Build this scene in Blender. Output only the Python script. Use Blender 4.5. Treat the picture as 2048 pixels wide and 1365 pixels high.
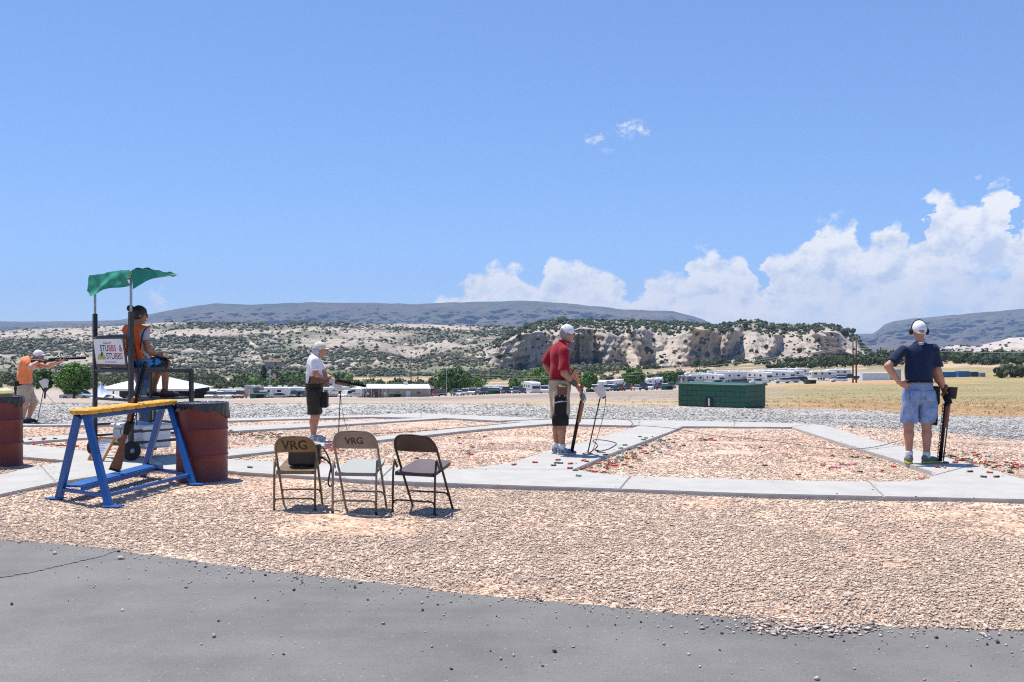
import bpy, bmesh, math, random
import numpy as np
from mathutils import Vector, Matrix, Quaternion

for _o in list(bpy.data.objects):
    bpy.data.objects.remove(_o)
SC = bpy.context.scene
COL = SC.collection
R = math.radians

# ---------------------------------------------------------------- camera
# level camera 1.5 m above the shooting pad, looking along +Y
F_PX, CX, HY, EYE = 2000.0, 1024.0, 690.0, 1.5
cam_d = bpy.data.cameras.new('camera')
cam = bpy.data.objects.new('camera', cam_d)
COL.objects.link(cam)
cam.location = (0, 0, EYE)
cam.rotation_euler = (R(90), 0, 0)
cam_d.sensor_width = 36.0
cam_d.lens = F_PX / 2048 * 36.0
cam_d.shift_y = 7.5 / 2048
cam_d.clip_start = 0.1
cam_d.clip_end = 40000
SC.camera = cam

# ---------------------------------------------------------------- sun and sky
SUN_DIR = Vector((-0.235, 0.20, 0.95)).normalized()      # towards the sun
SUN_EL = math.asin(SUN_DIR.z)
sun_d = bpy.data.lights.new('sun', 'SUN')
sun_d.energy = 5.0
sun_d.angle = R(0.53)
sun_d.color = (1.0, 0.94, 0.845)
sun = bpy.data.objects.new('sun', sun_d)
COL.objects.link(sun)
sun.rotation_euler = (-SUN_DIR).to_track_quat('-Z', 'Y').to_euler()

SC.view_settings.view_transform = 'Standard'
SC.view_settings.look = 'None'
SC.view_settings.exposure = 0.4
SC.view_settings.gamma = 1.0
SC.view_settings.use_curve_mapping = False
SC.render.engine = 'CYCLES'
SC.cycles.use_denoising = False
SC.cycles.filter_width = 1.15
SC.cycles.max_bounces = 4
SC.cycles.diffuse_bounces = 2
SC.cycles.glossy_bounces = 2
SC.cycles.transmission_bounces = 3
SC.cycles.volume_bounces = 0
SC.cycles.caustics_reflective = False
SC.cycles.caustics_refractive = False


class NT:
    """small helper to write node trees"""
    def __init__(s, tree):
        s.t = tree

    def n(s, typ, ins=None, **props):
        nd = s.t.nodes.new(typ)
        for k, v in props.items():
            setattr(nd, k, v)
        for k, v in (ins or {}).items():
            s.put(nd.inputs[k], v)
        return nd

    def put(s, sock, v):
        if hasattr(v, 'is_output') or isinstance(v, bpy.types.NodeSocket):
            s.t.links.new(v, sock)
        elif isinstance(v, bpy.types.Node):
            s.t.links.new(v.outputs[0], sock)
        else:
            if isinstance(v, (tuple, list)) and len(v) == 3 and sock.type == 'RGBA':
                v = (*v, 1)
            sock.default_value = v

    def math(s, op, a, b=0.0, c=0.0, clamp=False):
        nd = s.n('ShaderNodeMath', operation=op, use_clamp=clamp)
        s.put(nd.inputs[0], a); s.put(nd.inputs[1], b); s.put(nd.inputs[2], c)
        return nd.outputs[0]

    def mix(s, fac, a, b, blend='MIX'):
        nd = s.n('ShaderNodeMix', data_type='RGBA', blend_type=blend)
        s.put(nd.inputs[0], fac); s.put(nd.inputs[6], a); s.put(nd.inputs[7], b)
        return nd.outputs[2]

    def ramp(s, fac, stops, interp='LINEAR'):
        nd = s.n('ShaderNodeValToRGB')
        nd.color_ramp.interpolation = interp
        els = nd.color_ramp.elements
        while len(els) < len(stops):
            els.new(0.5)
        for e, (p, c) in zip(els, stops):
            e.position = p
            e.color = (c, c, c, 1) if isinstance(c, (int, float)) else (*c, 1)
        s.put(nd.inputs[0], fac)
        return nd.outputs[0]

    def smooth(s, x, lo, hi):
        nd = s.n('ShaderNodeMapRange', interpolation_type='SMOOTHSTEP')
        s.put(nd.inputs[0], x); s.put(nd.inputs[1], lo); s.put(nd.inputs[2], hi)
        return nd.outputs[0]

    def noise(s, vec, scale, detail=4.0, rough=0.55, w=None, dist=0.0):
        nd = s.n('ShaderNodeTexNoise')
        s.put(nd.inputs['Vector'], vec)
        nd.inputs['Scale'].default_value = scale
        nd.inputs['Detail'].default_value = detail
        nd.inputs['Roughness'].default_value = rough
        nd.inputs['Distortion'].default_value = dist
        return nd.outputs[0]


def make_world():
    w = bpy.data.worlds.new('World')
    SC.world = w
    w.use_nodes = True
    w.node_tree.nodes.clear()
    T = NT(w.node_tree)
    sky = T.n('ShaderNodeTexSky', sky_type='NISHITA')
    sky.sun_disc = False
    sky.sun_elevation = SUN_EL
    sky.sun_rotation = math.atan2(SUN_DIR.x, SUN_DIR.y)
    sky.altitude = 1700
    sky.air_density = 1.0
    sky.dust_density = 0.25
    sky.ozone_density = 4.0
    k = T.mix(1.0, sky.outputs[0], (SKY_STRENGTH,) * 3, 'MULTIPLY')
    k = T.n('ShaderNodeGamma', {0: k, 1: .62}).outputs[0]        # flatter, as the camera shows it
    k = T.mix(1.0, k, tuple(c / SKY_STRENGTH for c in SKY_TONE), 'MULTIPLY')
    tone = T.n('ShaderNodeHueSaturation', {'Hue': .5, 'Saturation': 1.05, 'Value': 1.0, 'Color': k})
    bg = T.n('ShaderNodeBackground', {'Color': tone.outputs[0], 'Strength': SKY_STRENGTH})
    # cumulus along the horizon: written in azimuth / elevation, so it surrounds the place
    tc = T.n('ShaderNodeTexCoord')
    sep = T.n('ShaderNodeSeparateXYZ', {0: tc.outputs['Generated']})
    az = T.math('ARCTAN2', sep.outputs[0], sep.outputs[1])
    el = T.math('ARCSINE', sep.outputs[2])
    pos = T.n('ShaderNodeCombineXYZ', {0: az, 1: T.math('MULTIPLY', el, 1.25), 2: 0.0})

    def azp(px): return math.atan((px - CX) / F_PX)
    def elp(py): return math.atan((HY - py) / F_PX)
    A0, A1 = -.62, .74
    inside = T.math('MULTIPLY', T.smooth(az, A0, A0 + .06), T.smooth(az, A1, A1 - .06))
    roll = T.math('MULTIPLY', T.smooth(T.noise(pos, 2.3, 2.0), .42, .72), .15)      # the bank goes on all round the horizon

    wv = T.n('ShaderNodeTexNoise', {'Vector': pos, 'Scale': 34.0, 'Detail': 5.0, 'Roughness': .6})
    wsep = T.n('ShaderNodeSeparateColor', {0: wv.outputs[1]})
    azw = T.math('ADD', az, T.math('MULTIPLY', T.math('SUBTRACT', wsep.outputs[0], .5), .055))

    def profile(tops):
        fc = T.n('ShaderNodeFloatCurve')
        cv = fc.mapping.curves[0]
        pts = [((azp(p) - A0) / (A1 - A0), max(0, elp(q)) / .25) for p, q in tops]
        pts = [(0.0, pts[0][1])] + pts + [(1.0, .4)]
        while len(cv.points) < len(pts):
            cv.points.new(.5, .5)
        for p, (x, y) in zip(cv.points, pts):
            p.location = (x, y)
            p.handle_type = 'AUTO_CLAMPED'
        fc.mapping.update()
        T.put(fc.inputs['Value'], T.math('DIVIDE', T.math('SUBTRACT', azw, A0), A1 - A0))
        t = T.math('MULTIPLY', fc.outputs[0], .25)
        return T.math('ADD', T.math('MULTIPLY', t, inside), T.math('MULTIPLY', roll, T.math('SUBTRACT', 1.0, inside)))

    def shifted(x, y): return T.n('ShaderNodeVectorMath', {0: pos, 1: (x, y, 0)}, operation='ADD').outputs[0]
    fine = T.noise(pos, 60.0, 6.0, .65)
    fine2 = T.noise(shifted(-.005, .008), 60.0, 6.0, .65)
    puff = T.n('ShaderNodeTexVoronoi', {'Vector': T.n('ShaderNodeVectorMath', {0: pos, 1: T.n('ShaderNodeVectorMath', {0: T.n('ShaderNodeTexNoise', {'Vector': pos, 'Scale': 40.0}).outputs[1], 1: (.02, .02, 0)}, operation='MULTIPLY')}, operation='ADD'), 'Scale': 55.0}, feature='SMOOTH_F1')
    puff.inputs['Smoothness'].default_value = .3
    pf = T.math('SUBTRACT', .4, puff.outputs[0])
    mask, ccol = None, None

    def layer(tops, off, soft, fade, white, shade, amp, opac):
        nonlocal mask, ccol
        top = profile(tops)
        q = shifted(off, off * .7)
        big = T.noise(q, 24.0, 6.0, .6)
        big2 = T.noise(T.n('ShaderNodeVectorMath', {0: q, 1: (-.006, .010, 0)}, operation='ADD').outputs[0], 24.0, 6.0, .6)
        bump = T.math('ADD', T.math('MULTIPLY', T.math('SUBTRACT', big, .5), amp), T.math('ADD', T.math('MULTIPLY', T.math('SUBTRACT', fine, .5), .022), T.math('MULTIPLY', pf, .018)))
        dep = T.math('ADD', T.math('SUBTRACT', top, T.math('ADD', el, .0015)), bump)
        m = T.smooth(dep, .0, soft)
        m = T.math('MULTIPLY', m, T.math('SUBTRACT', opac, T.math('MULTIPLY', T.smooth(T.math('ADD', dep, T.math('MULTIPLY', T.math('SUBTRACT', big, .5), .05)), fade[0], fade[1]), fade[2])))
        m = T.math('MULTIPLY', m, T.smooth(top, .012, .03))
        relief = T.math('ADD', T.math('MULTIPLY', T.math('SUBTRACT', big, big2), 4.6), T.math('MULTIPLY', T.math('SUBTRACT', fine, fine2), 1.3))
        low = T.smooth(dep, .004, .062)
        lit = T.math('ADD', T.math('SUBTRACT', 1.0, T.math('MULTIPLY', low, .68)), relief, clamp=True)
        c = T.mix(lit, shade, white)
        if mask is None:
            mask, ccol = m, c
        else:
            ccol = T.mix(T.math('DIVIDE', m, T.math('MAXIMUM', T.math('SUBTRACT', T.math('ADD', m, mask), T.math('MULTIPLY', m, mask)), .001)), ccol, c)
            mask = T.math('SUBTRACT', T.math('ADD', m, mask), T.math('MULTIPLY', m, mask))

    WH, SH = (.79, .79, .79), (.51, .575, .70)
    layer([(700, 690), (840, 660), (900, 612), (1000, 590), (1150, 585), (1300, 590), (1450, 585), (1600, 575), (1750, 570), (1900, 575), (2048, 560)], 3.1, .05, (.02, .12, .1), (.66, .70, .76), (.58, .65, .76), .03, .82)
    layer([(700, 690), (850, 640), (868, 600), (900, 580), (930, 550), (955, 530), (990, 518), (1030, 520), (1070, 545), (1095, 520), (1118, 503), (1150, 506), (1180, 532), (1225, 536), (1246, 566), (1268, 582), (1292, 543), (1330, 534), (1372, 532), (1384, 502), (1410, 495), (1436, 502), (1450, 518), (1470, 504), (1497, 516), (1508, 545), (1524, 572), (1542, 535), (1553, 494), (1585, 494), (1622, 474), (1656, 441), (1700, 438), (1722, 458), (1752, 486), (1772, 457), (1792, 462), (1812, 484), (1834, 488), (1852, 440), (1872, 400), (1890, 398), (1932, 420), (1958, 414), (1970, 388), (2000, 385), (2016, 414), (2032, 430), (2042, 480), (2060, 430), (2200, 420)],
          0.0, .011, (.05, .10, .72), WH, SH, .022, .97)
    layer([(700, 690), (880, 640), (960, 596), (1020, 575), (1090, 592), (1150, 566), (1200, 572), (1260, 600), (1310, 572), (1350, 590), (1420, 574), (1470, 582), (1530, 592), (1600, 552), (1640, 542), (1690, 572), (1760, 560), (1820, 548), (1850, 524), (1885, 520), (1930, 546), (1990, 560), (2030, 524), (2060, 530), (2200, 530)],
          1.7, .010, (.03, .07, .75), (.745, .75, .76), (.55, .62, .74), .03, .8)
    # separate little clouds
    for px, py, sx, sy, k in ((1262, 263, .019, .010, 1.0), (1192, 275, .014, .008, .75), (1212, 303, .009, .005, .4), (318, 610, .02, .017, .6), (655, 606, .02, .004, .7),
                              (1955, 388, .006, .004, .4), (1650, 452, .012, .006, .5)):
        da = T.math('DIVIDE', T.math('SUBTRACT', az, azp(px)), sx)
        de = T.math('DIVIDE', T.math('SUBTRACT', el, elp(py)), sy)
        r2 = T.math('ADD', T.math('MULTIPLY', da, da), T.math('MULTIPLY', de, de))
        g = T.math('SUBTRACT', 1.0, T.math('SQRT', r2))
        g = T.math('ADD', T.math('MULTIPLY', g, .55), T.math('MULTIPLY', T.math('SUBTRACT', T.noise(pos, 75.0, 7.0, .66), .52), 2.6))
        m = T.math('MULTIPLY', T.smooth(g, .0, .75), T.math('MULTIPLY', T.smooth(r2, 1.6, .5), k))
        ccol = T.mix(m, ccol, (.74, .75, .765))
        mask = T.math('MAXIMUM', mask, m)
    bgc = T.n('ShaderNodeBackground', {'Color': ccol, 'Strength': 1.0})
    mx = T.n('ShaderNodeMixShader', {0: mask, 1: bg.outputs[0], 2: bgc.outputs[0]})
    out = T.n('ShaderNodeOutputWorld')
    w.node_tree.links.new(mx.outputs[0], out.inputs[0])
    w.cycles.sampling_method = 'MANUAL'
    w.cycles.sample_map_resolution = 1024


SKY_STRENGTH = 0.13
SKY_TONE = (.51, .63, .86)
make_world()
rng = np.random.default_rng(7)
random.seed(7)

# ---------------------------------------------------------------- object helpers
def tag(o, label=None, cat=None, group=None, kind=None):
    if label: o['label'] = label
    if cat: o['category'] = cat
    if group: o['group'] = group
    if kind: o['kind'] = kind
    return o


def thing(name, label, cat, loc=(0, 0, 0), rotz=0.0, group=None):
    o = bpy.data.objects.new(name, None)
    o.empty_display_size = .1
    COL.objects.link(o)
    o.location = loc
    o.rotation_euler = (0, 0, rotz)
    return tag(o, label, cat, group)


def link(name, me, parent=None):
    o = bpy.data.objects.new(name, me)
    COL.objects.link(o)
    if parent is not None:
        o.parent = parent
    return o


def copy_tree(o, parent=None):
    c = o.copy()
    COL.objects.link(c)
    if parent is not None:
        c.parent = parent
    for ch in list(o.children):
        copy_tree(ch, c)
    return c


def np_mesh(name, V, Fq, mats, smooth=False, col=None, midx=None):
    """mesh from numpy vertices and a (n,3|4) face array; col = per-face rgb"""
    me = bpy.data.meshes.new(name)
    V = np.asarray(V, np.float32); Fq = np.asarray(Fq, np.int32)
    k = Fq.shape[1]
    me.vertices.add(len(V)); me.vertices.foreach_set('co', V.ravel())
    me.loops.add(Fq.size); me.loops.foreach_set('vertex_index', Fq.ravel())
    me.polygons.add(len(Fq))
    me.polygons.foreach_set('loop_start', np.arange(0, Fq.size, k, dtype=np.int32))
    if smooth:
        me.polygons.foreach_set('use_smooth', np.ones(len(Fq), bool))
    for m in (mats if isinstance(mats, (list, tuple)) else [mats]):
        me.materials.append(m)
    if midx is not None:
        me.polygons.foreach_set('material_index', np.asarray(midx, np.int32))
    if col is not None:
        col = np.asarray(col, np.float32)
        dom = 'FACE' if len(col) == len(Fq) and len(col) != len(V) else 'POINT'
        a = me.attributes.new('tint', 'FLOAT_COLOR', dom)
        c4 = np.ones((len(col), 4), np.float32); c4[:, :3] = col
        a.data.foreach_set('color', c4.ravel())
    me.update(calc_edges=True)
    return me


class MB:
    """collects shapes into one mesh"""
    def __init__(s):
        s.v = []; s.f = []; s.m = []; s.sm = []

    def add(s, vs, fs, m=0, smooth=False):
        b = len(s.v)
        s.v += [tuple(v) for v in vs]
        for f in fs:
            s.f.append([i + b for i in f]); s.m.append(m); s.sm.append(smooth)
        return s

    def box(s, c, size, rot=None, m=0, taper=1.0):
        c = Vector(c); h = Vector(size) / 2
        vs = []
        for z in (-1, 1):
            k = taper if z > 0 else 1.0
            for x, y in ((-1, -1), (1, -1), (1, 1), (-1, 1)):
                p = Vector((x * h.x * k, y * h.y * k, z * h.z))
                if rot is not None: p = rot @ p
                vs.append(c + p)
        return s.add(vs, [(3, 2, 1, 0), (4, 5, 6, 7), (0, 1, 5, 4), (1, 2, 6, 5), (2, 3, 7, 6), (3, 0, 4, 7)], m)

    def bar(s, p, q, w, h=None, up=(0, 0, 1), m=0):
        p = Vector(p); q = Vector(q); h = h or w
        x = (q - p).normalized(); up = Vector(up)
        if abs(x.dot(up)) > .97: up = Vector((0, 1, 0))
        y = up.cross(x).normalized(); z = x.cross(y)
        rot = Matrix((x, y, z)).transposed()
        return s.box((p + q) / 2, ((q - p).length, w, h), rot, m)

    def tube(s, pts, r, n=8, m=0, cap=True, flat=1.0):
        pts = [Vector(p) for p in pts]
        rs = r if isinstance(r, (list, tuple)) else [r] * len(pts)
        t0 = (pts[1] - pts[0]).normalized()
        ref = Vector((0, 0, 1)) if abs(t0.z) < .9 else Vector((0, 1, 0))
        nrm = (ref - t0 * ref.dot(t0)).normalized()
        vs = []
        for i, p in enumerate(pts):
            a = pts[max(i - 1, 0)]; b = pts[min(i + 1, len(pts) - 1)]
            t = (b - a).normalized()
            nrm = (nrm - t * nrm.dot(t))
            nrm = nrm.normalized() if nrm.length > 1e-6 else t.orthogonal().normalized()
            bn = t.cross(nrm)
            for k in range(n):
                an = 2 * math.pi * k / n
                vs.append(p + (nrm * math.cos(an) * flat + bn * math.sin(an)) * rs[i])
        fs = []
        for i in range(len(pts) - 1):
            for k in range(n):
                a = i * n + k; b = i * n + (k + 1) % n
                fs.append((a, b, b + n, a + n))
        s.add(vs, fs, m, True)
        if cap:
            L = (len(pts) - 1) * n
            s.add(vs[:n], [tuple(range(n - 1, -1, -1))], m)
            s.add(vs[L:], [tuple(range(n))], m)
        return s

    def lathe(s, prof, n=24, c=(0, 0, 0), axis=None, m=0, smooth=True):
        c = Vector(c)
        rot = Vector((0, 0, 1)).rotation_difference(Vector(axis)).to_matrix() if axis is not None else Matrix.Identity(3)
        vs = []
        for r, z in prof:
            for k in range(n):
                a = 2 * math.pi * k / n
                vs.append(c + rot @ Vector((r * math.cos(a), r * math.sin(a), z)))
        fs = []
        for i in range(len(prof) - 1):
            for k in range(n):
                a = i * n + k; b = i * n + (k + 1) % n
                fs.append((a, b, b + n, a + n))
        s.add(vs, fs, m, smooth)
        if prof[0][0] > 1e-5: s.add(vs[:n], [tuple(range(n - 1, -1, -1))], m)
        if prof[-1][0] > 1e-5: s.add(vs[-n:], [tuple(range(n))], m)
        return s

    def prism(s, poly, d0, d1, fn, m=0):
        """polygon (a,b) swept from d0 to d1; fn(a,b,d)->xyz"""
        n = len(poly)
        vs = [fn(a, b, d0) for a, b in poly] + [fn(a, b, d1) for a, b in poly]
        fs = [tuple(range(n - 1, -1, -1)), tuple(range(n, 2 * n))]
        fs += [(i, (i + 1) % n, n + (i + 1) % n, n + i) for i in range(n)]
        return s.add(vs, fs, m)

    def grid(s, fn, nu, nv, m=0, smooth=True):
        vs = [fn(i / nu, j / nv) for j in range(nv + 1) for i in range(nu + 1)]
        fs = [(j * (nu + 1) + i, j * (nu + 1) + i + 1, (j + 1) * (nu + 1) + i + 1, (j + 1) * (nu + 1) + i) for j in range(nv) for i in range(nu)]
        return s.add(vs, fs, m, smooth)

    def mesh(s, name, mats, bevel=0.0, fix=True):
        me = bpy.data.meshes.new(name)
        me.from_pydata([tuple(v) for v in s.v], [], s.f)
        for mt in (mats if isinstance(mats, (list, tuple)) else [mats]):
            me.materials.append(mt)
        me.polygons.foreach_set('material_index', s.m)
        me.polygons.foreach_set('use_smooth', s.sm)
        bm = bmesh.new(); bm.from_mesh(me)
        if fix:
            bmesh.ops.remove_doubles(bm, verts=bm.verts, dist=1e-5)
            bmesh.ops.recalc_face_normals(bm, faces=bm.faces)
        if bevel > 0:
            ed = [e for e in bm.edges if len(e.link_faces) == 2 and e.calc_face_angle(0) > .6]
            bmesh.ops.bevel(bm, geom=ed, offset=bevel, segments=1, affect='EDGES', clamp_overlap=True)
        bm.to_mesh(me); bm.free()
        me.update()
        return me

    def build(s, name, mats, parent=None, bevel=0.0, fix=True):
        return link(name, s.mesh(name, mats, bevel, fix), parent)


_MC = {}
def mat(name, col, rough=.6, col2=None, scale=8.0, bump=0.0, bscale=60.0, metal=0.0, spec=.5, detail=5.0, tint=False, stretch=None, dirt=None, obj=True, contrast=(.35, .65), sheen=0.0):
    """procedural surface: two colours mixed by noise, optional fine relief, optional per-face tint"""
    if name in _MC: return _MC[name]
    m = bpy.data.materials.new(name); _MC[name] = m
    m.use_nodes = True
    T = NT(m.node_tree)
    b = m.node_tree.nodes['Principled BSDF']
    tc = T.n('ShaderNodeTexCoord')
    vec = tc.outputs['Object'] if obj else T.n('ShaderNodeNewGeometry').outputs['Position']
    if stretch:
        vec = T.n('ShaderNodeMapping', {0: vec, 3: stretch}).outputs[0]
    if tint:
        at = T.n('ShaderNodeAttribute', attribute_name='tint')
        base = at.outputs[0]
        nz = T.noise(vec, scale, detail)
        base = T.mix(1.0, base, T.ramp(nz, [(contrast[0], .82), (contrast[1], 1.12)]), 'MULTIPLY')
    else:
        c2 = col2 or tuple(c * .78 for c in col)
        nz = T.noise(vec, scale, detail)
        base = T.mix(T.ramp(nz, [(contrast[0], 0.0), (contrast[1], 1.0)]), col, c2)
    if dirt:
        dz = T.noise(vec, dirt[1], 6.0, .65)
        base = T.mix(T.ramp(dz, [(dirt[2], 0.0), (min(dirt[2] + .12, 1), 1.0)]), base, dirt[0])
    T.put(b.inputs['Base Color'], base)
    b.inputs['Roughness'].default_value = rough
    b.inputs['Metallic'].default_value = metal
    b.inputs['Specular IOR Level'].default_value = spec
    if sheen: b.inputs['Sheen Weight'].default_value = sheen
    if bump > 0:
        bn = T.noise(vec, bscale, 4.0)
        bp = T.n('ShaderNodeBump', {'Strength': 1.0, 'Distance': bump, 'Height': bn})
        T.put(b.inputs['Normal'], bp.outputs[0])
    return m


def glass_mat(name='dark window glass', col=(.02, .025, .03)):
    return mat(name, col, .08, spec=.8)


def text_obj(name, body, size, m, parent, M, align='CENTER', depth=.0012, bold=.012):
    cu = bpy.data.curves.new(name, 'FONT')
    cu.body = body; cu.size = size; cu.align_x = align; cu.align_y = 'CENTER'; cu.extrude = depth; cu.offset = size * bold
    tmp = bpy.data.objects.new(name, cu); COL.objects.link(tmp)
    dg = bpy.context.evaluated_depsgraph_get()
    me = bpy.data.meshes.new_from_object(tmp.evaluated_get(dg))
    bpy.data.objects.remove(tmp)
    me.transform(M)
    me.materials.clear(); me.materials.append(m)
    return link(name, me, parent)


def frame(o, x, y):
    """4x4 with columns x, y, x×y and origin o"""
    x = Vector(x).normalized(); y = Vector(y); y = (y - x * y.dot(x)).normalized(); z = x.cross(y)
    M = Matrix((x, y, z)).transposed().to_4x4(); M.translation = Vector(o)
    return M


# ---------------------------------------------------------------- implicit surfaces (bodies, cloth, bags)
def surface_nets(Fv, org, h):
    S = Fv < 0
    nx, ny, nz = Fv.shape
    cnt = np.zeros((nx - 1, ny - 1, nz - 1), np.int8)
    for i in (0, 1):
        for j in (0, 1):
            for k in (0, 1):
                cnt += S[i:nx - 1 + i, j:ny - 1 + j, k:nz - 1 + k]
    act = (cnt > 0) & (cnt < 8)
    idx = np.argwhere(act)
    if len(idx) == 0: return np.zeros((0, 3)), np.zeros((0, 4), int)
    ids = -np.ones(act.shape, np.int64); ids[act] = np.arange(len(idx))
    acc = np.zeros((len(idx), 3)); num = np.zeros(len(idx))
    cs = [(i, j, k) for i in (0, 1) for j in (0, 1) for k in (0, 1)]
    val = {c: Fv[idx[:, 0] + c[0], idx[:, 1] + c[1], idx[:, 2] + c[2]] for c in cs}
    for c in cs:
        for ax in range(3):
            if c[ax] == 0:
                e = list(c); e[ax] = 1; e = tuple(e)
                a, b = val[c], val[e]
                cr = (a < 0) != (b < 0)
                t = np.where(cr, a / np.where(cr, a - b, 1), 0)
                p = np.array(c, float)[None] + t[:, None] * (np.array(e) - np.array(c))[None]
                acc[cr] += p[cr]; num[cr] += 1
    V = (idx + acc / num[:, None]) * h + org
    Q = []
    for ax in range(3):
        sl0 = [slice(None)] * 3; sl1 = [slice(None)] * 3
        sl0[ax] = slice(0, -1); sl1[ax] = slice(1, None)
        cr = S[tuple(sl0)] != S[tuple(sl1)]
        e = np.argwhere(cr)
        o1, o2 = [(1, 2), (2, 0), (0, 1)][ax]
        ok = (e[:, o1] > 0) & (e[:, o2] > 0) & (e[:, o1] < Fv.shape[o1] - 1) & (e[:, o2] < Fv.shape[o2] - 1)
        e = e[ok]
        def cell(d1, d2):
            q = e.copy(); q[:, o1] -= d1; q[:, o2] -= d2
            return ids[q[:, 0], q[:, 1], q[:, 2]]
        q = np.stack([cell(1, 1), cell(0, 1), cell(0, 0), cell(1, 0)], 1)
        ins = S[e[:, 0], e[:, 1], e[:, 2]]
        q[~ins] = q[~ins][:, ::-1]
        Q.append(q)
    Q = np.concatenate(Q)
    return V, Q[(Q >= 0).all(1)]


def A3(p): return np.array(p, float)

def cone(a, b, ra, rb, flat=None):
    a, b = A3(a), A3(b)
    def f(P):
        k = 1.0
        if flat is not None:
            n = A3(flat[0]); n = n / np.linalg.norm(n)
            P = P + ((P - a) @ n)[:, None] * n * (1 / flat[1] - 1)
            k = (1 + flat[1]) / 2
        ab = b - a
        t = np.clip(((P - a) @ ab) / max(ab @ ab, 1e-9), 0, 1)
        return (np.linalg.norm(P - a - t[:, None] * ab, axis=1) - (ra + (rb - ra) * t)) * k
    return f

def ell(c, r):
    c, r = A3(c), A3(r)
    def f(P):
        q = (P - c) / r
        k0 = np.linalg.norm(q, axis=1); k1 = np.linalg.norm(q / r, axis=1)
        return k0 * (k0 - 1) / np.maximum(k1, 1e-9)
    return f

def rbox(c, s, r, M=None):
    c, s = A3(c), A3(s) / 2 - r
    Mi = None if M is None else np.array(M)
    def f(P):
        q = P - c
        if Mi is not None: q = q @ Mi           # columns of M are the box axes
        q = np.abs(q) - s
        return np.linalg.norm(np.maximum(q, 0), axis=1) + np.minimum(q.max(1), 0) - r
    return f

def plane(o, n):
    o, n = A3(o), A3(n); n = n / np.linalg.norm(n)
    return lambda P: (P - o) @ n

def sun_(fs, k=.03):
    def f(P):
        d = fs[0](P)
        for g in fs[1:]:
            e = g(P)
            h = np.clip(.5 + .5 * (e - d) / k, 0, 1)
            d = e + (d - e) * h - k * h * (1 - h)
        return d
    return f

def cut(f, *pl):
    def g(P):
        d = f(P)
        for p in pl: d = np.maximum(d, p(P))
        return d
    return g

def minus(f, g_): return lambda P: np.maximum(f(P), -g_(P))

def folds(f, amp, freq, seed=0, dirs=None):
    r = np.random.default_rng(seed)
    W = r.normal(size=(7, 3)); W /= np.linalg.norm(W, axis=1)[:, None]
    if dirs is not None: W = W * A3(dirs)
    W = W * freq * r.uniform(.6, 1.7, (7, 1)); ph = r.uniform(0, 6.28, 7)
    def g(P0):
        d0 = f(P0)
        near = np.abs(d0) < .06
        P = P0[near]
        n = np.zeros(len(P))
        wob = np.sin(P @ W[0] * .6 + ph[0]) * 1.3
        for i in range(1, 7): n += np.sin(P @ W[i] + ph[i] + wob) if i % 2 else 1.6 * np.abs(np.sin(.5 * (P @ W[i]) + ph[i] + wob)) - 1.0
        n2 = np.zeros(len(P))
        for i in range(1, 7): n2 += np.abs(np.sin(P @ W[7 - i] * 1.25 + ph[i] * 2 + 2.2 * wob))
        d0[near] += amp * (n / 2.4 - .5 * (n2 / 2.0 - 1.9))
        return d0
    return g

def sdf(f, lo, hi, h):
    lo = A3(lo) - 2 * h; hi = A3(hi) + 2 * h
    n = np.ceil((hi - lo) / h).astype(int) + 1
    g = np.stack(np.meshgrid(*[lo[i] + h * np.arange(n[i]) for i in range(3)], indexing='ij'), -1).reshape(-1, 3)
    return surface_nets(f(g).reshape(n), lo, h)

def merge(parts):
    V, Q, b = [], [], 0
    for v, q in parts:
        V.append(v); Q.append(q + b); b += len(v)
    return np.concatenate(V), np.concatenate(Q)

def xf(VQ, M):
    v, q = VQ
    M = np.array(M)
    return v @ M[:3, :3].T + M[:3, 3], q

def skin_obj(name, VQ, m, parent=None, col=None):
    return link(name, np_mesh(name, VQ[0], VQ[1], m, True, col), parent)


def vnoise(P, freq, seed=0, octs=4, gain=.5):
    """cheap smooth value noise in numpy, P (n,2|3) -> about -1..1"""
    out = np.zeros(len(P)); amp = 1.0; tot = 0
    for o in range(octs):
        Q = P * freq * 2 ** o + 17.3 * o
        I = np.floor(Q).astype(np.int64); Fr = Q - I; Fr = Fr * Fr * (3 - 2 * Fr)
        val = np.zeros(len(P))
        D = P.shape[1]
        for c in range(2 ** D):
            off = [(c >> k) & 1 for k in range(D)]
            hsh = np.full(len(P), seed * 1013 + o * 7919, np.int64)
            w = np.ones(len(P))
            for k in range(D):
                hsh = hsh * 31 + (I[:, k] + off[k]) * (73856093, 19349663, 83492791)[k]
                w = w * (Fr[:, k] if off[k] else 1 - Fr[:, k])
            hsh = (hsh ^ (hsh >> 13)) * 1274126177
            hsh = (hsh ^ (hsh >> 16)) & 0xFFFFFF
            val += w * (hsh / 0x7FFFFF - 1)
        out += val * amp; tot += amp; amp *= gain
    return out / tot * 1.6


def interp(x, tab):
    t = np.array(tab, float)
    return np.interp(x, t[:, 0], t[:, 1])


def pip(P, poly):
    x, y = P[:, 0], P[:, 1]
    ins = np.zeros(len(P), bool)
    n = len(poly)
    for i in range(n):
        x0, y0 = poly[i]; x1, y1 = poly[(i + 1) % n]
        c = (y0 > y) != (y1 > y)
        ins ^= c & (x < (x1 - x0) * (y - y0) / (y1 - y0 + 1e-12) + x0)
    return ins

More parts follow.
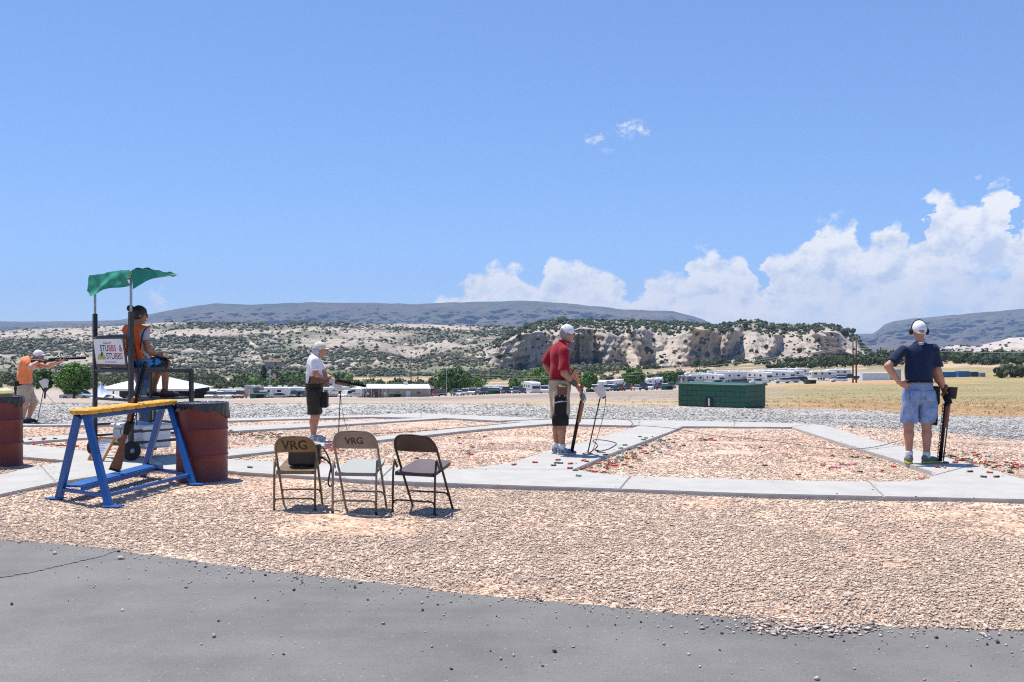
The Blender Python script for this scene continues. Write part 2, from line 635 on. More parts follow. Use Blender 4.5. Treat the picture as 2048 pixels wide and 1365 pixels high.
# ---------------------------------------------------------------- the lie of the land
YS35 = [(-800, 811), (0, 808), (1000, 809), (1340, 813.5), (1550, 816.5), (1740, 821), (1880, 828), (2048, 835), (2900, 842)]
YS300 = [(-800, 800), (0, 799.5), (500, 798.5), (780, 796.5), (900, 793), (1000, 789), (1150, 785), (1300, 780), (1450, 772), (1650, 766), (1750, 762), (2048, 756), (2900, 748)]
YS620 = [(-800, 752), (0, 752), (500, 757), (800, 754), (1000, 752), (1200, 744), (1400, 732), (1600, 722), (1720, 716), (2048, 711), (2900, 705)]


def G(x, y):
    """height of the ground (top of the concrete near the pad)"""
    x = np.asarray(x, float); y = np.asarray(y, float)
    px = CX + F_PX * x / np.maximum(y, 3.0)
    zz = lambda tab, d: EYE - (interp(px, tab) - HY) / F_PX * d
    z35, z300, z620 = zz(YS35, 35), zz(YS300, 300), zz(YS620, 620)
    t = np.clip((y - 13) / 22, 0, 1); t = np.where(t < .1, t * t * 5 + 0 * t, t - .05) / .95
    z = z35 * t
    z = np.where(y > 35, z35 + (z300 - z35) * (y - 35) / 265, z)
    z = np.where(y > 300, z300 + (z620 - z300) * (y - 300) / 320, z)
    z = np.where(y > 620, z620 - (y - 620) * .06, z)
    return z


def Gs(x, y): return float(G(np.array([x]), np.array([y]))[0])


def W(px, py, lift=0.0, lo=2.0, hi=60.0):
    """point of the ground seen at a place of the photograph"""
    u = (px - CX) / F_PX; v = (py - HY) / F_PX
    f = lambda y: EYE - v * y - Gs(u * y, y) - lift
    for _ in range(48):
        m = (lo + hi) / 2
        if f(m) > 0: lo = m
        else: hi = m
    y = (lo + hi) / 2
    return Vector((u * y, y, EYE - v * y))


def AT(px, py, d):
    return Vector(((px - CX) / F_PX * d, d, EYE - (py - HY) / F_PX * d))


def ON(px, d, dz=0.0):
    x = (px - CX) / F_PX * d
    return Vector((x, d, Gs(x, d) + dz))


# concrete walks, outlined where they lie
SLABS = [
    [(757, 961.5), (960, 969), (1240, 978), (1262, 952.3), (1200, 946.5), (1148, 939), (930, 938), (880, 936), (788, 932)],
    [(1240, 978), (1512, 987.6), (1768, 993), (1738, 963.5), (1512, 960), (1262, 952.3)],
    [(1768, 993), (2048, 999), (2400, 1006), (2400, 984), (2150, 984), (2048, 958), (1947, 930), (1868, 951), (1855, 958), (1819, 962.5), (1738, 963.5)],
    [(930, 938), (1020, 926), (1097, 902), (1160, 885.5), (1262, 893), (1207, 914), (1148, 939)],
    [(1160, 885.5), (1177, 881), (1278, 852), (1366, 853), (1340, 864), (1262, 893)],
    [(1583, 854.6), (1623, 848), (1651, 851), (1748, 880), (1800, 892), (1728, 900.5)],
    [(1728, 900.5), (1800, 892), (1857, 905), (1947, 930), (1868, 951), (1862, 943)],
    [(1278, 852), (1366, 853), (1470, 853.8), (1468, 844), (1340, 841), (1278, 840.5)],
    [(1470, 853.8), (1583, 854.6), (1623, 848), (1468, 844)],
    [(1100, 837.5), (1278, 840.5), (1278, 852), (1100, 848), (1025, 843.5)],
    [(300, 912), (455, 899), (610, 886), (610, 896), (455, 912.5), (330, 928)],
    [(610, 886), (751, 874), (960, 852), (1025, 843.5), (1100, 848), (960, 859), (751, 881.5), (610, 896)],
    [(844, 826.5), (913, 830), (998, 833), (1100, 837.5), (1025, 843.5), (892, 836.6), (841, 836)],
    [(47, 876), (173, 868), (455, 853), (619, 846), (742, 841), (841, 836), (892, 836.6), (742, 846), (619, 854), (455, 863), (173, 876), (47, 884.5), (-250, 900), (-250, 891)],
    [(-250, 850), (47, 846.5), (173, 846), (455, 837.5), (742, 830), (844, 826.5), (841, 836), (742, 834), (455, 842), (173, 850.5), (47, 851), (-250, 856)],
    [(112, 965), (211, 950), (290, 938), (290, 914), (183, 903), (131, 897), (47, 889), (0, 885.5), (0, 910), (47, 914), (140, 922), (80, 931)],
    [(112, 965), (80, 931), (47, 938), (0, 950), (-200, 992), (-200, 1040), (0, 989)],
    [(0, 885.5), (0, 910), (-250, 893), (-250, 872)],
    [(290, 938), (457, 942), (480, 944.6), (757, 961.5), (788, 932), (665, 928), (480, 920), (457, 918), (330, 928), (300, 912), (290, 914)],
]
SLAB_XY = [[tuple(W(px, py)[:2]) for px, py in s] for s in SLABS]
EDGE = [(-900, 1045), (-300, 1056), (0, 1069), (120, 1077), (225, 1087), (360, 1104), (500, 1125), (750, 1152), (1024, 1181), (1200, 1197), (1374, 1212), (1500, 1222), (1600, 1233), (1724, 1235), (1900, 1242), (2048, 1247), (2400, 1260), (3200, 1280)]
EDGE_XY = []
for _px, _py in EDGE:
    EDGE_XY.append(tuple(W(_px, _py)[:2]))
# ragged asphalt edge, a little waviness every few centimetres
_e = []
for (x0, y0), (x1, y1) in zip(EDGE_XY[:-1], EDGE_XY[1:]):
    n = max(2, int(math.hypot(x1 - x0, y1 - y0) / .045))
    for i in range(n):
        t = i / n
        _e.append((x0 + (x1 - x0) * t, y0 + (y1 - y0) * t))
_ea = np.array(_e)
_ea[:, 1] += .035 * vnoise(_ea, 2.2, 3, 4, .6) + .012 * vnoise(_ea, 14, 5, 3, .6)
ROAD_POLY = [(-70, -60), (70, -60), (70, float(_ea[-1, 1]))] + [tuple(p) for p in _ea[::-1]] + [(-70, float(_ea[0, 1]))]

M_conc = mat('broomed concrete', (.425, .412, .387), .9, (.37, .36, .337), 3.0, .0015, 90.0, detail=8.0, stretch=(1, 1, 1), dirt=((.34, .31, .285), 1.6, .66))
path = tag(MB().box((0, 0, -3), (.01, .01, .01)).build('concrete_path', M_conc), kind='structure')
path.data.clear_geometry()


def slab(poly, name, parent):
    bm = bmesh.new()
    # fine outline, so long edges follow the slope
    pts = []
    for (x0, y0), (x1, y1) in zip(poly, poly[1:] + poly[:1]):
        n = max(1, int(math.hypot(x1 - x0, y1 - y0) / .8))
        pts += [(x0 + (x1 - x0) * i / n, y0 + (y1 - y0) * i / n) for i in range(n)]
    cx = sum(p[0] for p in pts) / len(pts); cy = sum(p[1] for p in pts) / len(pts)
    k = .004                                            # joint gap
    q = []
    for x, y in pts:
        L = math.hypot(x - cx, y - cy)
        q.append((x - (x - cx) / L * k, y - (y - cy) / L * k))
    top = [bm.verts.new((x, y, Gs(x, y))) for x, y in q]
    f = bm.faces.new(top)
    if f.normal.z < 0: f.normal_flip()
    f.normal_update()
    if f.normal.z < 0: bmesh.ops.reverse_faces(bm, faces=[f])
    ex = bmesh.ops.extrude_face_region(bm, geom=[f])
    for v in ex['geom']:
        if isinstance(v, bmesh.types.BMVert): v.co.z -= .16
    # the original face stays on top; extruded one is the underside
    bmesh.ops.recalc_face_normals(bm, faces=bm.faces)
    ed = [e for e in bm.edges if len(e.link_faces) == 2 and e.calc_face_angle(0) > .8 and all(v.co.z > Gs(v.co.x, v.co.y) - .05 for v in e.verts)]
    bmesh.ops.bevel(bm, geom=ed, offset=.008, segments=2, affect='EDGES', clamp_overlap=True)
    bmesh.ops.triangulate(bm, faces=[f for f in bm.faces if len(f.verts) > 4])
    me = bpy.data.meshes.new(name); bm.to_mesh(me); bm.free()
    me.materials.append(M_conc)
    return link(name, me, parent)


for s in SLAB_XY:
    slab(s, 'slab', path)

# ---------------------------------------------------------------- asphalt
def asphalt_mat():
    m = bpy.data.materials.new('worn asphalt'); m.use_nodes = True
    T = NT(m.node_tree); b = m.node_tree.nodes['Principled BSDF']
    vec = T.n('ShaderNodeTexCoord').outputs['Object']
    big = T.noise(vec, .55, 4.0, .6)
    streak = T.noise(T.n('ShaderNodeMapping', {0: vec, 2: (0, 0, R(-17)), 3: (.25, 3.2, 1)}).outputs[0], 1.0, 5.0, .6)
    base = T.mix(T.ramp(big, [(.35, 0.0), (.65, 1.0)]), (.128, .1245, .1205), (.172, .1675, .162))
    base = T.mix(T.math('MULTIPLY', T.ramp(streak, [(.4, 0.0), (.7, 1.0)]), .5), base, (.185, .18, .176))
    grain = T.noise(vec, 160.0, 3.0, .7)
    base = T.mix(1.0, base, T.ramp(grain, [(.3, .72), (.7, 1.25)]), 'MULTIPLY')
    # light aggregate showing through
    vo = T.n('ShaderNodeTexVoronoi', {'Vector': vec, 'Scale': 30.0}, feature='F1')
    spot = T.math('MULTIPLY', T.smooth(T.math('ADD', vo.outputs[0], T.math('MULTIPLY', T.noise(vec, 9.0, 2.0), .12)), .27, .13), T.smooth(T.n('ShaderNodeSeparateColor', {0: vo.outputs[1]}).outputs[0], .84, .88))
    base = T.mix(T.math('MULTIPLY', spot, .55), base, (.47, .44, .41))
    vd = T.n('ShaderNodeTexVoronoi', {'Vector': vec, 'Scale': 47.0}, feature='F1')
    sd = T.math('MULTIPLY', T.smooth(vd.outputs[0], .26, .16), T.smooth(T.n('ShaderNodeSeparateColor', {0: vd.outputs[1]}).outputs[1], .6, .68))
    base = T.mix(T.math('MULTIPLY', sd, .55), base, (.06, .06, .06))
    blot = T.noise(vec, 1.7, 7.0, .7)
    base = T.mix(1.0, base, T.ramp(blot, [(.3, .84), (.5, 1.0), (.72, 1.1)]), 'MULTIPLY')
    hair = T.n('ShaderNodeTexVoronoi', {'Vector': T.n('ShaderNodeVectorMath', {0: vec, 1: T.n('ShaderNodeTexNoise', {'Vector': vec, 'Scale': 1.6}).outputs[1]}, operation='ADD'), 'Scale': .33}, feature='DISTANCE_TO_EDGE')
    base = T.mix(T.math('MULTIPLY', T.smooth(hair.outputs[0], .002, .0006), .0), base, (.06, .06, .06))
    T.put(b.inputs['Base Color'], base)
    b.inputs['Roughness'].default_value = .88
    h = T.math('ADD', grain, T.math('MULTIPLY', T.noise(vec, 45.0, 4.0), .7))
    T.put(b.inputs['Normal'], T.n('ShaderNodeBump', {'Strength': .9, 'Distance': .0035, 'Height': h}).outputs[0])
    return m


def flat_poly(name, poly, z, m, thick=.05):
    bm = bmesh.new()
    f = bm.faces.new([bm.verts.new((x, y, z)) for x, y in poly])
    f.normal_update()
    if f.normal.z < 0: f.normal_flip()
    ex = bmesh.ops.extrude_face_region(bm, geom=[f])
    for v in ex['geom']:
        if isinstance(v, bmesh.types.BMVert): v.co.z -= thick
    bmesh.ops.recalc_face_normals(bm, faces=bm.faces)
    bmesh.ops.triangulate(bm, faces=[f for f in bm.faces if len(f.verts) > 4])
    me = bpy.data.meshes.new(name); bm.to_mesh(me); bm.free()
    me.materials.append(m)
    return link(name, me)


ROAD_Z = -.046
M_asph = asphalt_mat()
# a crack parts the asphalt into two pours
_c = [W(-700, 1190), W(-200, 1160), W(0, 1142.5), W(60, 1133), W(130, 1117), W(200, 1102), W(240, 1088)]
_cr = []
for a, b_ in zip(_c[:-1], _c[1:]):
    for i in range(14):
        p = a.lerp(b_, i / 14)
        _cr.append((p.x + .012 * math.sin(i * 2.3 + a.x * 9), p.y + .016 * math.sin(i * 1.7 + a.x * 5)))
_cr.append(tuple(_c[-1][:2]))
_cut = int(np.argmin(np.hypot(_ea[:, 0] - _cr[-1][0], _ea[:, 1] - _cr[-1][1])))
GAP = .012
near_piece = [(-70, -60), (70, -60), (70, float(_ea[-1, 1]))] + [tuple(p) for p in _ea[:_cut:-1]] + [(x, y - GAP * .5) for x, y in _cr[::-1]] + [(-70, _cr[0][1])]
far_piece = [(x, y + GAP * .5) for x, y in _cr] + [tuple(p) for p in _ea[_cut::-1]] + [(-70, float(_ea[0, 1])), (-70, _cr[0][1] + GAP)]
tag(flat_poly('asphalt_road', near_piece, ROAD_Z, M_asph), kind='structure')
tag(flat_poly('asphalt_road', far_piece, ROAD_Z + .003, M_asph), kind='structure')

# ---------------------------------------------------------------- ground sheet with its zones
GREY_LINE = [(-2000, 852), (47, 847), (173, 846), (455, 837.5), (742, 830), (844, 826.5), (1000, 833), (1278, 840.5), (1468, 844), (1640, 849), (1720, 852), (1880, 860), (2048, 877), (3000, 930)]


def build_ground():
    us = np.arange(-.95, .951, .004)
    ys = [3.0]
    while ys[-1] < 34: ys.append(ys[-1] * 1.014)
    while ys[-1] < 640: ys.append(ys[-1] * 1.022)
    ys += [700, 800, 1000, 1300]
    ys = np.array(ys)
    U, Y = np.meshgrid(us, ys)
    X = U * Y
    x, y = X.ravel(), Y.ravel()
    z = G(x, y)
    P2 = np.stack([x, y], 1)
    z = z - .047 * np.clip((36 - y) / 5, 0, 1)
    z += np.where(y < 36, .012 * vnoise(P2, .9, 4, 3), np.clip((y - 36) / 80, 0, 1) * .25 * vnoise(P2, .05, 9, 4))
    ye = np.interp(x, _ea[:, 0], _ea[:, 1])
    k = np.clip(np.abs(y - ye) / .8, 0, 1) * (y < 36) + (y >= 36)
    zb = G(x, y) - .052
    z = np.where(y < 36, zb + (z - zb) * k, z)
    z = np.where(y < ye - .03, -.16, z)
    px = CX + F_PX * U.ravel(); py = HY + (EYE - G(x, y)) / y * F_PX
    jit = vnoise(np.stack([px * .02, py * .15], 1), 1.0, 2, 4) * 1.6
    c = np.zeros((len(x), 3))
    tan = np.array([.54, .41, .32]); grey = np.array([.40, .385, .36])
    dirt = np.array([.40, .335, .275]); brown = np.array([.235, .195, .17]); grass = np.array([.335, .275, .14]); green = np.array([.235, .22, .10]); red = np.array([.50, .27, .15])
    gl = interp(px, GREY_LINE); fl = interp(px, YS35)
    c[:] = tan
    n1 = vnoise(P2, .6, 11, 4)[:, None]
    c = c * (1 + .10 * n1) + np.array([.04, -.02, -.04]) * np.clip(vnoise(P2, .7, 12, 4) + .5 * vnoise(P2, 2.3, 13, 3), 0, 1)[:, None]
    c = np.where((py + jit < gl)[:, None], grey * (1 + .07 * n1), c)
    far = py + jit < fl
    nf = vnoise(P2 * np.array([1, .35]), .05, 21, 5)[:, None]
    fieldc = dirt * (1 + .12 * nf)
    right = np.clip((px - 1280) / 330 + .35 * nf[:, 0], 0, 1)[:, None]
    gmix = np.clip(.5 + 1.1 * vnoise(P2 * np.array([.22, 1]), .16, 22, 5), 0, 1)[:, None]
    gr = grass * (1 - .55 * gmix) + green * .55 * gmix
    lim = np.clip((y - 40) / 25, 0, 1)[:, None]
    gr = red * .85 * (1 - lim) * .6 + gr * (1 - (1 - lim) * .6)
    fieldc = fieldc * (1 - right) + gr * right
    # a straw strip behind the pads, a dark cinder strip beyond
    straw = np.exp(-((y - 44) / 9) ** 2)[:, None] * np.clip((px - 850) / 200, 0, 1)[:, None] * (1 - right)
    fieldc = fieldc * (1 - .7 * straw) + np.array([.45, .34, .19]) * .7 * straw
    cin = (np.exp(-((y - 92) / 34) ** 2) * np.clip((px - 560) / 300, 0, 1))[:, None] * (1 - .75 * right)
    fieldc = fieldc * (1 - .75 * cin) + brown * .75 * cin
    fieldc = fieldc * (1 + np.clip((y - 36) / 4, 0, 1)[:, None] * (.16 * vnoise(P2 * np.array([.25, 1]), .9, 24, 4, .65)[:, None] + .10 * vnoise(P2 * np.array([.12, .6]), .35, 25, 3)[:, None]))
    rd = (np.exp(-((y - 215) / 40) ** 2) * np.clip((px - 1420) / 120, 0, 1) * np.clip((2000 - px) / 200, 0, 1))[:, None]
    fieldc = fieldc * (1 - rd) + red * rd
    lot = (np.clip((y - 225) / 50, 0, 1) * np.clip((1900 - px) / 200, 0, 1) * (px > -500))[:, None] * (1 - rd)
    fieldc = fieldc * (1 - .8 * lot) + np.array([.40, .35, .31]) * .8 * lot
    scr = np.clip((y - 350) / 70, 0, 1)[:, None]
    sc = np.array([.30, .25, .15]) * (1 - .4 * gmix) + np.array([.15, .16, .08]) * .4 * gmix
    sc = np.where(vnoise(P2, .02, 31, 4)[:, None] > .25, np.array([.47, .35, .24]), sc)
    fieldc = fieldc * (1 - scr) + sc * scr
    c = np.where(far[:, None], fieldc, c)
    nx, ny = len(us), len(ys)
    i = np.arange(nx - 1); j = np.arange(ny - 1)
    a = (j[:, None] * nx + i[None]).ravel()
    Fq = np.stack([a, a + 1, a + nx + 1, a + nx], 1)
    m = bpy.data.materials.new('gravelly ground'); m.use_nodes = True
    T = NT(m.node_tree); b = m.node_tree.nodes['Principled BSDF']
    vec = T.n('ShaderNodeNewGeometry').outputs['Position']
    at = T.n('ShaderNodeAttribute', attribute_name='tint').outputs[0]
    vo = T.n('ShaderNodeTexVoronoi', {'Vector': vec, 'Scale': 34.0}, feature='F1')
    stone = T.n('ShaderNodeSeparateColor', {0: vo.outputs[1]}).outputs[0]
    f = T.mix(1.0, at, T.ramp(stone, [(0, .42), (.25, .85), (.7, 1.12), (1, 1.55)]), 'MULTIPLY')
    vo2 = T.n('ShaderNodeTexVoronoi', {'Vector': vec, 'Scale': 13.0}, feature='F1')
    st2 = T.n('ShaderNodeSeparateColor', {0: vo2.outputs[1]}).outputs[0]
    f = T.mix(.7, f, T.mix(1.0, f, T.ramp(st2, [(0, .62), (.5, 1.0), (1, 1.34)]), 'MULTIPLY'))
    fn = T.noise(T.n('ShaderNodeMapping', {0: vec, 3: (.35, 1.0, 1.0)}).outputs[0], .55, 9.0, .7)
    f = T.mix(1.0, f, T.ramp(fn, [(.3, .78), (.5, 1.0), (.7, 1.18)]), 'MULTIPLY')
    f = T.mix(T.math('MULTIPLY', T.noise(vec, 1.3, 5.0), .25), f, T.mix(1.0, at, (.9, .82, .78), 'MULTIPLY'))
    T.put(b.inputs['Base Color'], f)
    b.inputs['Roughness'].default_value = .95
    b.inputs['Specular IOR Level'].default_value = .15
    T.put(b.inputs['Normal'], T.n('ShaderNodeBump', {'Strength': .8, 'Distance': .012, 'Height': T.math('ADD', T.math('MULTIPLY', vo.outputs[0], -1.0), T.math('MULTIPLY', vo2.outputs[0], -1.2))}).outputs[0])
    o = link('ground', np_mesh('ground', np.stack([x, y, z], 1), Fq, m, True, c))
    tag(o, kind='structure')


build_ground()


# ---------------------------------------------------------------- loose stones
OCT_V = np.array([(1, 0, 0), (-1, 0, 0), (0, 1, 0), (0, -1, 0), (0, 0, 1), (0, 0, -1)], float)
OCT_F = np.array([(0, 2, 4), (2, 1, 4), (1, 3, 4), (3, 0, 4), (2, 0, 5), (1, 2, 5), (3, 1, 5), (0, 3, 5)])


def scatter_mesh(name, C, S, cols, m, Vt, Ft, r, jitter=.22, flat=.36, smooth=False):
    """many small jittered copies of one template in a single mesh"""
    n = len(C); k = len(Vt)
    P = np.repeat(Vt[None], n, 0) * (1 + jitter * r.normal(size=(n, k, 1)))
    P = P * np.stack([r.uniform(.75, 1.3, n), r.uniform(.75, 1.3, n), np.full(n, flat) * r.uniform(.75, 1.25, n)], 1)[:, None]
    q = r.normal(size=(n, 2)) * .17
    # small tilt, then a spin
    P[:, :, 2] += P[:, :, 0] * q[:, :1] + P[:, :, 1] * q[:, 1:]
    a = r.uniform(0, 6.28, n); ca, sa = np.cos(a)[:, None], np.sin(a)[:, None]
    X = P[:, :, 0] * ca - P[:, :, 1] * sa; Yy = P[:, :, 0] * sa + P[:, :, 1] * ca
    P = np.stack([X, Yy, P[:, :, 2]], 2) * S[:, None, None] + C[:, None]
    Fq = (Ft[None] + (np.arange(n) * k)[:, None, None]).reshape(-1, Ft.shape[1])
    return link(name, np_mesh(name, P.reshape(-1, 3), Fq, m, smooth, np.repeat(cols, len(Ft), 0)))


M_stone = mat('pebble stone', (.5, .4, .3), .9, tint=True, scale=30.0, spec=.2)
TAN_PAL = np.array([(.62, .49, .41), (.66, .55, .47), (.58, .42, .34), (.52, .42, .36), (.40, .34, .31), (.70, .63, .57), (.62, .46, .37), (.34, .29, .27), (.58, .41, .32), (.64, .53, .46)])
GREY_PAL = np.array([(.40, .39, .375), (.45, .435, .415), (.33, .32, .31), (.50, .48, .455), (.27, .26, .255), (.42, .385, .345)])


def free_mask(P):
    ok = ~pip(P, ROAD_POLY)
    for s in SLAB_XY: ok &= ~pip(P, s)
    return ok


def gravel():
    r = np.random.default_rng(21)
    def pts(n, y0, y1, p, wid=.6):
        # more of them near the camera, where each one shows
        t = r.uniform(0, 1, n)
        y = (y0 ** (1 - p) + t * (y1 ** (1 - p) - y0 ** (1 - p))) ** (1 / (1 - p))
        return np.stack([r.uniform(-wid, wid, n) * y, y], 1)
    P = pts(250000, 4.8, 13.0, 1.15); P = P[free_mask(P)]
    bare = vnoise(P, .7, 12, 4) + .5 * vnoise(P, 2.3, 13, 3)
    P = P[bare < r.uniform(.0, .95, len(P))]
    S = np.exp(r.normal(math.log(.0061), .50, len(P))) * (.85 + .02 * P[:, 1])
    S = np.minimum(S, .0185)
    C = np.column_stack([P, G(P[:, 0], P[:, 1]) - .044 + .012 * vnoise(P, .9, 4, 3) + S * .16])
    cols = np.clip(TAN_PAL[r.integers(0, len(TAN_PAL), len(P))] * r.uniform(.82, 1.12, (len(P), 1)) * np.array([1.10, 1.06, .96]), 0, .8)
    cols = cols * .68 + cols.mean(0) * .32
    o = scatter_mesh('gravel', C, S, cols, M_stone, OCT_V, OCT_F, r)
    tag(o, 'tan and pink crushed stone covering the ground beside the asphalt', 'gravel', kind='stuff')
    P = pts(52000, 13.0, 27.0, 1.2, .58); P = P[free_mask(P)]
    px = CX + F_PX * P[:, 0] / P[:, 1]; py = HY + (EYE - G(P[:, 0], P[:, 1])) / P[:, 1] * F_PX
    tanz = py > interp(px, GREY_LINE)
    P = P[tanz]
    S = np.exp(r.normal(math.log(.0135), .3, len(P)))
    C = np.column_stack([P, G(P[:, 0], P[:, 1]) - .043 + S * .25])
    cols = np.clip(TAN_PAL[r.integers(0, len(TAN_PAL), len(P))] * r.uniform(.82, 1.12, (len(P), 1)) * np.array([.99, .92, .86]), 0, .8)
    cols = cols * .6 + cols.mean(0) * .4
    tag(scatter_mesh('gravel', C, S, cols, M_stone, OCT_V, OCT_F, r), 'pinkish crushed stone filling the beds between the concrete walks', 'gravel', kind='stuff')
    P = pts(60000, 15.0, 38.0, 1.05, .58)
    px = CX + F_PX * P[:, 0] / P[:, 1]; py = HY + (EYE - G(P[:, 0], P[:, 1])) / P[:, 1] * F_PX
    ok = (py < interp(px, GREY_LINE) - .3) & (py > interp(px, YS35) - 1 + 1.5 * r.normal(size=len(P)))
    P = P[ok & free_mask(P)]
    S = np.exp(r.normal(math.log(.021), .35, len(P)))
    C = np.column_stack([P, G(P[:, 0], P[:, 1]) - .043 * np.clip((36 - P[:, 1]) / 5, 0, 1) + S * .2])
    cols = GREY_PAL[r.integers(0, len(GREY_PAL), len(P))] * r.uniform(.8, 1.15, (len(P), 1))
    tag(scatter_mesh('gravel', C, S, cols, M_stone, OCT_V, OCT_F, r), 'coarse grey gravel apron in front of the green trap house', 'gravel', kind='stuff')
    # stray stones on the asphalt: many along its edge, few farther in
    n = 1500
    i = r.integers(0, len(_ea), n)
    off = -np.abs(r.exponential(.16, n)) + .02
    P = _ea[i] + np.column_stack([r.normal(0, .05, n), off])
    Pf = np.column_stack([r.uniform(-5, 5, 420), r.uniform(3.6, 7.4, 420)])
    P = np.concatenate([P, Pf]); P = P[pip(P, ROAD_POLY)]
    S = np.exp(r.normal(math.log(.0052), .42, len(P)))
    C = np.column_stack([P, np.full(len(P), ROAD_Z + .002) + S * .35])
    pal = np.concatenate([TAN_PAL, np.array([(.09, .09, .09)] * 3 + [(.6, .58, .55)] * 4)])
    cols = pal[r.integers(0, len(pal), len(P))]
    tag(scatter_mesh('stray_stones', C, S, cols, M_stone, OCT_V, OCT_F, r, flat=.8), 'stray pebbles and tar crumbs strewn over the asphalt', 'pebbles', kind='stuff')
    # pebbles kicked onto the concrete, mostly along its edges
    Q = []
    for poly in SLAB_XY:
        for (x0, y0), (x1, y1) in zip(poly, poly[1:] + poly[:1]):
            n = int(math.hypot(x1 - x0, y1 - y0) * 7)
            t = r.uniform(0, 1, n)
            Q.append(np.column_stack([x0 + (x1 - x0) * t + r.normal(0, .10, n), y0 + (y1 - y0) * t + r.normal(0, .10, n)]))
    P = np.concatenate(Q); k = np.zeros(len(P), bool)
    for poly in SLAB_XY: k |= pip(P, poly)
    P = P[k]
    S = np.exp(r.normal(math.log(.0075), .35, len(P)))
    C = np.column_stack([P, G(P[:, 0], P[:, 1]) + S * .3])
    tag(scatter_mesh('stray_stones', C, S, TAN_PAL[r.integers(0, len(TAN_PAL), len(P))], M_stone, OCT_V, OCT_F, r), 'stray pebbles along the edges of the concrete walks', 'pebbles', kind='stuff')
    # a tongue of gravel washed onto the asphalt
    c0 = W(1615, 1240)
    P = np.column_stack([c0.x + r.normal(0, .22, 420), c0.y + .03 + r.normal(-.04, .07, 420)])
    S = np.exp(r.normal(math.log(.0105), .3, len(P)))
    C = np.column_stack([P, np.full(len(P), ROAD_Z) + S * .4])
    tag(scatter_mesh('spilled_gravel', C, S, TAN_PAL[r.integers(0, len(TAN_PAL), len(P))], M_stone, OCT_V, OCT_F, r), 'small spill of gravel washed onto the asphalt edge', 'gravel', kind='stuff')


gravel()


def dry_grass():
    r = np.random.default_rng(77)
    n = 20000
    px = 1180 + 1150 * r.uniform(0, 1, n) ** .8; d = 36.5 * (150 / 36.5) ** r.uniform(0, 1, n)
    x = (px - CX) / F_PX * d
    P = np.column_stack([x, d])
    k = vnoise(P * np.array([.3, 1]), .22, 78, 4) + (px - 1500) / 700 > r.uniform(-.6, .9, n)
    P = P[k]; n = len(P)
    z = G(P[:, 0], P[:, 1])
    h = np.exp(r.normal(math.log(.032), .4, n)); w = h * .22
    V, C = [], []
    tone = r.uniform(0, 1, (n, 1)) * np.clip(.5 + vnoise(P * np.array([.3, 1]), .16, 79, 3), 0, 1)[:, None]
    col = (np.array([.42, .34, .17]) * (1 - tone) + np.array([.20, .23, .07]) * tone) * r.uniform(.75, 1.15, (n, 1))
    for b_ in range(5):
        a = r.uniform(0, 6.28, n); ln = r.uniform(.2, .8, n) * h
        o = np.column_stack([P + r.normal(0, .05, (n, 2)), z])
        t = np.column_stack([np.cos(a), np.sin(a), 0 * a])
        s_ = np.column_stack([-np.sin(a), np.cos(a), 0 * a])
        V.append(np.stack([o - s_ * w[:, None], o + s_ * w[:, None], o + t * ln[:, None] + np.array([0, 0, 1]) * h[:, None]], 1)); C.append(col)
    V = np.concatenate(V).reshape(-1, 3)
    me = np_mesh('dry_grass', V, np.arange(len(V)).reshape(-1, 3), mat('dry grass blades', (.4, .33, .16), .8, tint=True, scale=.5, obj=False), False, np.concatenate(C))
    tag(link('dry_grass', me), 'dry straw coloured grass on the field right of the trap house', 'grass', kind='stuff')


dry_grass()

# ---------------------------------------------------------------- hills, mesa, mountains
def hill_mesh(name, px0, px1, step, d0, d1, rows, fn, m, colfn=None):
    pxs = np.arange(px0, px1 + step, step)
    ts = np.linspace(0, 1, rows)
    PX, Tt = np.meshgrid(pxs, ts)
    px, t = PX.ravel(), Tt.ravel()
    d, ys = fn(px, t)
    x = (px - CX) / F_PX * d; z = EYE + (HY - ys) / F_PX * d
    V = np.stack([x, d, z], 1)
    nx, ny = len(pxs), rows
    a = (np.arange(ny - 1)[:, None] * nx + np.arange(nx - 1)[None]).ravel()
    Fq = np.stack([a, a + 1, a + nx + 1, a + nx], 1)
    o = link(name, np_mesh(name, V, Fq, m, True, None if colfn is None else colfn(px, t, V)))
    tag(o, kind='structure')
    return V, px, t


def rock_mat(name, c1, c2, c3, sc):
    m = bpy.data.materials.new(name); m.use_nodes = True
    T = NT(m.node_tree); b = m.node_tree.nodes['Principled BSDF']
    vec = T.n('ShaderNodeNewGeometry').outputs['Position']
    n1 = T.noise(vec, .012 * sc, 8.0, .62)
    band = T.noise(T.n('ShaderNodeMapping', {0: vec, 2: (.16, .1, 0), 3: (.25, .25, 3.5)}).outputs[0], .03 * sc, 6.0, .6)
    base = T.mix(T.ramp(n1, [(.38, 0.0), (.62, 1.0)]), c1, c2)
    base = T.mix(T.math('MULTIPLY', T.ramp(band, [(.42, 0.0), (.66, 1.0)]), .55), base, c3)
    at = T.n('ShaderNodeAttribute', attribute_name='tint').outputs[0]
    base = T.mix(1.0, base, at, 'MULTIPLY')
    # desert varnish and lichen streaks
    vr = T.noise(T.n('ShaderNodeMapping', {0: vec, 3: (1.0, 1.0, .45)}).outputs[0], .11 * sc, 10.0, .74)
    base = T.mix(1.0, base, T.ramp(vr, [(.37, .6), (.47, .93), (.62, 1.1)]), 'MULTIPLY')
    T.put(b.inputs['Base Color'], base)
    b.inputs['Roughness'].default_value = .95
    b.inputs['Specular IOR Level'].default_value = .1
    hh = T.math('ADD', T.noise(vec, .09 * sc, 9.0, .68), T.math('MULTIPLY', band, .8))
    T.put(b.inputs['Normal'], T.n('ShaderNodeBump', {'Strength': 1.0, 'Distance': 3.2 / sc, 'Height': hh}).outputs[0])
    return m


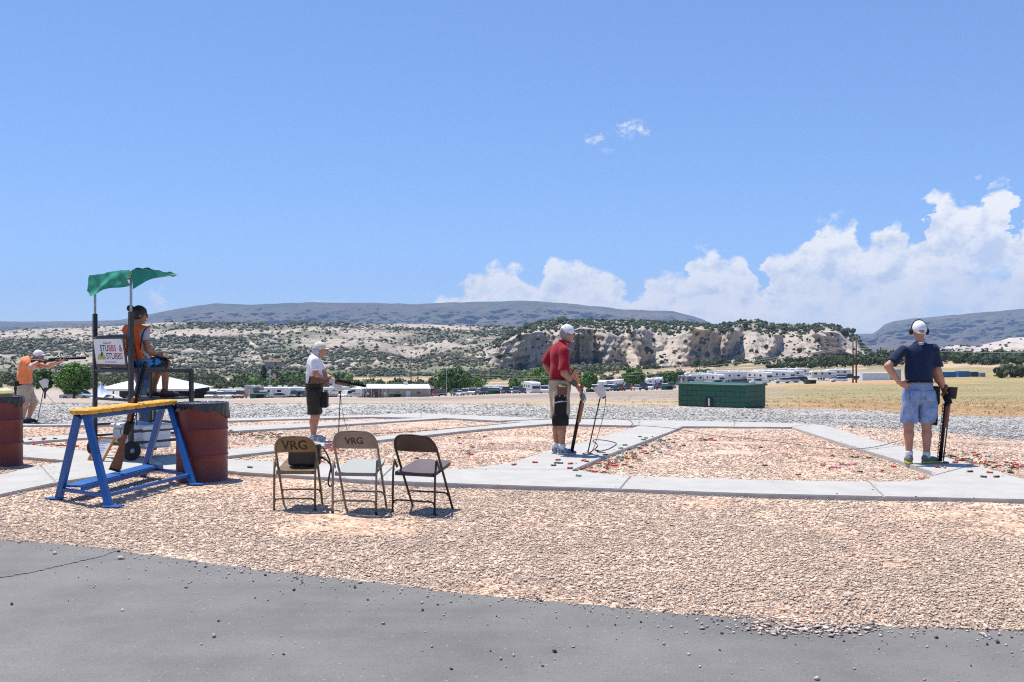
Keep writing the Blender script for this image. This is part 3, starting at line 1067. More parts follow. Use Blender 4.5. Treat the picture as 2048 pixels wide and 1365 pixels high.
M_sand = rock_mat('pale sandstone', (.49, .44, .385), (.40, .36, .315), (.56, .51, .45), 1.0)
SKY_L = [(-900, 668), (0, 663), (100, 657), (200, 654), (340, 645.5), (500, 647), (560, 651), (600, 646), (700, 647), (850, 649), (950, 653), (1040, 654), (1120, 652), (1300, 650)]
SKY_R = [(800, 765), (845, 748), (900, 722), (950, 701), (1000, 680), (1030, 664), (1052, 653), (1075, 646), (1100, 642), (1180, 640), (1250, 641), (1380, 646), (1430, 650.5), (1460, 647), (1480, 643.5), (1512, 641), (1530, 645), (1560, 650), (1640, 648.5), (1675, 652), (1697, 659), (1710, 670), (1722, 688), (1740, 706), (1760, 722)]


def left_fn(px, t):
    base = interp(px, YS620) + 3; sky = interp(px, SKY_L)
    P = np.stack([px * .01, t * 6], 1)
    d = 625 + 760 * t
    led = .055 * np.sin(t * 22 + 2.2 * vnoise(P, .35, 41, 3) + px * .004)
    s = np.clip(t ** .85 + led * np.sin(np.pi * t), 0, 1.02)
    ys = base + (sky - base) * s
    amp = np.sin(np.pi * np.clip(t, 0, 1)) ** .7
    ys = ys - amp * (5.5 * vnoise(P, .55, 42, 5, .55) + 2.2 * np.abs(vnoise(P * np.array([2.5, 5]), .8, 43, 4)))
    ys = ys - 1.2 * vnoise(np.stack([px * .03, t * 2], 1), 1.0, 44, 4) * np.clip(t * 2, 0, 1)
    lg = vnoise(np.stack([px * .018 + t * 3, t * 26], 1), 1.0, 45, 4, .6)
    ys = ys - amp * (2.6 * np.abs(lg) + 1.3 * np.abs(vnoise(np.stack([px * .07, t * 40], 1), 1.0, 46, 3)))
    # a dark ravine towards the canyon mouth
    rav = np.exp(-((px - 800 - 40 * (1 - t)) / 36) ** 2) * np.sin(np.pi * np.clip(t * 1.25, 0, 1))
    return d + 60 * rav, ys + 13 * rav


def left_col(px, t, V):
    P = np.stack([px * .01, t * 6], 1)
    n = vnoise(P * np.array([.8, 2.2]), .55, 51, 5)
    soil = np.array([.42, .45, .38]); rock = np.array([.93, .90, .86])
    k = np.clip((n + .05 + .22 * np.sin(t * 9 + px * .003)) * 3.2, 0, 1)[:, None]
    low = np.clip((.3 - t) / .22, 0, 1)[:, None]
    c = soil * (1 - k) + rock * k
    return c * (1 - low) + np.array([.36, .41, .28]) * low


HL = hill_mesh('hillside', -900, 1240, 3.0, 625, 1385, 210, left_fn, M_sand, left_col)


def right_fn(px, t):
    sky = interp(px, SKY_R)
    base = np.maximum(interp(px, YS620) + 8, sky + 3)
    z0 = px * 0
    but = vnoise(np.stack([px * .008, z0], 1), 1.0, 61, 3, .5)
    # sheer walls stand at these places, tilted slabs between them
    q = px + (t - .4) * 46 * np.sin(px * .011 + 1.0)           # their edges follow tilted joints
    bell = lambda c, w, k=1.0: k * np.exp(-((q - c) / w) ** 4)
    wall = np.clip(bell(1185, 62) + bell(1655, 42) + bell(1035, 62) + bell(1288, 17, .85) + bell(1392, 34, .95) + bell(1452, 15, .9) + bell(1543, 11, .7), 0, 1)
    top_s = np.clip(.80 + .08 * but - .12 * (1 - wall) + .05 * vnoise(np.stack([px * .03, z0], 1), 1.0, 67, 3), .5, .93)
    low_s = .10 + .05 * vnoise(np.stack([px * .02, z0], 1), 1.0, 68, 3) + .1 * (1 - wall)
    a, b = .15, .72
    s = np.where(t < a, t / a * low_s, np.where(t < b, low_s + (t - a) / (b - a) * (top_s - low_s), top_s + (t - b) / (1 - b) * (1 - top_s)))
    run = -9 + 82 * (1 - wall)
    d = np.where(t < a, 700 + t / a * 34, np.where(t < b, 734 + (t - a) / (b - a) * run, 734 + run + (t - b) / (1 - b) * 170))
    sm = lambda a_, b_, x_: (lambda q: q * q * (3 - 2 * q))(np.clip((x_ - a_) / (b_ - a_), 0, 1))
    cl = sm(.0, .14, s) * (1 - .85 * sm(.86, 1.0, s))
    sk = px + 40 * s * np.sign(.2 - but)                       # joints lean with the tilt of the beds
    rid = lambda f, sd, fs: 1 - 2 * np.abs(vnoise(np.stack([sk * f, s * fs], 1), 1.0, sd, 3, .5))
    d = d - cl * (34 * but + 15 * rid(.012, 62, .5) + 5.5 * rid(.034, 66, 1.4) + 2.2 * rid(.10, 69, 5))
    d = d - cl * 1.1 * np.sin(s * 46 + 4 * but + px * .02)      # beds
    ramp = np.clip((1000 - px) / 110, 0, 1)
    d = d + ramp * 130 * t
    ys = base + (sky - base) * s
    ys = ys - np.sin(np.pi * s) * 1.6 * vnoise(np.stack([px * .05, t * 9], 1), 1.0, 64, 4)
    ys = ys - 1.0 * vnoise(np.stack([px * .05, t], 1), 1.0, 65, 4) * np.clip(t * 2, 0, 1)
    return d, ys


def right_col(px, t, V):
    n = vnoise(np.stack([px * .02, t * 7], 1), .9, 52, 5)
    rock = np.array([.98, .95, .93]); veg = np.array([.55, .58, .5])
    k = np.clip((t - .76 + .14 * n) * 6, 0, 1)[:, None]
    ramp = np.clip((1010 - px) / 60, 0, 1)[:, None]
    k = k * (1 - .8 * ramp)
    return rock * (1 + .1 * n[:, None]) * (1 - k) + veg * k


HR = hill_mesh('mesa', 800, 1760, 1.6, 700, 940, 150, right_fn, M_sand, right_col)

# pale knoll far right, beyond the junipers
SKY_K = [(1840, 712), (1890, 694), (1915, 690), (1950, 694), (1985, 686), (2020, 677), (2060, 673), (2200, 668), (2500, 690)]
def knoll_fn(px, t):
    sky = interp(px, SKY_K) - 1.5 * vnoise(np.stack([px * .05, t], 1), 1.0, 71, 4)
    return 1250 + 300 * t, 716 + (sky - 716) * t ** .7 - 2 * np.sin(np.pi * t) * vnoise(np.stack([px * .04, t * 5], 1), 1., 72, 4)
HK = hill_mesh('knoll', 1840, 2500, 3.0, 1250, 1550, 40, knoll_fn, M_sand, lambda px, t, V: np.full((len(px), 3), 1.05) * (1 + .15 * vnoise(np.stack([px * .05, t * 5], 1), 1., 73, 4)[:, None]))

M_mount = rock_mat('wooded mountain', (.085, .105, .06), (.13, .12, .085), (.20, .14, .115), .09)
SKY_M = [(-1200, 630), (-400, 640), (0, 643.5), (100, 643), (190, 642), (240, 640), (290, 631), (340, 621), (380, 613), (430, 606.5), (470, 609), (500, 610.5), (560, 607.5), (610, 605), (700, 606.5), (760, 606), (830, 609), (890, 606), (950, 604), (1050, 602), (1120, 606), (1200, 613.5), (1230, 618), (1300, 621.5), (1345, 623), (1400, 637), (1425, 648), (1470, 660), (1560, 668), (1640, 672), (1700, 669), (1745, 667), (1758, 659), (1768, 650), (1790, 642), (1830, 637), (1900, 631), (2000, 622.5), (2048, 618), (2300, 600), (2700, 612), (3300, 625)]


def mount_fn(px, t):
    sky = interp(px, SKY_M)
    P = np.stack([px * .02, t * 4], 1)
    ridge = np.abs(vnoise(P, 1.0, 81, 5, .6))
    d = 4300 + 2300 * t
    s = t ** .8
    ys = 706 + (sky - 706) * s + np.sin(np.pi * np.clip(t, 0, 1)) * (5.5 * ridge - 2) - .7 * vnoise(np.stack([px * .04, t], 1), 1., 82, 3) * t
    return d + 350 * ridge * np.sin(np.pi * t), ys


HM = hill_mesh('mountain_range', -1200, 3300, 5.0, 4300, 6600, 90, mount_fn, M_mount, lambda px, t, V: np.ones((len(px), 3)) * (1 + .2 * vnoise(np.stack([px * .006, t * 6], 1), 1., 83, 4)[:, None]))

# ---------------------------------------------------------------- scrub, woodland
def ico(sub=0):
    bm = bmesh.new(); bmesh.ops.create_icosphere(bm, subdivisions=max(sub, 1), radius=1)
    v = np.array([x.co[:] for x in bm.verts]); f = np.array([[q.index for q in g.verts] for g in bm.faces]); bm.free()
    return v, f
ICO0 = ico(1)
ICO1 = ico(2)
M_scrub = mat('juniper foliage', (.06, .08, .04), .95, tint=True, scale=1.2, spec=.1, obj=False, contrast=(.3, .7))


def on_hill(H, n, r, prob):
    V, px, t = H
    i = r.integers(0, len(V), n)
    k = prob(px[i], t[i]) > r.uniform(0, 1, n)
    i = i[k]
    return V[i] + r.normal(0, 2.0, (len(i), 3)) * np.array([1, 1, 0]), px[i], t[i]


def scrub():
    r = np.random.default_rng(5)
    def pl(px, t):
        n = vnoise(np.stack([px * .01, t * 6], 1) * np.array([.8, 2.2]), .55, 51, 5) + .12 + .25 * np.sin(t * 9 + px * .003)
        return np.clip(.43 - 1.25 * n + .5 * np.clip((.36 - t) / .2, 0, 1), .06, .95) * np.where(px < -200, .35, 1)
    C, px, t = on_hill(HL, 46000, r, pl)
    S = np.exp(r.normal(math.log(1.25), .36, len(C))) * (.75 + .4 * t)
    cols = np.array([.09, .10, .065]) * np.exp(r.normal(0, .22, (len(C), 1))) + r.uniform(0, .012, (len(C), 3))  # shrub green lightened, distance haze partly put into the colour
    tag(scatter_mesh('scrub', C + np.array([0, 0, .5]), S, cols, M_scrub, *ICO0, r, .2, .85), 'dark junipers and sagebrush dotting the pale rocky hillside', 'scrub', kind='stuff')
    def pr(px, t):
        rmp = np.clip((1010 - px) / 60, 0, 1)
        return np.clip((t - .68) * 4, .035, .95) * (1 - .6 * rmp)
    C, px, t = on_hill(HR, 15000, r, pr)
    S = np.exp(r.normal(math.log(1.15), .34, len(C)))
    cols = np.array([.058, .075, .042]) * np.exp(r.normal(0, .22, (len(C), 1)))
    tag(scatter_mesh('scrub', C + np.array([0, 0, .3]), S, cols, M_scrub, *ICO0, r, .2, .85), 'dark junipers along the top of the sandstone cliffs', 'scrub', kind='stuff')
    C, px, t = on_hill(HK, 700, r, lambda px, t: np.where(px < 1985, .6, .15))
    tag(scatter_mesh('scrub', C, np.full(len(C), 2.4), np.full((len(C), 3), .06), M_scrub, *ICO0, r, .2, .85), 'bushes dotting the pale knoll at far right', 'scrub', kind='stuff')

    # boulders and broken ledges
    M_bould = mat('broken sandstone', (.5, .44, .37), .95, tint=True, scale=.6, spec=.1, obj=False)
    for H, n, pf, sz, lb in ((HL, 17000, lambda px, t: np.clip(.3 + .9 * vnoise(np.stack([px * .02, t * 12], 1), 1.0, 55, 4), 0, .9) * np.clip((t - .1) * 8, 0, 1), 1.5, 'pale boulders and broken ledges on the left hillside'), (HR, 5000, lambda px, t: np.clip(.45 * (px < 1010) + .4 * (t < .16) - .1, 0, .9), 1.1, 'pale boulders strewn on the sandstone mesa')):
        C, px, t = on_hill(H, n, r, pf)
        S = np.exp(r.normal(math.log(sz), .45, len(C)))
        cols = np.array([.50, .44, .37]) * r.uniform(.72, 1.12, (len(C), 1))
        tag(scatter_mesh('boulders', C, S, cols, M_bould, *ICO0, r, .28, .6), lb, 'boulders', kind='stuff')

    # foliage masses on the valley floor
    def mass(name, label, n, pxr, dr, size, colour, dens=None, clump=5):
        px = r.uniform(*pxr, n); d = np.sqrt(r.uniform(dr[0] ** 2, dr[1] ** 2, n))
        x = (px - CX) / F_PX * d
        if dens is not None:
            k = dens(px, d, x) > r.uniform(0, 1, n); px, d, x = px[k], d[k], x[k]
        z = G(x, d)
        h = np.exp(r.normal(math.log(size), .28, len(x)))
        tone = np.exp(r.normal(0, .22, (len(x), 1))); hue = r.uniform(0, 1, (len(x), 1))
        col = (np.array(colour[0]) * (1 - hue) + np.array(colour[1]) * hue) * tone
        n = len(x); C0 = np.column_stack([x, d, z + h * .62])
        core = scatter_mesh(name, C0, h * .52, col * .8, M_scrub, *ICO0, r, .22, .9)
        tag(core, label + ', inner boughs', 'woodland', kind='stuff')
        k = 46
        u = r.normal(size=(n, k, 3)); u /= np.linalg.norm(u, axis=2)[:, :, None]
        lob = 1 + .35 * np.sin(u[:, :, :1] * 3 + r.uniform(0, 6, (n, 1, 1))) * np.sin(u[:, :, 2:] * 4 + r.uniform(0, 6, (n, 1, 1)))
        Pc = C0[:, None] + u * lob * r.uniform(.55, 1.0, (n, k, 1)) * h[:, None, None] * np.array([.85, .85, .68])
        a = r.normal(size=(n, k, 3)); a /= np.linalg.norm(a, axis=2)[:, :, None]
        b = np.cross(a, u + .4 * r.normal(size=u.shape)); b /= np.linalg.norm(b, axis=2)[:, :, None]
        s_ = h[:, None, None] * r.uniform(.14, .30, (n, k, 1))
        Q = np.stack([Pc - a * s_, Pc - b * s_ * .7, Pc + a * s_, Pc + b * s_ * .7], 2).reshape(-1, 3)
        cc = (col[:, None] * r.uniform(.7, 1.35, (n, k, 1))).reshape(-1, 3)
        tag(link(name, np_mesh(name, Q, np.arange(len(Q)).reshape(-1, 4), M_scrub, False, cc)), label, 'woodland', kind='stuff')
    patch = lambda f, s, th: (lambda px, d, x: np.clip((vnoise(np.stack([x, d], 1), f, s, 3) + th) * 2.5, 0, 1))
    mass('woodland', 'belt of grey green trees and brush beyond the parking lots', 2600, (-350, 1420), (360, 620), 1.75, ((.085, .12, .045), (.13, .14, .08)), patch(.012, 91, .45))
    mass('woodland', 'fresh green cottonwood thicket at the foot of the hillside', 150, (470, 700), (430, 560), 2.6, ((.10, .17, .04), (.09, .13, .05)), patch(.02, 92, .3))
    mass('woodland', 'dark juniper stand covering the rise at right', 2000, (1380, 2300), (430, 640), 2.1, ((.065, .092, .042), (.085, .105, .055)), lambda px, d, x: np.clip((vnoise(np.stack([x, d], 1), .017, 93, 3) + .25 + (px - 1650) / 500) * 2, 0, 1) * np.clip((d - 415) / 30, 0, 1))
    mass('woodland', 'lone clump of junipers at the right edge of the field', 10, (1995, 2080), (290, 315), 2.6, ((.06, .075, .04), (.08, .09, .05)))


scrub()

# ================================================================ things on the pad
M_steel_blk = mat('chipped black paint', (.018, .018, .02), .45, (.03, .03, .032), 20.0, .0006, 50.0, dirt=((.16, .14, .125), 34.0, .64))
M_galv = mat('galvanised pipe', (.42, .42, .43), .4, (.32, .32, .33), 12.0, metal=.7)
M_rubber = mat('black rubber', (.02, .02, .021), .8, bump=.0006)
M_blue = mat('glossy blue paint', (.009, .095, .34), .4, (.008, .075, .27), 6.0, .0004, 40.0, dirt=((.20, .20, .24), 22.0, .69))
M_yel = mat('yellow rubber coating', (.72, .36, .022), .55, (.60, .29, .02), 14.0, .0008, 70.0, dirt=((.30, .17, .05), 26.0, .66))
M_drum = mat('weathered red drum paint', (.155, .021, .015), .5, (.12, .018, .014), 5.0, .0006, 30.0, dirt=((.19, .05, .035), 9.0, .76))
M_bag = mat('black plastic bag', (.012, .012, .014), .22, bump=.003, bscale=26.0, spec=.7)
M_white = mat('white plastic', (.74, .74, .73), .5, (.66, .66, .65), 6.0)
M_paper = mat('white paper', (.78, .78, .78), .7, (.72, .73, .75), 9.0)
M_wood_or = mat('orange varnished wood', (.58, .22, .045), .5, (.45, .16, .035), 14.0, stretch=(1, 6, 1))
M_walnut = mat('oiled walnut', (.175, .06, .022), .35, (.095, .033, .014), 16.0, stretch=(1.2, 9, 9), contrast=(.3, .7))
M_gun = mat('blued gun steel', (.016, .016, .018), .35, metal=.6)
M_silver = mat('polished receiver', (.50, .50, .50), .3, metal=.9)
M_green_dk = mat('dark green tarpaulin', (.014, .27, .165), .6, (.012, .21, .13), 7.0, .002, 25.0)
M_ink = mat('black marker ink', (.03, .025, .022), .7)
M_signw = mat('enamelled sign white', (.76, .77, .79), .4, (.70, .71, .74), 5.0)
M_frame = mat('brown plywood', (.11, .075, .055), .7, (.075, .05, .04), 12.0, stretch=(1, 5, 1))
M_redink = mat('sign red', (.45, .04, .035), .6)
M_lime = mat('sign yellow green', (.50, .46, .03), .6, (.32, .33, .04), 30.0)


# ---------------------------------------------------------------- folding chairs
def folding_chair(label, rear_l, rear_r, paint, seat_paint, height, text=None, text_h=.07):
    """steel folding chair seen from behind; rear_l / rear_r are its two back feet on the gravel"""
    a = W(*rear_l, lift=-.043); b = W(*rear_r, lift=-.043)
    xa = (b - a); wdt = xa.length; xa.normalize()
    mid = (a + b) / 2
    fw = Vector((-xa.y, xa.x, 0))
    o = thing('folding_chair', label, 'chair', (mid.x, mid.y, -.046), math.atan2(xa.y, xa.x), 'folding chairs in a row on the gravel')
    w2 = wdt / 2; D = .43; H = height; SZ = .40
    # back hoop: front feet -> up and back over the backrest -> front feet
    lean = lambda z: D - .04 - (D + .02) * (z / H) * .93
    hoop = []
    for z in np.linspace(.0, H - .13, 9): hoop.append((-w2 * (.98 + .02 * z), lean(z), z))
    for k in range(1, 8):
        an = math.pi / 2 * k / 8
        hoop.append((-w2 * .98 + (1 - math.cos(an)) * .11, lean(H - .13 + .12 * math.sin(an)), H - .13 + .12 * math.sin(an)))
    hoop.append((0, lean(H), H - .004))
    hoop += [(-x, y, z) for x, y, z in hoop[-2::-1]]
    MB().tube(hoop, .0115, 8).build('back_frame', paint, o)
    # backrest: curved pressed sheet with a rolled top
    z0, z1 = H * .775, H - .008
    def back(u, v):
        x = (u - .5) * 2
        z = z0 + (z1 - z0) * v
        k = min(1.0, (H - .004 - z) / .12)
        hw = (w2 * .98 - .11) + .11 * math.sqrt(max(0, 1 - (1 - k) ** 2)) - .004
        return (x * hw, lean(z) - .004 - .028 * (1 - x * x) + .003, z)
    m = MB().grid(back, 16, 9)
    m.grid(lambda u, v: tuple(Vector(back(1 - u, v)) + Vector((0, .006, 0))), 16, 9)
    bk = m.build('backrest', paint, o, fix=False)
    # seat pan
    sw = w2 - .015
    def seat(u, v):
        x = (u - .5) * 2 * sw * (1 - .08 * v); y = .02 + (D + .02) * v * .94
        r_ = .05
        ex = max(0, abs(u - .5) * 2 * sw - (sw - r_)); ey = max(0, r_ - (1 - v) * .44)
        if ex > 0 and ey > 0:
            q = math.hypot(ex, ey)
            if q > r_:
                y -= (ey - ey * r_ / q); x -= math.copysign(ex - ex * r_ / q, x)
        dish = .012 * (1 - (2 * u - 1) ** 2) * math.sin(math.pi * min(1, max(0, v)))
        return (x, y, SZ - .028 + .075 * v - dish)
    st = MB().grid(seat, 14, 14)
    st.build('seat', seat_paint, o, fix=False)
    rim = [Vector(seat(0, t / 10)) for t in range(11)] + [Vector(seat(t / 10, 1)) for t in range(1, 11)] + [Vector(seat(1, 1 - t / 10)) for t in range(1, 11)] + [Vector(seat(1 - t / 10, 0)) for t in range(1, 11)]
    sk = MB()
    n = len(rim) - 1
    sk.add([p for p in rim] + [p - Vector((0, 0, .032)) for p in rim], [(i, i + 1, n + 2 + i, n + 1 + i) for i in range(n)], 0, True)
    sk.build('seat_rim', paint, o, fix=False)
    # rear legs: straight tubes up to the pivots at the seat side
    for sx in (-1, 1):
        g = MB().tube([(sx * w2 * 1.0, 0, 0), (sx * w2 * 1.0, .012, SZ - .05), (sx * (w2 + .002), .035, SZ + .085)], .0105, 8)
        g.lathe([(.0, -.012), (.014, -.012), (.015, .004), (.012, .012)], 8, (sx * w2, 0, .006), m=1)
        g.build('leg', [paint, M_rubber], o)
        pv = MB().bar((sx * (w2 + .004), .035, SZ + .085), (sx * (w2 + .004), .10, SZ + .005), .008, .024)
        pv.build('hinge_bracket', paint, o)
    for z, y, name in ((.115, .008, 'stretcher'), (.16, lean(.16), 'stretcher')):
        q = w2 - .004
        MB().tube([(-q, y, z - .035), (-q + .012, y, z - .008), (-q + .04, y, z), (q - .04, y, z), (q - .012, y, z - .008), (q, y, z - .035)], .0085, 8).build(name, paint, o)
    if text:
        zc = (z0 + z1) / 2 - .01
        M = frame((0, lean(zc) - .0345, zc), (1, 0, 0), (0, -.07, 1))
        t = text_obj('lettering', text, text_h, M_ink, bk, M)
        me = t.data
        # wrap the letters on the curved sheet, slightly irregular as if hand painted
        for v in me.vertices:
            x = v.co.x / (w2 * .98)
            v.co.y = lean(v.co.z) - .0035 - .028 * (1 - x * x) + .0005 - (.0016 if v.co.y < lean(v.co.z) - .034 else .0)
            v.co.z += .003 * math.sin(v.co.x * 31) + .01 * x * 0
    return o


M_ch1 = mat('tan chair enamel', (.21, .135, .062), .45, (.15, .095, .045), 9.0, dirt=((.07, .05, .03), 20.0, .63))
M_ch2 = mat('beige grey chair enamel', (.225, .19, .155), .45, (.18, .15, .12), 9.0, dirt=((.12, .10, .085), 20.0, .66))
M_ch3 = mat('dark brown chair enamel', (.042, .026, .02), .42, (.03, .018, .014), 9.0)
M_seat2 = mat('pale grey seat enamel', (.34, .315, .285), .65, (.29, .35, .34), 6.0)
M_seat3 = mat('violet brown seat enamel', (.105, .08, .088), .6, (.085, .06, .07), 6.0)
folding_chair('tan folding chair with big hand painted VRG and a bag on its seat', (548, 1022), (630, 1022), M_ch1, M_ch1, .70, 'VRG', .125)
folding_chair('beige grey folding chair with stencilled VRG, middle of the three', (665, 1026), (752, 1028), M_ch2, M_seat2, .762, 'VRG', .088)
folding_chair('plain dark brown folding chair at the right end of the row', (785, 1024), (869, 1030), M_ch3, M_seat3, .725)


def bag_on_chair():
    c = W(592, 1022, lift=-.043)
    o = thing('shoulder_bag', 'dark brown shoulder bag with dangling strap on the tan folding chair', 'bag', (c.x + .045, c.y + .20, -.046 + .405))
    M_lea = mat('dark brown leather', (.035, .02, .014), .5, (.022, .013, .01), 14.0, .0015, 60.0)
    f = folds(rbox((0, 0, .10), (.30, .13, .20), .025), .004, 28, 3)
    skin_obj('body', sdf(f, (-.17, -.09, -.02), (.17, .09, .22), .0075), M_lea, o)
    f = folds(rbox((0, -.062, .145), (.29, .02, .11), .009), .002, 22, 5)
    skin_obj('flap', sdf(f, (-.16, -.08, .08), (.16, -.04, .21), .006), M_lea, o)
    p = [(.13, -.02, .19), (.19, -.05, .15), (.24, -.07, .06), (.265, -.08, -.05), (.275, -.085, -.13), (.262, -.09, -.19), (.235, -.09, -.165), (.245, -.085, -.08), (.255, -.06, .0), (.20, .0, .05), (.15, .03, .07)]
    MB().tube(catmull(p, 5), .012, 6, flat=.3).build('strap', M_lea, o)
    MB().tube(catmull([(-.08, -.075, .19), (-.02, -.08, .17), (.06, -.078, .165), (.12, -.07, .15)], 4), .006, 6).build('piping', mat('tan piping', (.35, .23, .12), .6), o)


def catmull(P, n):
    P = [Vector(p) for p in P]
    Q = [P[0]] + P + [P[-1]]
    out = []
    for i in range(1, len(Q) - 2):
        for k in range(n):
            t = k / n
            a, b, c, d = Q[i - 1], Q[i], Q[i + 1], Q[i + 2]
            out.append(.5 * ((2 * b) + (c - a) * t + (2 * a - 5 * b + 4 * c - d) * t * t + (3 * b - a - 3 * c + d) * t ** 3))
    out.append(P[-1])
    return out


bag_on_chair()

# ---------------------------------------------------------------- shotguns
def shotgun(name, label, butt, muzzle, up=(0, 0, 1), wood=None, open_deg=0.0, hinge=None, length=None, metal=None, high_rib=True, group='shotguns'):
    """break-action trap gun; built along +X (butt at 0) and laid from butt to muzzle"""
    wood = wood or M_walnut; metal = metal or M_gun
    L = 1.20
    if open_deg:
        # hinge at x=.47; the barrels lie along hinge->muzzle and the stock is folded from them
        hinge = Vector(hinge); mz = Vector(muzzle)
        x = (mz - hinge).normalized()
        M = frame(hinge, x, Vector(up).cross(x))
        k = (mz - hinge).length / (L - .47)
        M = M @ Matrix.Diagonal((k, 1, 1, 1)) @ Matrix.Translation((-.47, 0, 0))
        rootM = M
    else:
        b = Vector(butt); mz = Vector(muzzle)
        x = (mz - b).normalized()
        rootM = frame(b, x, Vector(up).cross(x)) @ Matrix.Diagonal(((mz - b).length / L, 1, 1, 1))
    o = thing(name, label, 'shotgun', rootM.translation, 0, group)
    loc = rootM.copy(); loc.translation = (0, 0, 0)
    ST = Matrix.Translation((.47, 0, -.02)) @ Matrix.Rotation(R(open_deg), 4, 'Y') @ Matrix.Translation((-.47, 0, .02)) if open_deg else Matrix.Identity(4)

    def put(mb, nm, mt, stock=False, parent=None, bevel=0.0):
        me = mb.mesh(nm, mt, bevel)
        me.transform(loc @ (ST if stock else Matrix.Identity(4)))
        return link(nm, me, parent or o)
    XZ = lambda a, b, d: (a, d, b)
    # stock with comb, wrist and pistol grip
    pr = [(.0, -.115), (.006, .012), (.20, .008), (.235, -.004), (.30, -.012), (.36, -.005), (.40, -.004), (.40, -.045), (.365, -.055), (.335, -.098), (.305, -.105), (.285, -.072), (.25, -.064), (.10, -.092)]
    put(MB().prism(pr, -.021, .021, XZ), 'stock', wood, True, bevel=.009)
    put(MB().prism([(-.018, -.117), (-.016, .013), (-.001, .012), (-.001, -.115)], -.02, .02, XZ), 'butt_pad', M_rubber, True, bevel=.004)
    rc = put(MB().prism([(.395, -.05), (.395, .012), (.43, .024), (.53, .024), (.53, -.045), (.49, -.056)], -.02, .02, XZ), 'receiver', metal, True, bevel=.005)
    tg = [(.40 + .05 * math.cos(a) * 1.0 + .02, 0, -.055 + .034 * math.sin(a)) for a in np.linspace(math.pi, 2 * math.pi, 9)]
    put(MB().tube(tg, .004, 6), 'trigger_guard', M_gun, True, rc)
    put(MB().prism([(.535, -.047), (.535, .0), (.80, -.004), (.81, -.02), (.79, -.042), (.60, -.05)], -.021, .021, XZ), 'fore_end', wood, bevel=.009)
    br = MB().tube([(.50, 0, .012), (1.2, 0, .012)], .0125, 10)
    br.tube([(.50, 0, -.0115), (1.2, 0, -.0115)], .0125, 10)
    br = put(br, 'barrel', M_gun)
    z = .040 if high_rib else .031
    rb = MB().box((.85, 0, z), (.68, .010, .004))
    for i in range(17): rb.box((.53 + i * .041, 0, z - .009), (.012, .005, .018))
    put(rb, 'rib', M_gun, False, br)
    return o


# ---------------------------------------------------------------- gun rack
def gun_rack():
    a0, a1 = W(117, 1001, -.043), W(219, 1017, -.043)          # near pair of feet
    b0, b1 = W(286, 953, -.043), W(386, 972, -.043)            # far pair
    base = Vector(((a0 + a1 + b0 + b1) / 4)[:])
    o = thing('gun_rack', 'blue A-frame shotgun rack with scalloped yellow top board', 'gun rack', base)
    P = lambda v: Vector(v) - base
    na, fa = (a0 + a1) / 2, (b0 + b1) / 2
    H = .86
    tn = na + Vector((-.01, .0, H)); tf = fa + Vector((-.0, -.02, H))
    ax = (tf - tn).normalized(); side = Vector((ax.y, -ax.x, 0))
    for ft, tp in ((a0, tn), (a1, tn), (b0, tf), (b1, tf)):
        s = 1 if (ft - tp).dot(side) > 0 else -1
        leg = MB().bar(P(ft), P(tp + side * s * .045), .062, .062, up=ax)
        g = leg.build('leg', M_blue, o, bevel=.004)
        MB().box(P(ft) + side * s * .035 + Vector((0, 0, .022)), (.17, .11, .012), Matrix.Rotation(math.atan2(side.y, side.x), 3, 'Z')).build('foot_plate', M_blue, g, bevel=.003)
    def at(foot, top, z): return foot.lerp(top, (z - foot.z) / (top.z - foot.z))
    zc = .07
    for f0, f1, tp in ((a0, a1, tn), (b0, b1, tf)):
        MB().bar(P(at(f0, tp, zc)), P(at(f1, tp, zc)), .032, .032).build('crossbar', M_blue, o, bevel=.003)
    MB().bar(P(at(a1, tn, zc) ), P(at(b1, tf, zc)), .034, .034).build('long_bar', M_blue, o, bevel=.003)
    MB().bar(P(tn + Vector((0, 0, -.02))), P(tf + Vector((0, 0, -.02))), .05, .04).build('ridge_bar', M_blue, o, bevel=.003)
    # butt tray along the left legs
    t0 = at(a0, tn, zc + .035); t1 = at(b0, tf, zc + .035)
    off = side * .10
    MB().bar(P(t0 + off), P(t1 + off), .19, .022).build('butt_tray', M_blue, o, bevel=.003)
    MB().bar(P(t0 + off * 1.98 - Vector((0, 0, .026))), P(t1 + off * 1.98 - Vector((0, 0, .026))), .014, .05).build('tray_lip', M_blue, o, bevel=.003)
    # the board: thick yellow padding with notches for the barrels on both edges
    Lb = (tf - tn).length + .16; nN = 8
    step = Lb / nN
    outl = []
    for i in range(nN):
        x0 = -.08 + i * step
        outl += [(x0 + .012, .062), (x0 + .03, .108), (x0 + step * .5, .125), (x0 + step - .03, .108), (x0 + step - .012, .062)]
    poly = [(-.115, 0)] + outl + [(Lb - .045, 0)] + [(x, -y) for x, y in outl[::-1]]
    f = lambda x, y, d: P(tn) + ax * x + side * y + Vector((0, 0, .012 + d))
    MB().prism(poly, 0, .048, f).build('top_board', M_yel, o, bevel=.012)
    return tn, tf, ax, side, t0 + off, t1 + off


RK = gun_rack()
_bt = RK[4].lerp(RK[5], .50) + Vector((0, 0, .012)) + RK[3] * .03
_mz = AT(290, 722, 10.62)
shotgun('shotgun', 'shotgun with oiled walnut stock leaning in the blue gun rack', _bt + Vector((0, 0, .03)), _mz, up=(1, -.1, -.25), wood=mat('reddish walnut', (.22, .075, .026), .35, (.11, .036, .015), 16.0, stretch=(1.2, 9, 9)))


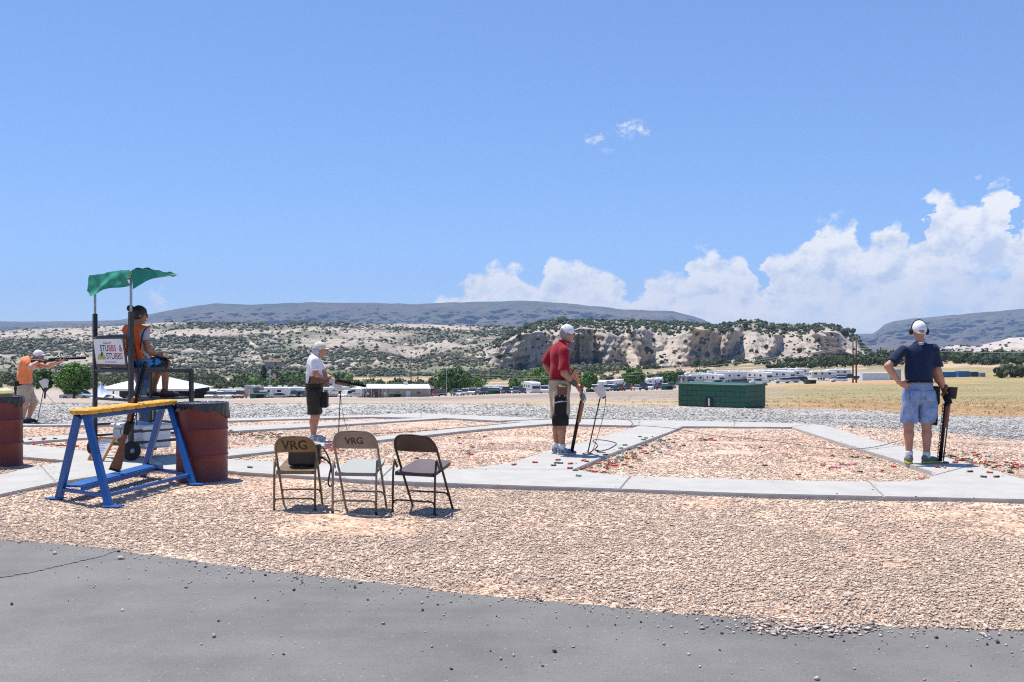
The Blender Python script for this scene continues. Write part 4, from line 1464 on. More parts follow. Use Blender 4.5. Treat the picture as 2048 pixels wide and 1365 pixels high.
# ---------------------------------------------------------------- oil drums used as bins
def drum(px, py, label):
    f = W(px, py, -.043)
    c = Vector((f.x, f.y + .285, f.z)); c.x = (px - CX) / F_PX * c.y
    c.z = Gs(c.x, c.y) - .048
    o = thing('steel_drum', label, 'drum', c, 0, 'red steel drums used as bins')
    pr = [(.278, 0), (.288, .004), (.29, .012), (.284, .02), (.283, .28), (.286, .287), (.292, .294), (.292, .303), (.286, .31), (.283, .318), (.283, .575), (.286, .582), (.292, .589), (.292, .598), (.286, .605), (.283, .612), (.283, .855), (.290, .862), (.291, .874), (.285, .88), (.272, .88), (.272, .60)]
    MB().lathe(pr, 48).build('shell', M_drum, o)
    MB().lathe([(.284, .861), (.2935, .864), (.2935, .876), (.286, .882)], 48).build('rim', M_steel_blk if px > 100 else M_drum, o)
    return o, c


def bin_bag(c, label, seed):
    r = np.random.default_rng(seed)
    ph = r.uniform(0, 6.28, 6)
    o = thing('bin_bag', label, 'bin bag', c + Vector((0, 0, .88)), 0, 'black bin liners hanging over the drum rims')
    def out(u, v):
        a = u * 2 * math.pi
        drop = .06 + .03 * math.sin(a * 2 + ph[0]) + .10 * max(0, math.sin(a * 1 + ph[1])) ** 2 + .05 * max(0, math.sin(a * 3 + ph[2])) ** 3
        wr = .006 * math.sin(a * 23 + ph[3] + v * 3) + .004 * math.sin(a * 41 + ph[4])
        if v < .25:                              # inside, up to the rim
            t = v / .25; rr = .262 + .022 * t; z = -.16 + .165 * t
        elif v < .4:
            t = (v - .25) / .15; rr = .284 + .014 * math.sin(t * math.pi / 2); z = .005 + .006 * math.sin(t * math.pi) - .0 * t
        else:
            t = (v - .4) / .6; rr = .298 + .004 * t + wr * t; z = .005 - drop * t
        return (rr * math.cos(a), rr * math.sin(a), z + .3 * wr)
    MB().grid(out, 96, 16).build('liner', M_bag, o)
    def top(u, v):
        a = u * 2 * math.pi; rr = .268 * v
        z = -.075 + .03 * math.sin(3 * a + ph[5]) * v + .03 * math.sin(rr * 40 + 2 * a) + .02 * math.cos(5 * a + 9 * v)
        return (rr * math.cos(a), rr * math.sin(a), z)
    MB().grid(top, 60, 12).build('sag', M_bag, o)
    return o


_d1, _c1 = drum(404, 967, 'red steel drum standing behind the blue gun rack')
bin_bag(_c1, 'black bin liner in the drum by the gun rack', 3)
_d2, _c2 = drum(-3, 937, 'red steel drum cut off by the left edge')
bin_bag(_c2, 'black bin liner in the drum at the left edge, heaped with trash', 8)


def carton(c, dx, dy, dz, size, rot, label, m):
    o = thing('shell_carton', label, 'carton', c + Vector((dx, dy, .88 + dz)), rot, 'cartons thrown in the left drum')
    MB().box((0, 0, 0), size, Matrix.Rotation(.5 * rot, 3, 'X')).build('box', m, o, bevel=.003)
    q = Matrix.Rotation(.5 * rot, 3, 'X')
    MB().box(q @ Vector((0, -size[1] * .62, size[2] * .56)), (size[0] * .96, size[1] * .4, .003), q @ Matrix.Rotation(.6, 3, 'X')).build('flap', m, o)


M_cy = mat('pale yellow carton', (.60, .55, .22), .6, (.5, .47, .25), 20.0)
M_cw = mat('white carton', (.70, .69, .66), .6, (.55, .54, .5), 20.0)
carton(_c2, .10, -.05, .035, (.17, .11, .11), .7, 'pale yellow shell carton on top of the left drum', M_cy)
carton(_c2, -.05, .02, .03, (.15, .11, .10), -.5, 'white shell carton nearest the left edge in the drum', M_cw)
carton(_c2, .02, .12, .045, (.15, .12, .09), 1.4, 'white carton at the back of the left drum', M_cw)
for k, (dx, dy, an) in enumerate(((-.10, -.08, .3), (.06, .02, 1.2), (.12, -.1, 2.0))):
    carton(_c1, dx, dy, -.045, (.13, .09, .05), an, ['crumpled silver wrapper lying on the bin liner by the rack', 'silver can carton in the middle of the bin by the rack', 'silver wrapper at the right of the bin by the rack'][k], mat('silver wrapper', (.5, .52, .55), .3, metal=.5))


# ---------------------------------------------------------------- scorer's tower
TA = Vector((-5.65, 13.55, 0)); TB = Vector((-4.953, 13.0, 0))
TE = (TB - TA).normalized(); TF = Vector((-TE.y, TE.x, 0))       # across the back, forward
TWID = (TB - TA).length; TDEP = .90


def tower():
    o = thing('scorer_tower', 'black steel scorer tower chair with green canopy and wheels', 'scorer chair', TA)
    L = lambda a, b, z: TE * (a * TWID) + TF * (b * TDEP) + Vector((0, 0, z))
    w = .042
    def bar(p, q, nm='rail', ww=w, m=M_steel_blk, up=(0, 0, 1)):
        return MB().bar(p, q, ww, ww, up).build(nm, m, o, bevel=.003)
    SZ = 1.155
    bar(L(0, 0, .10), L(0, 0, 1.92), 'post', .05, up=TF)
    bar(L(1, 0, .10), L(1, 0, 1.93), 'post', .055, up=TF)
    bar(L(0, 1, .0), L(0, 1, SZ), 'post', up=TF)
    bar(L(1, 1, .0), L(1, 1, SZ), 'post', .05, up=TF)
    bar(L(.62, .55, .10), L(.62, .55, SZ), 'post', .036, up=TF)
    for z in (SZ,):
        bar(L(0, 0, z), L(1, 0, z)); bar(L(0, 1, z - .02), L(1, 1, z - .02)); bar(L(0, 0, z), L(0, 1, z)); bar(L(1, 0, z), L(1, 1, z))
    bar(L(0, 0, .775), L(1, 0, .775), ww=.034)
    for z in (.27, .42):
        bar(L(0, 1, z), L(1, 1, z), ww=.03); bar(L(1, 0, z - .05), L(1, 1, z - .05), ww=.036); bar(L(0, 0, z), L(0, 1, z), ww=.03)
    bar(L(0, 0, .19), L(1, 0, .19), ww=.036)
    bar(L(0, 0, 1.60), L(1, 0, 1.62), ww=.04)
    # foot platform and seat
    MB().box(L(.5, .74, .775), (TWID * .98, TDEP * .5, .025), Matrix((TE, TF, Vector((0, 0, 1)))).transposed()).build('foot_platform', M_steel_blk, o, bevel=.003)
    MB().box(L(.52, .30, SZ + .032), (TWID * .8, TDEP * .56, .022), Matrix((TE, TF, Vector((0, 0, 1)))).transposed()).build('seat', mat('worn grey board', (.14, .12, .105), .8, (.10, .085, .08), 9.0, stretch=(1, 7, 1)), o, bevel=.004)
    # canopy pipes, bent forward over the seat
    for a, zt in ((0, 2.42), (1, 2.46)):
        p = [L(a, 0, 1.86), L(a, 0, 2.20), L(a, .0, zt - .16), L(a, .03, zt - .05), L(a, .13, zt + .015), L(a, .3, zt + .03), L(a, .64, zt - .02)]
        MB().tube(catmull(p, 4), .0165, 10).build('canopy_pipe', M_galv, o)
    MB().tube([L(0, .64, 2.40), L(1, .64, 2.44)], .015, 8).build('canopy_pipe', M_galv, o)
    # tarpaulin: roof sheet and the loose flap behind
    def roof(u, v):
        b = -.02 + .72 * v
        sag = -.05 * math.sin(math.pi * u) * math.sin(math.pi * v) + .012 * math.sin(u * 19 + v * 7) + .01 * math.sin(v * 25 + u * 5)
        zt = 2.43 + .04 * u + .04 * math.sin(min(1, v * 2.2) * math.pi / 2) - .05 * v * v
        p = L(-.05 + 1.1 * u, b, zt + sag)
        if v > .92: p = p + TF * .05 * math.sin(u * 9) - Vector((0, 0, .01))
        return tuple(p)
    can = MB().grid(roof, 36, 26)
    can.build('canopy', M_green_dk, o, fix=False)
    def flap(u, v):
        L_ = .17 + .12 * math.sin(u * 2.6 + .4) ** 2 + .03 * math.sin(u * 9)
        wav = .05 * math.sin(u * 5.5 + 2.6 * v) * v + .018 * math.sin(u * 13 + 7 * v) * v + .010 * math.sin(u * 21 - 6 * v)
        return tuple(L(-.10 + 1.12 * u - .04 * v * (u < .2), -.035 - .06 * v + wav, 2.445 + .03 * u - L_ * v - .008 * math.sin(u * 7) * (1 - v) - .03 * v * math.sin(u * 6 + 1)))
    MB().grid(flap, 48, 14).build('canopy_flap', M_green_dk, o, fix=False)
    def side(u, v):
        return tuple(L(1.055 + .03 * v + .012 * math.sin(u * 14) * v, -.02 + .74 * u, 2.47 + .025 * math.sin(min(1, u * 2.2) * 1.57) - .05 * u * u - (.24 * (1 - u) ** 1.5 + .012) * v))
    MB().grid(side, 24, 8).build('canopy_flap', M_green_dk, o, fix=False)
    # wheels at the back corner
    for a in (1.0, .0):
        c = L(a, 0, .125) - TF * .02 + TE * (.045 if a else .06)
        wh = MB().lathe([(.085, -.022), (.105, -.028), (.122, -.022), (.125, 0), (.122, .022), (.105, .028), (.085, .022)], 28, c, TE).build('wheel', M_rubber, o)
        MB().lathe([(.0, -.018), (.03, -.022), (.034, -.012), (.082, -.008), (.088, -.016), (.088, .016), (.082, .008), (.034, .012), (.03, .024), (.0, .026)], 24, c, TE).build('hub', mat('grey wheel hub', (.36, .36, .37), .4), wh)
    # sign board on the back
    sc = frame(L(.5, -.04, 1.40), TE, Vector((0, 0, 1)) - TF * .14)
    xd, yd, nd = sc.col[0].to_3d(), sc.col[1].to_3d(), sc.col[2].to_3d()
    org = sc.translation
    bw, bh = TWID * .86, .40
    brd = MB().box(org, (bw, bh, .02), sc.to_3x3()).build('sign_board', M_frame, o, bevel=.003)
    sg = MB().box(org + nd * .0125 + yd * .012, (bw * .93, bh * .84, .004), sc.to_3x3()).build('sign', M_signw, brd)
    zz = .0152
    def txt(s, x, y, size, m):
        return text_obj('lettering', s, size, m, brd, frame(org + xd * x + yd * y + nd * zz, xd, yd), depth=.0006)
    txt('Source BY', -.02, .125, .045, M_redink)
    def run(words, x, y, size):
        for s, m in words:
            t = text_obj('lettering', s, size, m, brd, frame(org + xd * x + yd * y + nd * zz, xd, yd), 'LEFT', .0006)
            x = max((Vector(v.co) - org).dot(xd) for v in t.data.vertices) + size * .07
    run((('STU', M_ink), ('BBS', M_redink), ('  &', M_redink)), -.215, .052, .118)
    run((('STU', M_ink), ('BBS', M_redink)), -.08, -.052, .118)
    # one line of handwriting too small to read
    MB().tube([org + xd * (-.13 + .28 * k / 60) + yd * (-.128 + .007 * math.sin(k * 1.9) + .004 * math.sin(k * .7)) + nd * zz for k in range(61)], .0013, 5).build('handwriting', M_ink, brd)
    # emblem: a yellow heap with a dark crest
    em = [(-.30, -.085), (-.30, -.05), (-.27, -.028), (-.255, -.01), (-.235, -.03), (-.215, -.004), (-.19, -.02), (-.165, .008), (-.145, -.02), (-.115, -.03), (-.105, -.06), (-.11, -.085)]
    MB().prism(em, 0, .0012, lambda a, b, d: org + xd * a + yd * (b - .01) + nd * (zz + d)).build('emblem', M_lime, brd)
    cr = [(-.215, -.03), (-.205, .004), (-.185, .012), (-.165, .022), (-.155, -.005), (-.175, -.03), (-.19, -.05)]
    MB().prism(cr, 0, .001, lambda a, b, d: org + xd * a + yd * (b - .01) + nd * (zz + .0016 + d)).build('emblem', M_ink, brd)
    for sx in (-1, 1):
        for sy in (-1, 1):
            MB().lathe([(.006, 0), (.005, .003), (0, .004)], 8, org + xd * sx * bw * .44 + yd * (sy * bh * .39 + .012) + nd * .014, nd).build('screw', M_gun, brd)
    # chain and cable hanging beside the back post
    MB().tube(catmull([L(.98, .04, 1.60), L(1.03, .1, 1.2), L(1.02, .08, .9), L(1.05, .06, .45)], 8), .006, 6).build('hanging_cable', M_rubber, o)
    return L


TL = tower()


def cooler():
    c = TA + TE * (TWID * .58) + TF * (TDEP * .42) + Vector((0, 0, 0))
    o = thing('cooler', 'white picnic cooler in the base of the scorer tower', 'cooler', (c.x, c.y, .13), math.atan2(TE.y, TE.x))
    skin_obj('tub', sdf(rbox((0, 0, .12), (.78, .42, .25), .04), (-.40, -.22, -.02), (.40, .22, .26), .014), M_white, o)
    lid = skin_obj('lid', sdf(rbox((0, 0, .275), (.82, .46, .065), .028), (-.42, -.24, .23), (.42, .24, .32), .012), M_white, o)
    MB().box((0, .0, .3115), (.5, .26, .006)).build('lid_panel', mat('pale blue plastic', (.42, .46, .60), .5), lid, bevel=.002)
    MB().tube(catmull([(-.41, -.06, .18), (-.45, -.06, .14), (-.45, .06, .14), (-.41, .06, .18)], 4), .012, 8).build('handle', M_white, o)


cooler()


def notice():
    a, b = W(176, 921), W(206, 923.5)
    o = thing('framed_notice', 'paper notice in an orange wood frame leaning by the tower', 'notice', (a + b) / 2)
    x = (b - a).normalized(); n = Vector((-x.y, x.x, 0))
    up = (Vector((0, 0, 1)) * .95 + n * .28 + x * .40).normalized()
    h = .34; wd = (b - a).length
    O = Vector((0, 0, .004))
    fr = MB()
    f = lambda s, t, d: O + x * (s * wd) + up * (t * h) + n * d
    rot = frame((0, 0, 0), x, up).to_3x3()
    for (s0, t0), (s1, t1) in (((-.5, .03), (.5, .03)), ((-.5, .97), (.5, .97)), ((-.47, 0), (-.47, 1)), ((.47, 0), (.47, 1))):
        fr.bar(f(s0, t0, 0), f(s1, t1, 0), .022, .022, up=n)
    fr.build('frame', M_wood_or, o)
    m = MB().add([f(-.46, .04, .004), f(.46, .04, .004), f(.46, .96, .004), f(-.46, .96, .004), f(-.46, .04, .012), f(.46, .04, .012), f(.46, .96, .012), f(-.46, .96, .012)], [(0, 1, 2, 3), (7, 6, 5, 4), (0, 4, 5, 1), (1, 5, 6, 2), (2, 6, 7, 3), (3, 7, 4, 0)])
    sh = m.build('sheet', M_paper, o)
    ln = MB()
    for k in range(7):
        t = .82 - k * .1
        ln.bar(f(-.3, t, -.0006), f(.28 - .1 * (k % 3), t, -.0006), .008, .001, up=n)
    ln.build('print', mat('pale blue print', (.40, .46, .56), .7), sh)


notice()


# ---------------------------------------------------------------- voice-release microphones
def microphone(label, foot, top, cup_px, cup_col, tilt, d=None, scale=1.0, black=False, cord=None):
    p = W(*foot); d = p.y
    t = AT(*top, d)
    o = thing('voice_release_stand', label, 'microphone', p, 0, 'voice release microphone stands at the shooting posts')
    m = M_steel_blk
    q = t - p
    MB().tube([Vector((0, 0, .0)), q * .5, q], .009, 8).build('pole', m, o)
    MB().lathe([(.07, 0), (.075, .006), (.07, .014), (.012, .02), (.01, .05)], 20, (0, 0, .0)).build('base', m, o)
    ax = Vector(tilt).normalized()
    c = AT(*cup_px, d) - p
    if black:
        MB().lathe([(.0, -.043), (.062, -.068), (.066, -.05), (.075, .06), (.082, .068), (.084, .078), (.076, .078), (.066, -.03), (0, -.04)], 24, c, ax).build('cup', M_rubber, o)
    else:
        b = frame(c, ax.orthogonal(), ax)
        vs = []
        w0, w1, h = .042 * scale, .078 * scale, .17 * scale
        g = MB()
        yv = ax; xv = Vector((0, -1, 0)).cross(yv).normalized(); zv = xv.cross(yv)
        for k, (ww, hh) in enumerate(((w0, -h / 2), (w1, h / 2))):
            for sx, sz in ((-1, -1), (1, -1), (1, 1), (-1, 1)):
                vs.append(c + xv * sx * ww + zv * sz * ww * .8 + yv * hh)
        g.add(vs, [(0, 1, 5, 4), (1, 2, 6, 5), (2, 3, 7, 6), (3, 0, 4, 7), (3, 2, 1, 0)])
        g.build('paper_cone', cup_col, o, bevel=.003)
        e = c - yv * h * .5
        MB().lathe([(.0, -.015), (.026, -.014), (.03, .0), (.026, .022), (0, .024)], 14, e, yv).build('microphone', M_rubber, o)
    if cord:
        MB().tube(catmull([Vector(x) for x in cord(p, q)], 6), .0042, 6).build('cord', M_rubber, o)
    return o


M_cup = mat('stained white paper', (.66, .62, .58), .75, (.54, .50, .47), 14.0)
microphone('voice release stand with tilted white cone beside the red shirt shooter', (1175, 909), (1200, 797), (1202, 784), M_cup, (-.42, .25, .8), cord=lambda p, q: [q, q + Vector((.075, 0, .015)), q * .72 + Vector((.10, 0, 0)), q * .4 + Vector((.085, -.02, 0)), q * .12 + Vector((.06, -.05, 0)), Vector((.02, -.06, .012))])
microphone('voice release stand with white cone in front of the white shirt shooter', (677, 869), (681, 783), (677, 775), M_cup, (-.35, .3, .85), cord=lambda p, q: [q, q * .7 + Vector((.03, 0, 0)), q * .3 + Vector((.10, 0, 0)), Vector((.17, 0, .05))])
microphone('voice release stand with white cone by the orange shirt shooter', (74, 847), (88, 777), (89, 769), M_cup, (-.35, .3, .85), scale=1.05, cord=lambda p, q: [q, q * .8 + Vector((.15, -.1, 0)), q * .4 + Vector((.6, -.25, 0)), q * .12 + Vector((1.1, -.4, 0)), Vector((1.6, -.5, .02))])
microphone('voice release stand with black cup beside the navy shirt shooter', (1886, 926), (1901, 800), (1902, 787), M_cup, (.06, .05, 1), black=True)


def ground_cord(label, pts, r=.006):
    P = [W(*q) + Vector((0, 0, .008)) for q in pts]
    o = MB().tube(catmull(P, 8), r, 6).build('microphone_cord', M_rubber)
    # drape: keep every ring on the ground
    tag(o, label, 'cord')
    for v in o.data.vertices: pass
    return o


ground_cord('loop of black cord on the concrete by the red shirt shooter', [(1176, 909), (1195, 893), (1186, 882), (1205, 881.5), (1228, 886), (1232, 890), (1218, 899), (1200, 904), (1194, 905.5), (1206, 906.5), (1211, 907)])
ground_cord('long black cord lying on the far concrete walk', [(1000, 843), (1060, 841), (1110, 839), (1180, 838.5), (1250, 840), (1264, 846), (1262, 853), (1255, 857)])
ground_cord('thin cord crossing the gravel bed to the navy shirt shooter', [(1266, 852), (1330, 856), (1370, 862), (1430, 873), (1500, 879), (1570, 887), (1640, 897), (1700, 900), (1745, 896), (1780, 888), (1815, 877)], .0042)
ground_cord('black cord lying along the walk left of the red shirt shooter', [(700, 872), (760, 868), (830, 864), (900, 858), (960, 853), (1010, 848), (1040, 845)], .005)


# ---------------------------------------------------------------- spent shells
def shells():
    hull = lambda c: mat('%s plastic hull' % c[0], c[1], .4, tuple(k * .8 for k in c[1]), 30.0)
    kinds = {'red': ('red', (.62, .035, .022)), 'green': ('teal green', (.06, .16, .15)), 'black': ('black', (.018, .018, .02)), 'blue': ('grey blue', (.16, .30, .36)), 'pink': ('pink', (.70, .16, .36))}
    M_brass = mat('shell brass', (.55, .40, .16), .35, metal=.9)
    meshes = {}
    for k, c in kinds.items():
        mb = MB().lathe([(.0085, .016), (.0108, .017), (.0108, .066), (.0095, .069), (.008, .068), (.0075, .05)], 10, m=0)
        mb.lathe([(.0, .0), (.0125, .0), (.0125, .003), (.011, .004), (.011, .018), (.0085, .018)], 10, m=1)
        me = mb.mesh('spent_shell', [hull(c), M_brass])
        me.transform(Matrix.Rotation(R(90), 4, 'X') @ Matrix.Translation((0, 0, -.034)))
        meshes[k] = me
    r = random.Random(4)
    spots = []
    # ones that lie alone, where they lie
    for px, py, k in ((1028, 931, 'red'), (1070, 926.5, 'red'), (1116, 921.5, 'red'), (1113, 927.5, 'green'), (1121, 928, 'green'), (1107, 932.5, 'green'), (1141, 929, 'red'), (1140, 938, 'red'),
                      (1876, 936, 'red'), (1890, 937, 'red'), (1940, 945, 'black'), (1967, 955.5, 'black'), (1993, 955.5, 'black'), (1821, 961, 'red'), (500, 936.5, 'green'), (1764, 937, 'red'), (1787, 928, 'red'), (1844, 953, 'red')):
        spots.append((px, py, k, 'conc' if px > 1500 else 'conc2'))
    A = 'between the red shirt shooter and the bed'
    for i in range(95):
        t = r.random()
        px = 1160 + 175 * t ** .8 + r.gauss(0, 16); py = 938 - 62 * t ** .9 + r.gauss(2, 6)
        k = r.choices(['red', 'green', 'blue', 'black', 'pink'], [max(.05, 1 - 1.25 * t), .2 + .55 * t, .15 + .5 * t, .22, .06])[0]
        spots.append((px, py, k, 'a'))
    for i in range(78):
        t = r.random()
        px = 1880 + 210 * t + r.gauss(0, 14); py = 903 + 34 * t + r.gauss(5, 8)
        k = r.choices(['red', 'green', 'blue', 'black'], [.3 + .6 * t, .12, .22 * (1 - t) + .04, .5 - .25 * t])[0]
        spots.append((px, py, k, 'b'))
    for i in range(16):
        spots.append((r.uniform(640, 685), r.uniform(884, 903), 'red', 'w'))
    for i in range(34):
        spots.append((r.uniform(458, 570), r.uniform(862, 873), r.choice(['black', 'black', 'green', 'red']), 'l'))
    for i in range(24):
        spots.append((r.uniform(60, 190), r.uniform(878, 890), 'red' if r.random() < .8 else 'black', 'o'))
    for i in range(14):
        spots.append((r.uniform(800, 1010), r.uniform(868, 925), r.choice(['red', 'black', 'pink', 'green']), 'm'))
    for i in range(9):
        spots.append((r.uniform(1645, 1710), r.uniform(922, 932), 'pink', 'p'))
    for i in range(8):
        spots.append((r.uniform(1480, 1800), r.uniform(880, 945), r.choice(['red', 'black']), 'q'))
    for i in range(10):
        spots.append((r.uniform(1395, 1440), r.uniform(873, 881), r.choice(['red', 'black']), 'u'))
    where = {'conc': 'on the concrete below the navy shirt shooter', 'conc2': 'on the concrete below the red shirt shooter', 'a': 'in the litter by the red shirt shooter', 'b': 'in the litter by the navy shirt shooter', 'w': 'at the white shirt shooter\'s feet',
             'l': 'on the gravel right of the red drum', 'o': 'left of the gun rack', 'm': 'strewn on the bed right of the chairs', 'p': 'in the middle of the front gravel bed', 'q': 'strewn on the front gravel bed', 'u': 'at the far left corner of the front bed'}
    order = {}
    for px, py, k, wh in spots:
        p = W(px, py)
        on = any(pip(np.array([[p.x, p.y]]), s)[0] for s in SLAB_XY)
        z = .0118 if on else -.03
        o = bpy.data.objects.new('spent_shell', meshes[k]); COL.objects.link(o)
        o.location = (p.x, p.y, Gs(p.x, p.y) + z)
        o.rotation_euler = (r.gauss(0, .12) if not on else 0, r.uniform(0, 6), r.uniform(0, 6.28) if r.random() < .4 else r.gauss(1.57, .4))
        tag(o, 'spent %s shotgun shell %s' % (kinds[k][0], where[wh]), 'shotgun shell', 'spent %s shells %s' % (kinds[k][0], where[wh]))


shells()


# ---------------------------------------------------------------- trap houses
M_trap = mat('dark green block paint', (.016, .095, .06), .6, (.013, .08, .05), 5.0, .002, 40.0, dirt=((.04, .12, .085), 12.0, .66))
M_hole = mat('dark opening', (.01, .01, .01), .9)


def trap_house():
    a = ON(1357, 36.2); b = ON(1490, 34.5)
    a.z = b.z = 0
    x = (b - a).normalized(); n = Vector((-x.y, x.x, 0))
    wd = (b - a).length; dp = 1.55
    base = (a + b) / 2; base.z = Gs(b.x, b.y) - .01
    o = thing('trap_house', 'large dark green block trap house marked 1', 'trap house', base, math.atan2(x.y, x.x))
    H = .74
    nx, nz = 7, 4
    bw, bh = wd / nx, H / nz
    mb = MB().box((0, dp / 2, H / 2 - .15), (wd - .03, dp - .03, H + .27))
    mb.build('core', M_trap, o)
    blk = MB().box((0, 0, 0), (bw - .007, .02, bh - .007)).mesh('block', M_trap, .004)
    for j in range(nz):
        for i in range(nx + (j % 2)):
            xx = -wd / 2 + (i + .5) * bw - (bw / 2 if j % 2 else 0)
            half = j % 2 and i in (0, nx)
            if half: xx += bw / 4 * (1 if i == 0 else -1)
            q = link('block', blk, o); q.location = (xx, -.006, (j + .5) * bh)
            if half: q.scale = (.49, 1, 1)
    nd_ = int(dp / bw)
    for sx in (-1, 1):
        for j in range(nz):
            for i in range(nd_):
                q = link('block', blk, o); q.rotation_euler = (0, 0, R(90)); q.location = (sx * (wd / 2 - .004), (i + .5) * dp / nd_, (j + .5) * bh); q.scale = (dp / nd_ / bw, 1, 1)
    MB().box((0, dp / 2, H + .035), (wd + .12, dp + .14, .07)).build('roof_slab', M_trap, o, bevel=.012)
    M_num = mat('number white', (.75, .75, .75), .6)
    MB().box((-.05, -.034, .15), (.30, .03, .34)).build('number_plate', mat('black plate', (.015, .015, .016), .6), o, bevel=.01)
    text_obj('number', '1', .36, M_num, o, frame((-.05, -.056, .15), (1, 0, 0), (0, 0, 1)), depth=.004, bold=.03)
    return o


trap_house()


def small_trap(px, d, wpx, label, face=0):
    p = ON(px, d)
    wd = wpx / F_PX * d
    s = wd / 2.6
    o = thing('trap_house', label, 'trap house', p, 0, 'small green trap houses across the range')
    mb = MB()
    H = 1.0 * s
    mb.box((0, .8 * s, H / 2), (wd, 1.6 * s, H))
    mb.build('walls', M_trap, o, bevel=.03)
    MB().box((0, .8 * s, H + .06), (wd + .2, 1.75 * s, .12)).build('roof_slab', mat('faded green roof', (.05, .10, .075), .6), o, bevel=.02)
    MB().box((wd * .21, -.02, H * .55), (wd * .5, .06, H * .62)).build('opening', M_hole, o)
    return o


for _px, _d, _w, _l in ((514, 150, 28, 'small green trap house left of the white shirt shooter'), (790, 160, 24, 'small green trap house in front of the clubhouse'), (988, 165, 25, 'small green trap house left of the red shirt shooter'),
                        (1181, 190, 17, 'small green trap house just right of the red shirt shooter'), (1335, 190, 22, 'small green trap house at the left of the big one'), (1622, 215, 21, 'small green trap house on the right field')):
    small_trap(_px, _d, _w, _l)

# ================================================================ people
def skin_mat(nm, c): return mat(nm, c, .55, tuple(k * .86 for k in c), 14.0, .0006, 90.0, spec=.35)
SK1 = skin_mat('tanned skin', (.42, .20, .125))
SK2 = skin_mat('ruddy skin', (.48, .235, .155))
SK3 = skin_mat('fair skin', (.56, .31, .22))
SK4 = skin_mat('brown tanned skin', (.33, .155, .09))


def cloth(nm, c, c2=None, dirt=None, scale=7.0): return mat(nm, c, .85, c2 or tuple(k * .85 for k in c), scale, .0012, 160.0, spec=.2, dirt=dirt, sheen=.1)


def hand_mesh(wrist, dirv, palm_n, thumb, curl=.5, s=1.0, spread=.1):
    """palm and five bent fingers; dirv: wrist to knuckles, palm_n: out of the palm, thumb: towards the thumb side"""
    w = Vector(wrist); d = Vector(dirv).normalized(); n = Vector(palm_n); n = (n - d * n.dot(d)).normalized()
    t = d.cross(n); t = t if t.dot(Vector(thumb)) > 0 else -t
    parts = []
    pc = w + d * .05 * s
    M = np.array([list(t), list(d), list(n)]).T
    parts.append(rbox(pc, (.078 * s, .092 * s, .030 * s), .013, M))
    parts.append(cone(w - d * .03, w + d * .03 * s, .027 * s, .026 * s, (n, .8)))
    for k, (off, ln) in enumerate(((.030, .074), (.010, .084), (-.010, .078), (-.029, .060))):
        p = w + d * .09 * s + t * off * s
        dd = (d + t * off * spread * 8).normalized()
        seg = ln * s * np.array([.45, .32, .23]); an = 0.0
        for j in range(3):
            an += curl * (.55, .75, .5)[j] * 1.25
            dv = dd * math.cos(an) + n * math.sin(an)
            q = p + dv * seg[j]
            parts.append(cone(p, q, .0092 * s * (1 - .08 * j), .0088 * s * (1 - .1 * j)))
            p = q
    p = w + d * .028 * s + t * .032 * s + n * .004
    dv = (t * .75 + d * .6 + n * .35).normalized()
    for ln, rr in ((.042, .0118), (.032, .0102), (.024, .009)):
        q = p + dv * ln * s
        parts.append(cone(p, q, rr * s, rr * .92 * s)); p = q
        dv = (dv * .75 + d * .4 + n * (.25 + .35 * curl) - t * .12).normalized()
    f = sun_(parts, .007)
    c = A3(w + d * .08 * s)
    return sdf(f, c - .15 * s, c + .15 * s, .0055)


def head_local(hair=None, female=False):
    """head facing +Y, centre of the skull at the origin"""
    fs = [ell((0, -.012, .025), (.076, .094, .092)), ell((0, .022, -.035), (.060, .068, .075)), ell((0, .045, -.085), (.034, .035, .028))]
    f = sun_(fs, .03)
    f = sun_([f, cone((0, .083, .02), (0, .108, -.022), .009, .0145), cone((-.05, .066, .03), (.05, .066, .03), .014, .014)], .016)
    f = sun_([f, cone((-.02, .088, -.06), (.02, .088, -.06), .008, .008), cone((-.014, .086, -.073), (.014, .086, -.073), .008, .008)], .008)
    for s in (-1, 1):
        f = minus(f, ell((s * .031, .098, .012), (.017, .018, .011)))
        f = sun_([f, ell((s * .031, .075, .010), (.014, .013, .012))], .004)
        f = sun_([f, minus(ell((s * .079, -.012, -.005), (.013, .022, .033)), ell((s * .09, -.006, -.002), (.008, .012, .019)))], .006)
    nk = cone((0, -.02, -.05), (0, -.045, -.17), .053, .058)
    f = sun_([f, nk], .03)
    return sdf(f, (-.11, -.13, -.17), (.11, .14, .13), .0072)


HEAD = head_local()


def cap_local(brim=True, back=False, flap=False):
    cr = cut(ell((0, -.010, .018), (.090, .108, .110)), plane((0, 0, -.008), (0, .32, -1)))
    cr = folds(cr, .0012, 40, 2)
    out = [('crown', sdf(cr, (-.10, -.13, -.06), (.10, .12, .14), .0072))]
    if brim:
        def f(P):
            x, y, z = P[:, 0], P[:, 1], P[:, 2]
            zz = .024 - 2.6 * x * x - .10 * (y - .08)
            r_ = np.hypot(x / .078, (y - .075) / .095)
            return np.maximum(np.maximum(np.abs(z - zz) - .004, (r_ - 1) * .075), .06 - y)
        out.append(('brim', sdf(f, (-.09, .05, -.02), (.09, .18, .05), .006)))
    if flap:
        f = cut(folds(minus(ell((0, -.03, -.02), (.092, .105, .125)), ell((0, .03, -.02), (.084, .11, .14))), .003, 30, 4), plane((0, .03, 0), (0, 1, 0)), plane((0, 0, .03), (0, 0, 1)))
        out.append(('neck_flap', sdf(f, (-.1, -.14, -.15), (.1, .05, .05), .0075)))
    return out


def rot_to(face, up=(0, 0, 1)):
    f = Vector(face).normalized(); u = Vector(up)
    x = f.cross(u).normalized(); u = x.cross(f)
    return Matrix((x, f, u)).transposed()


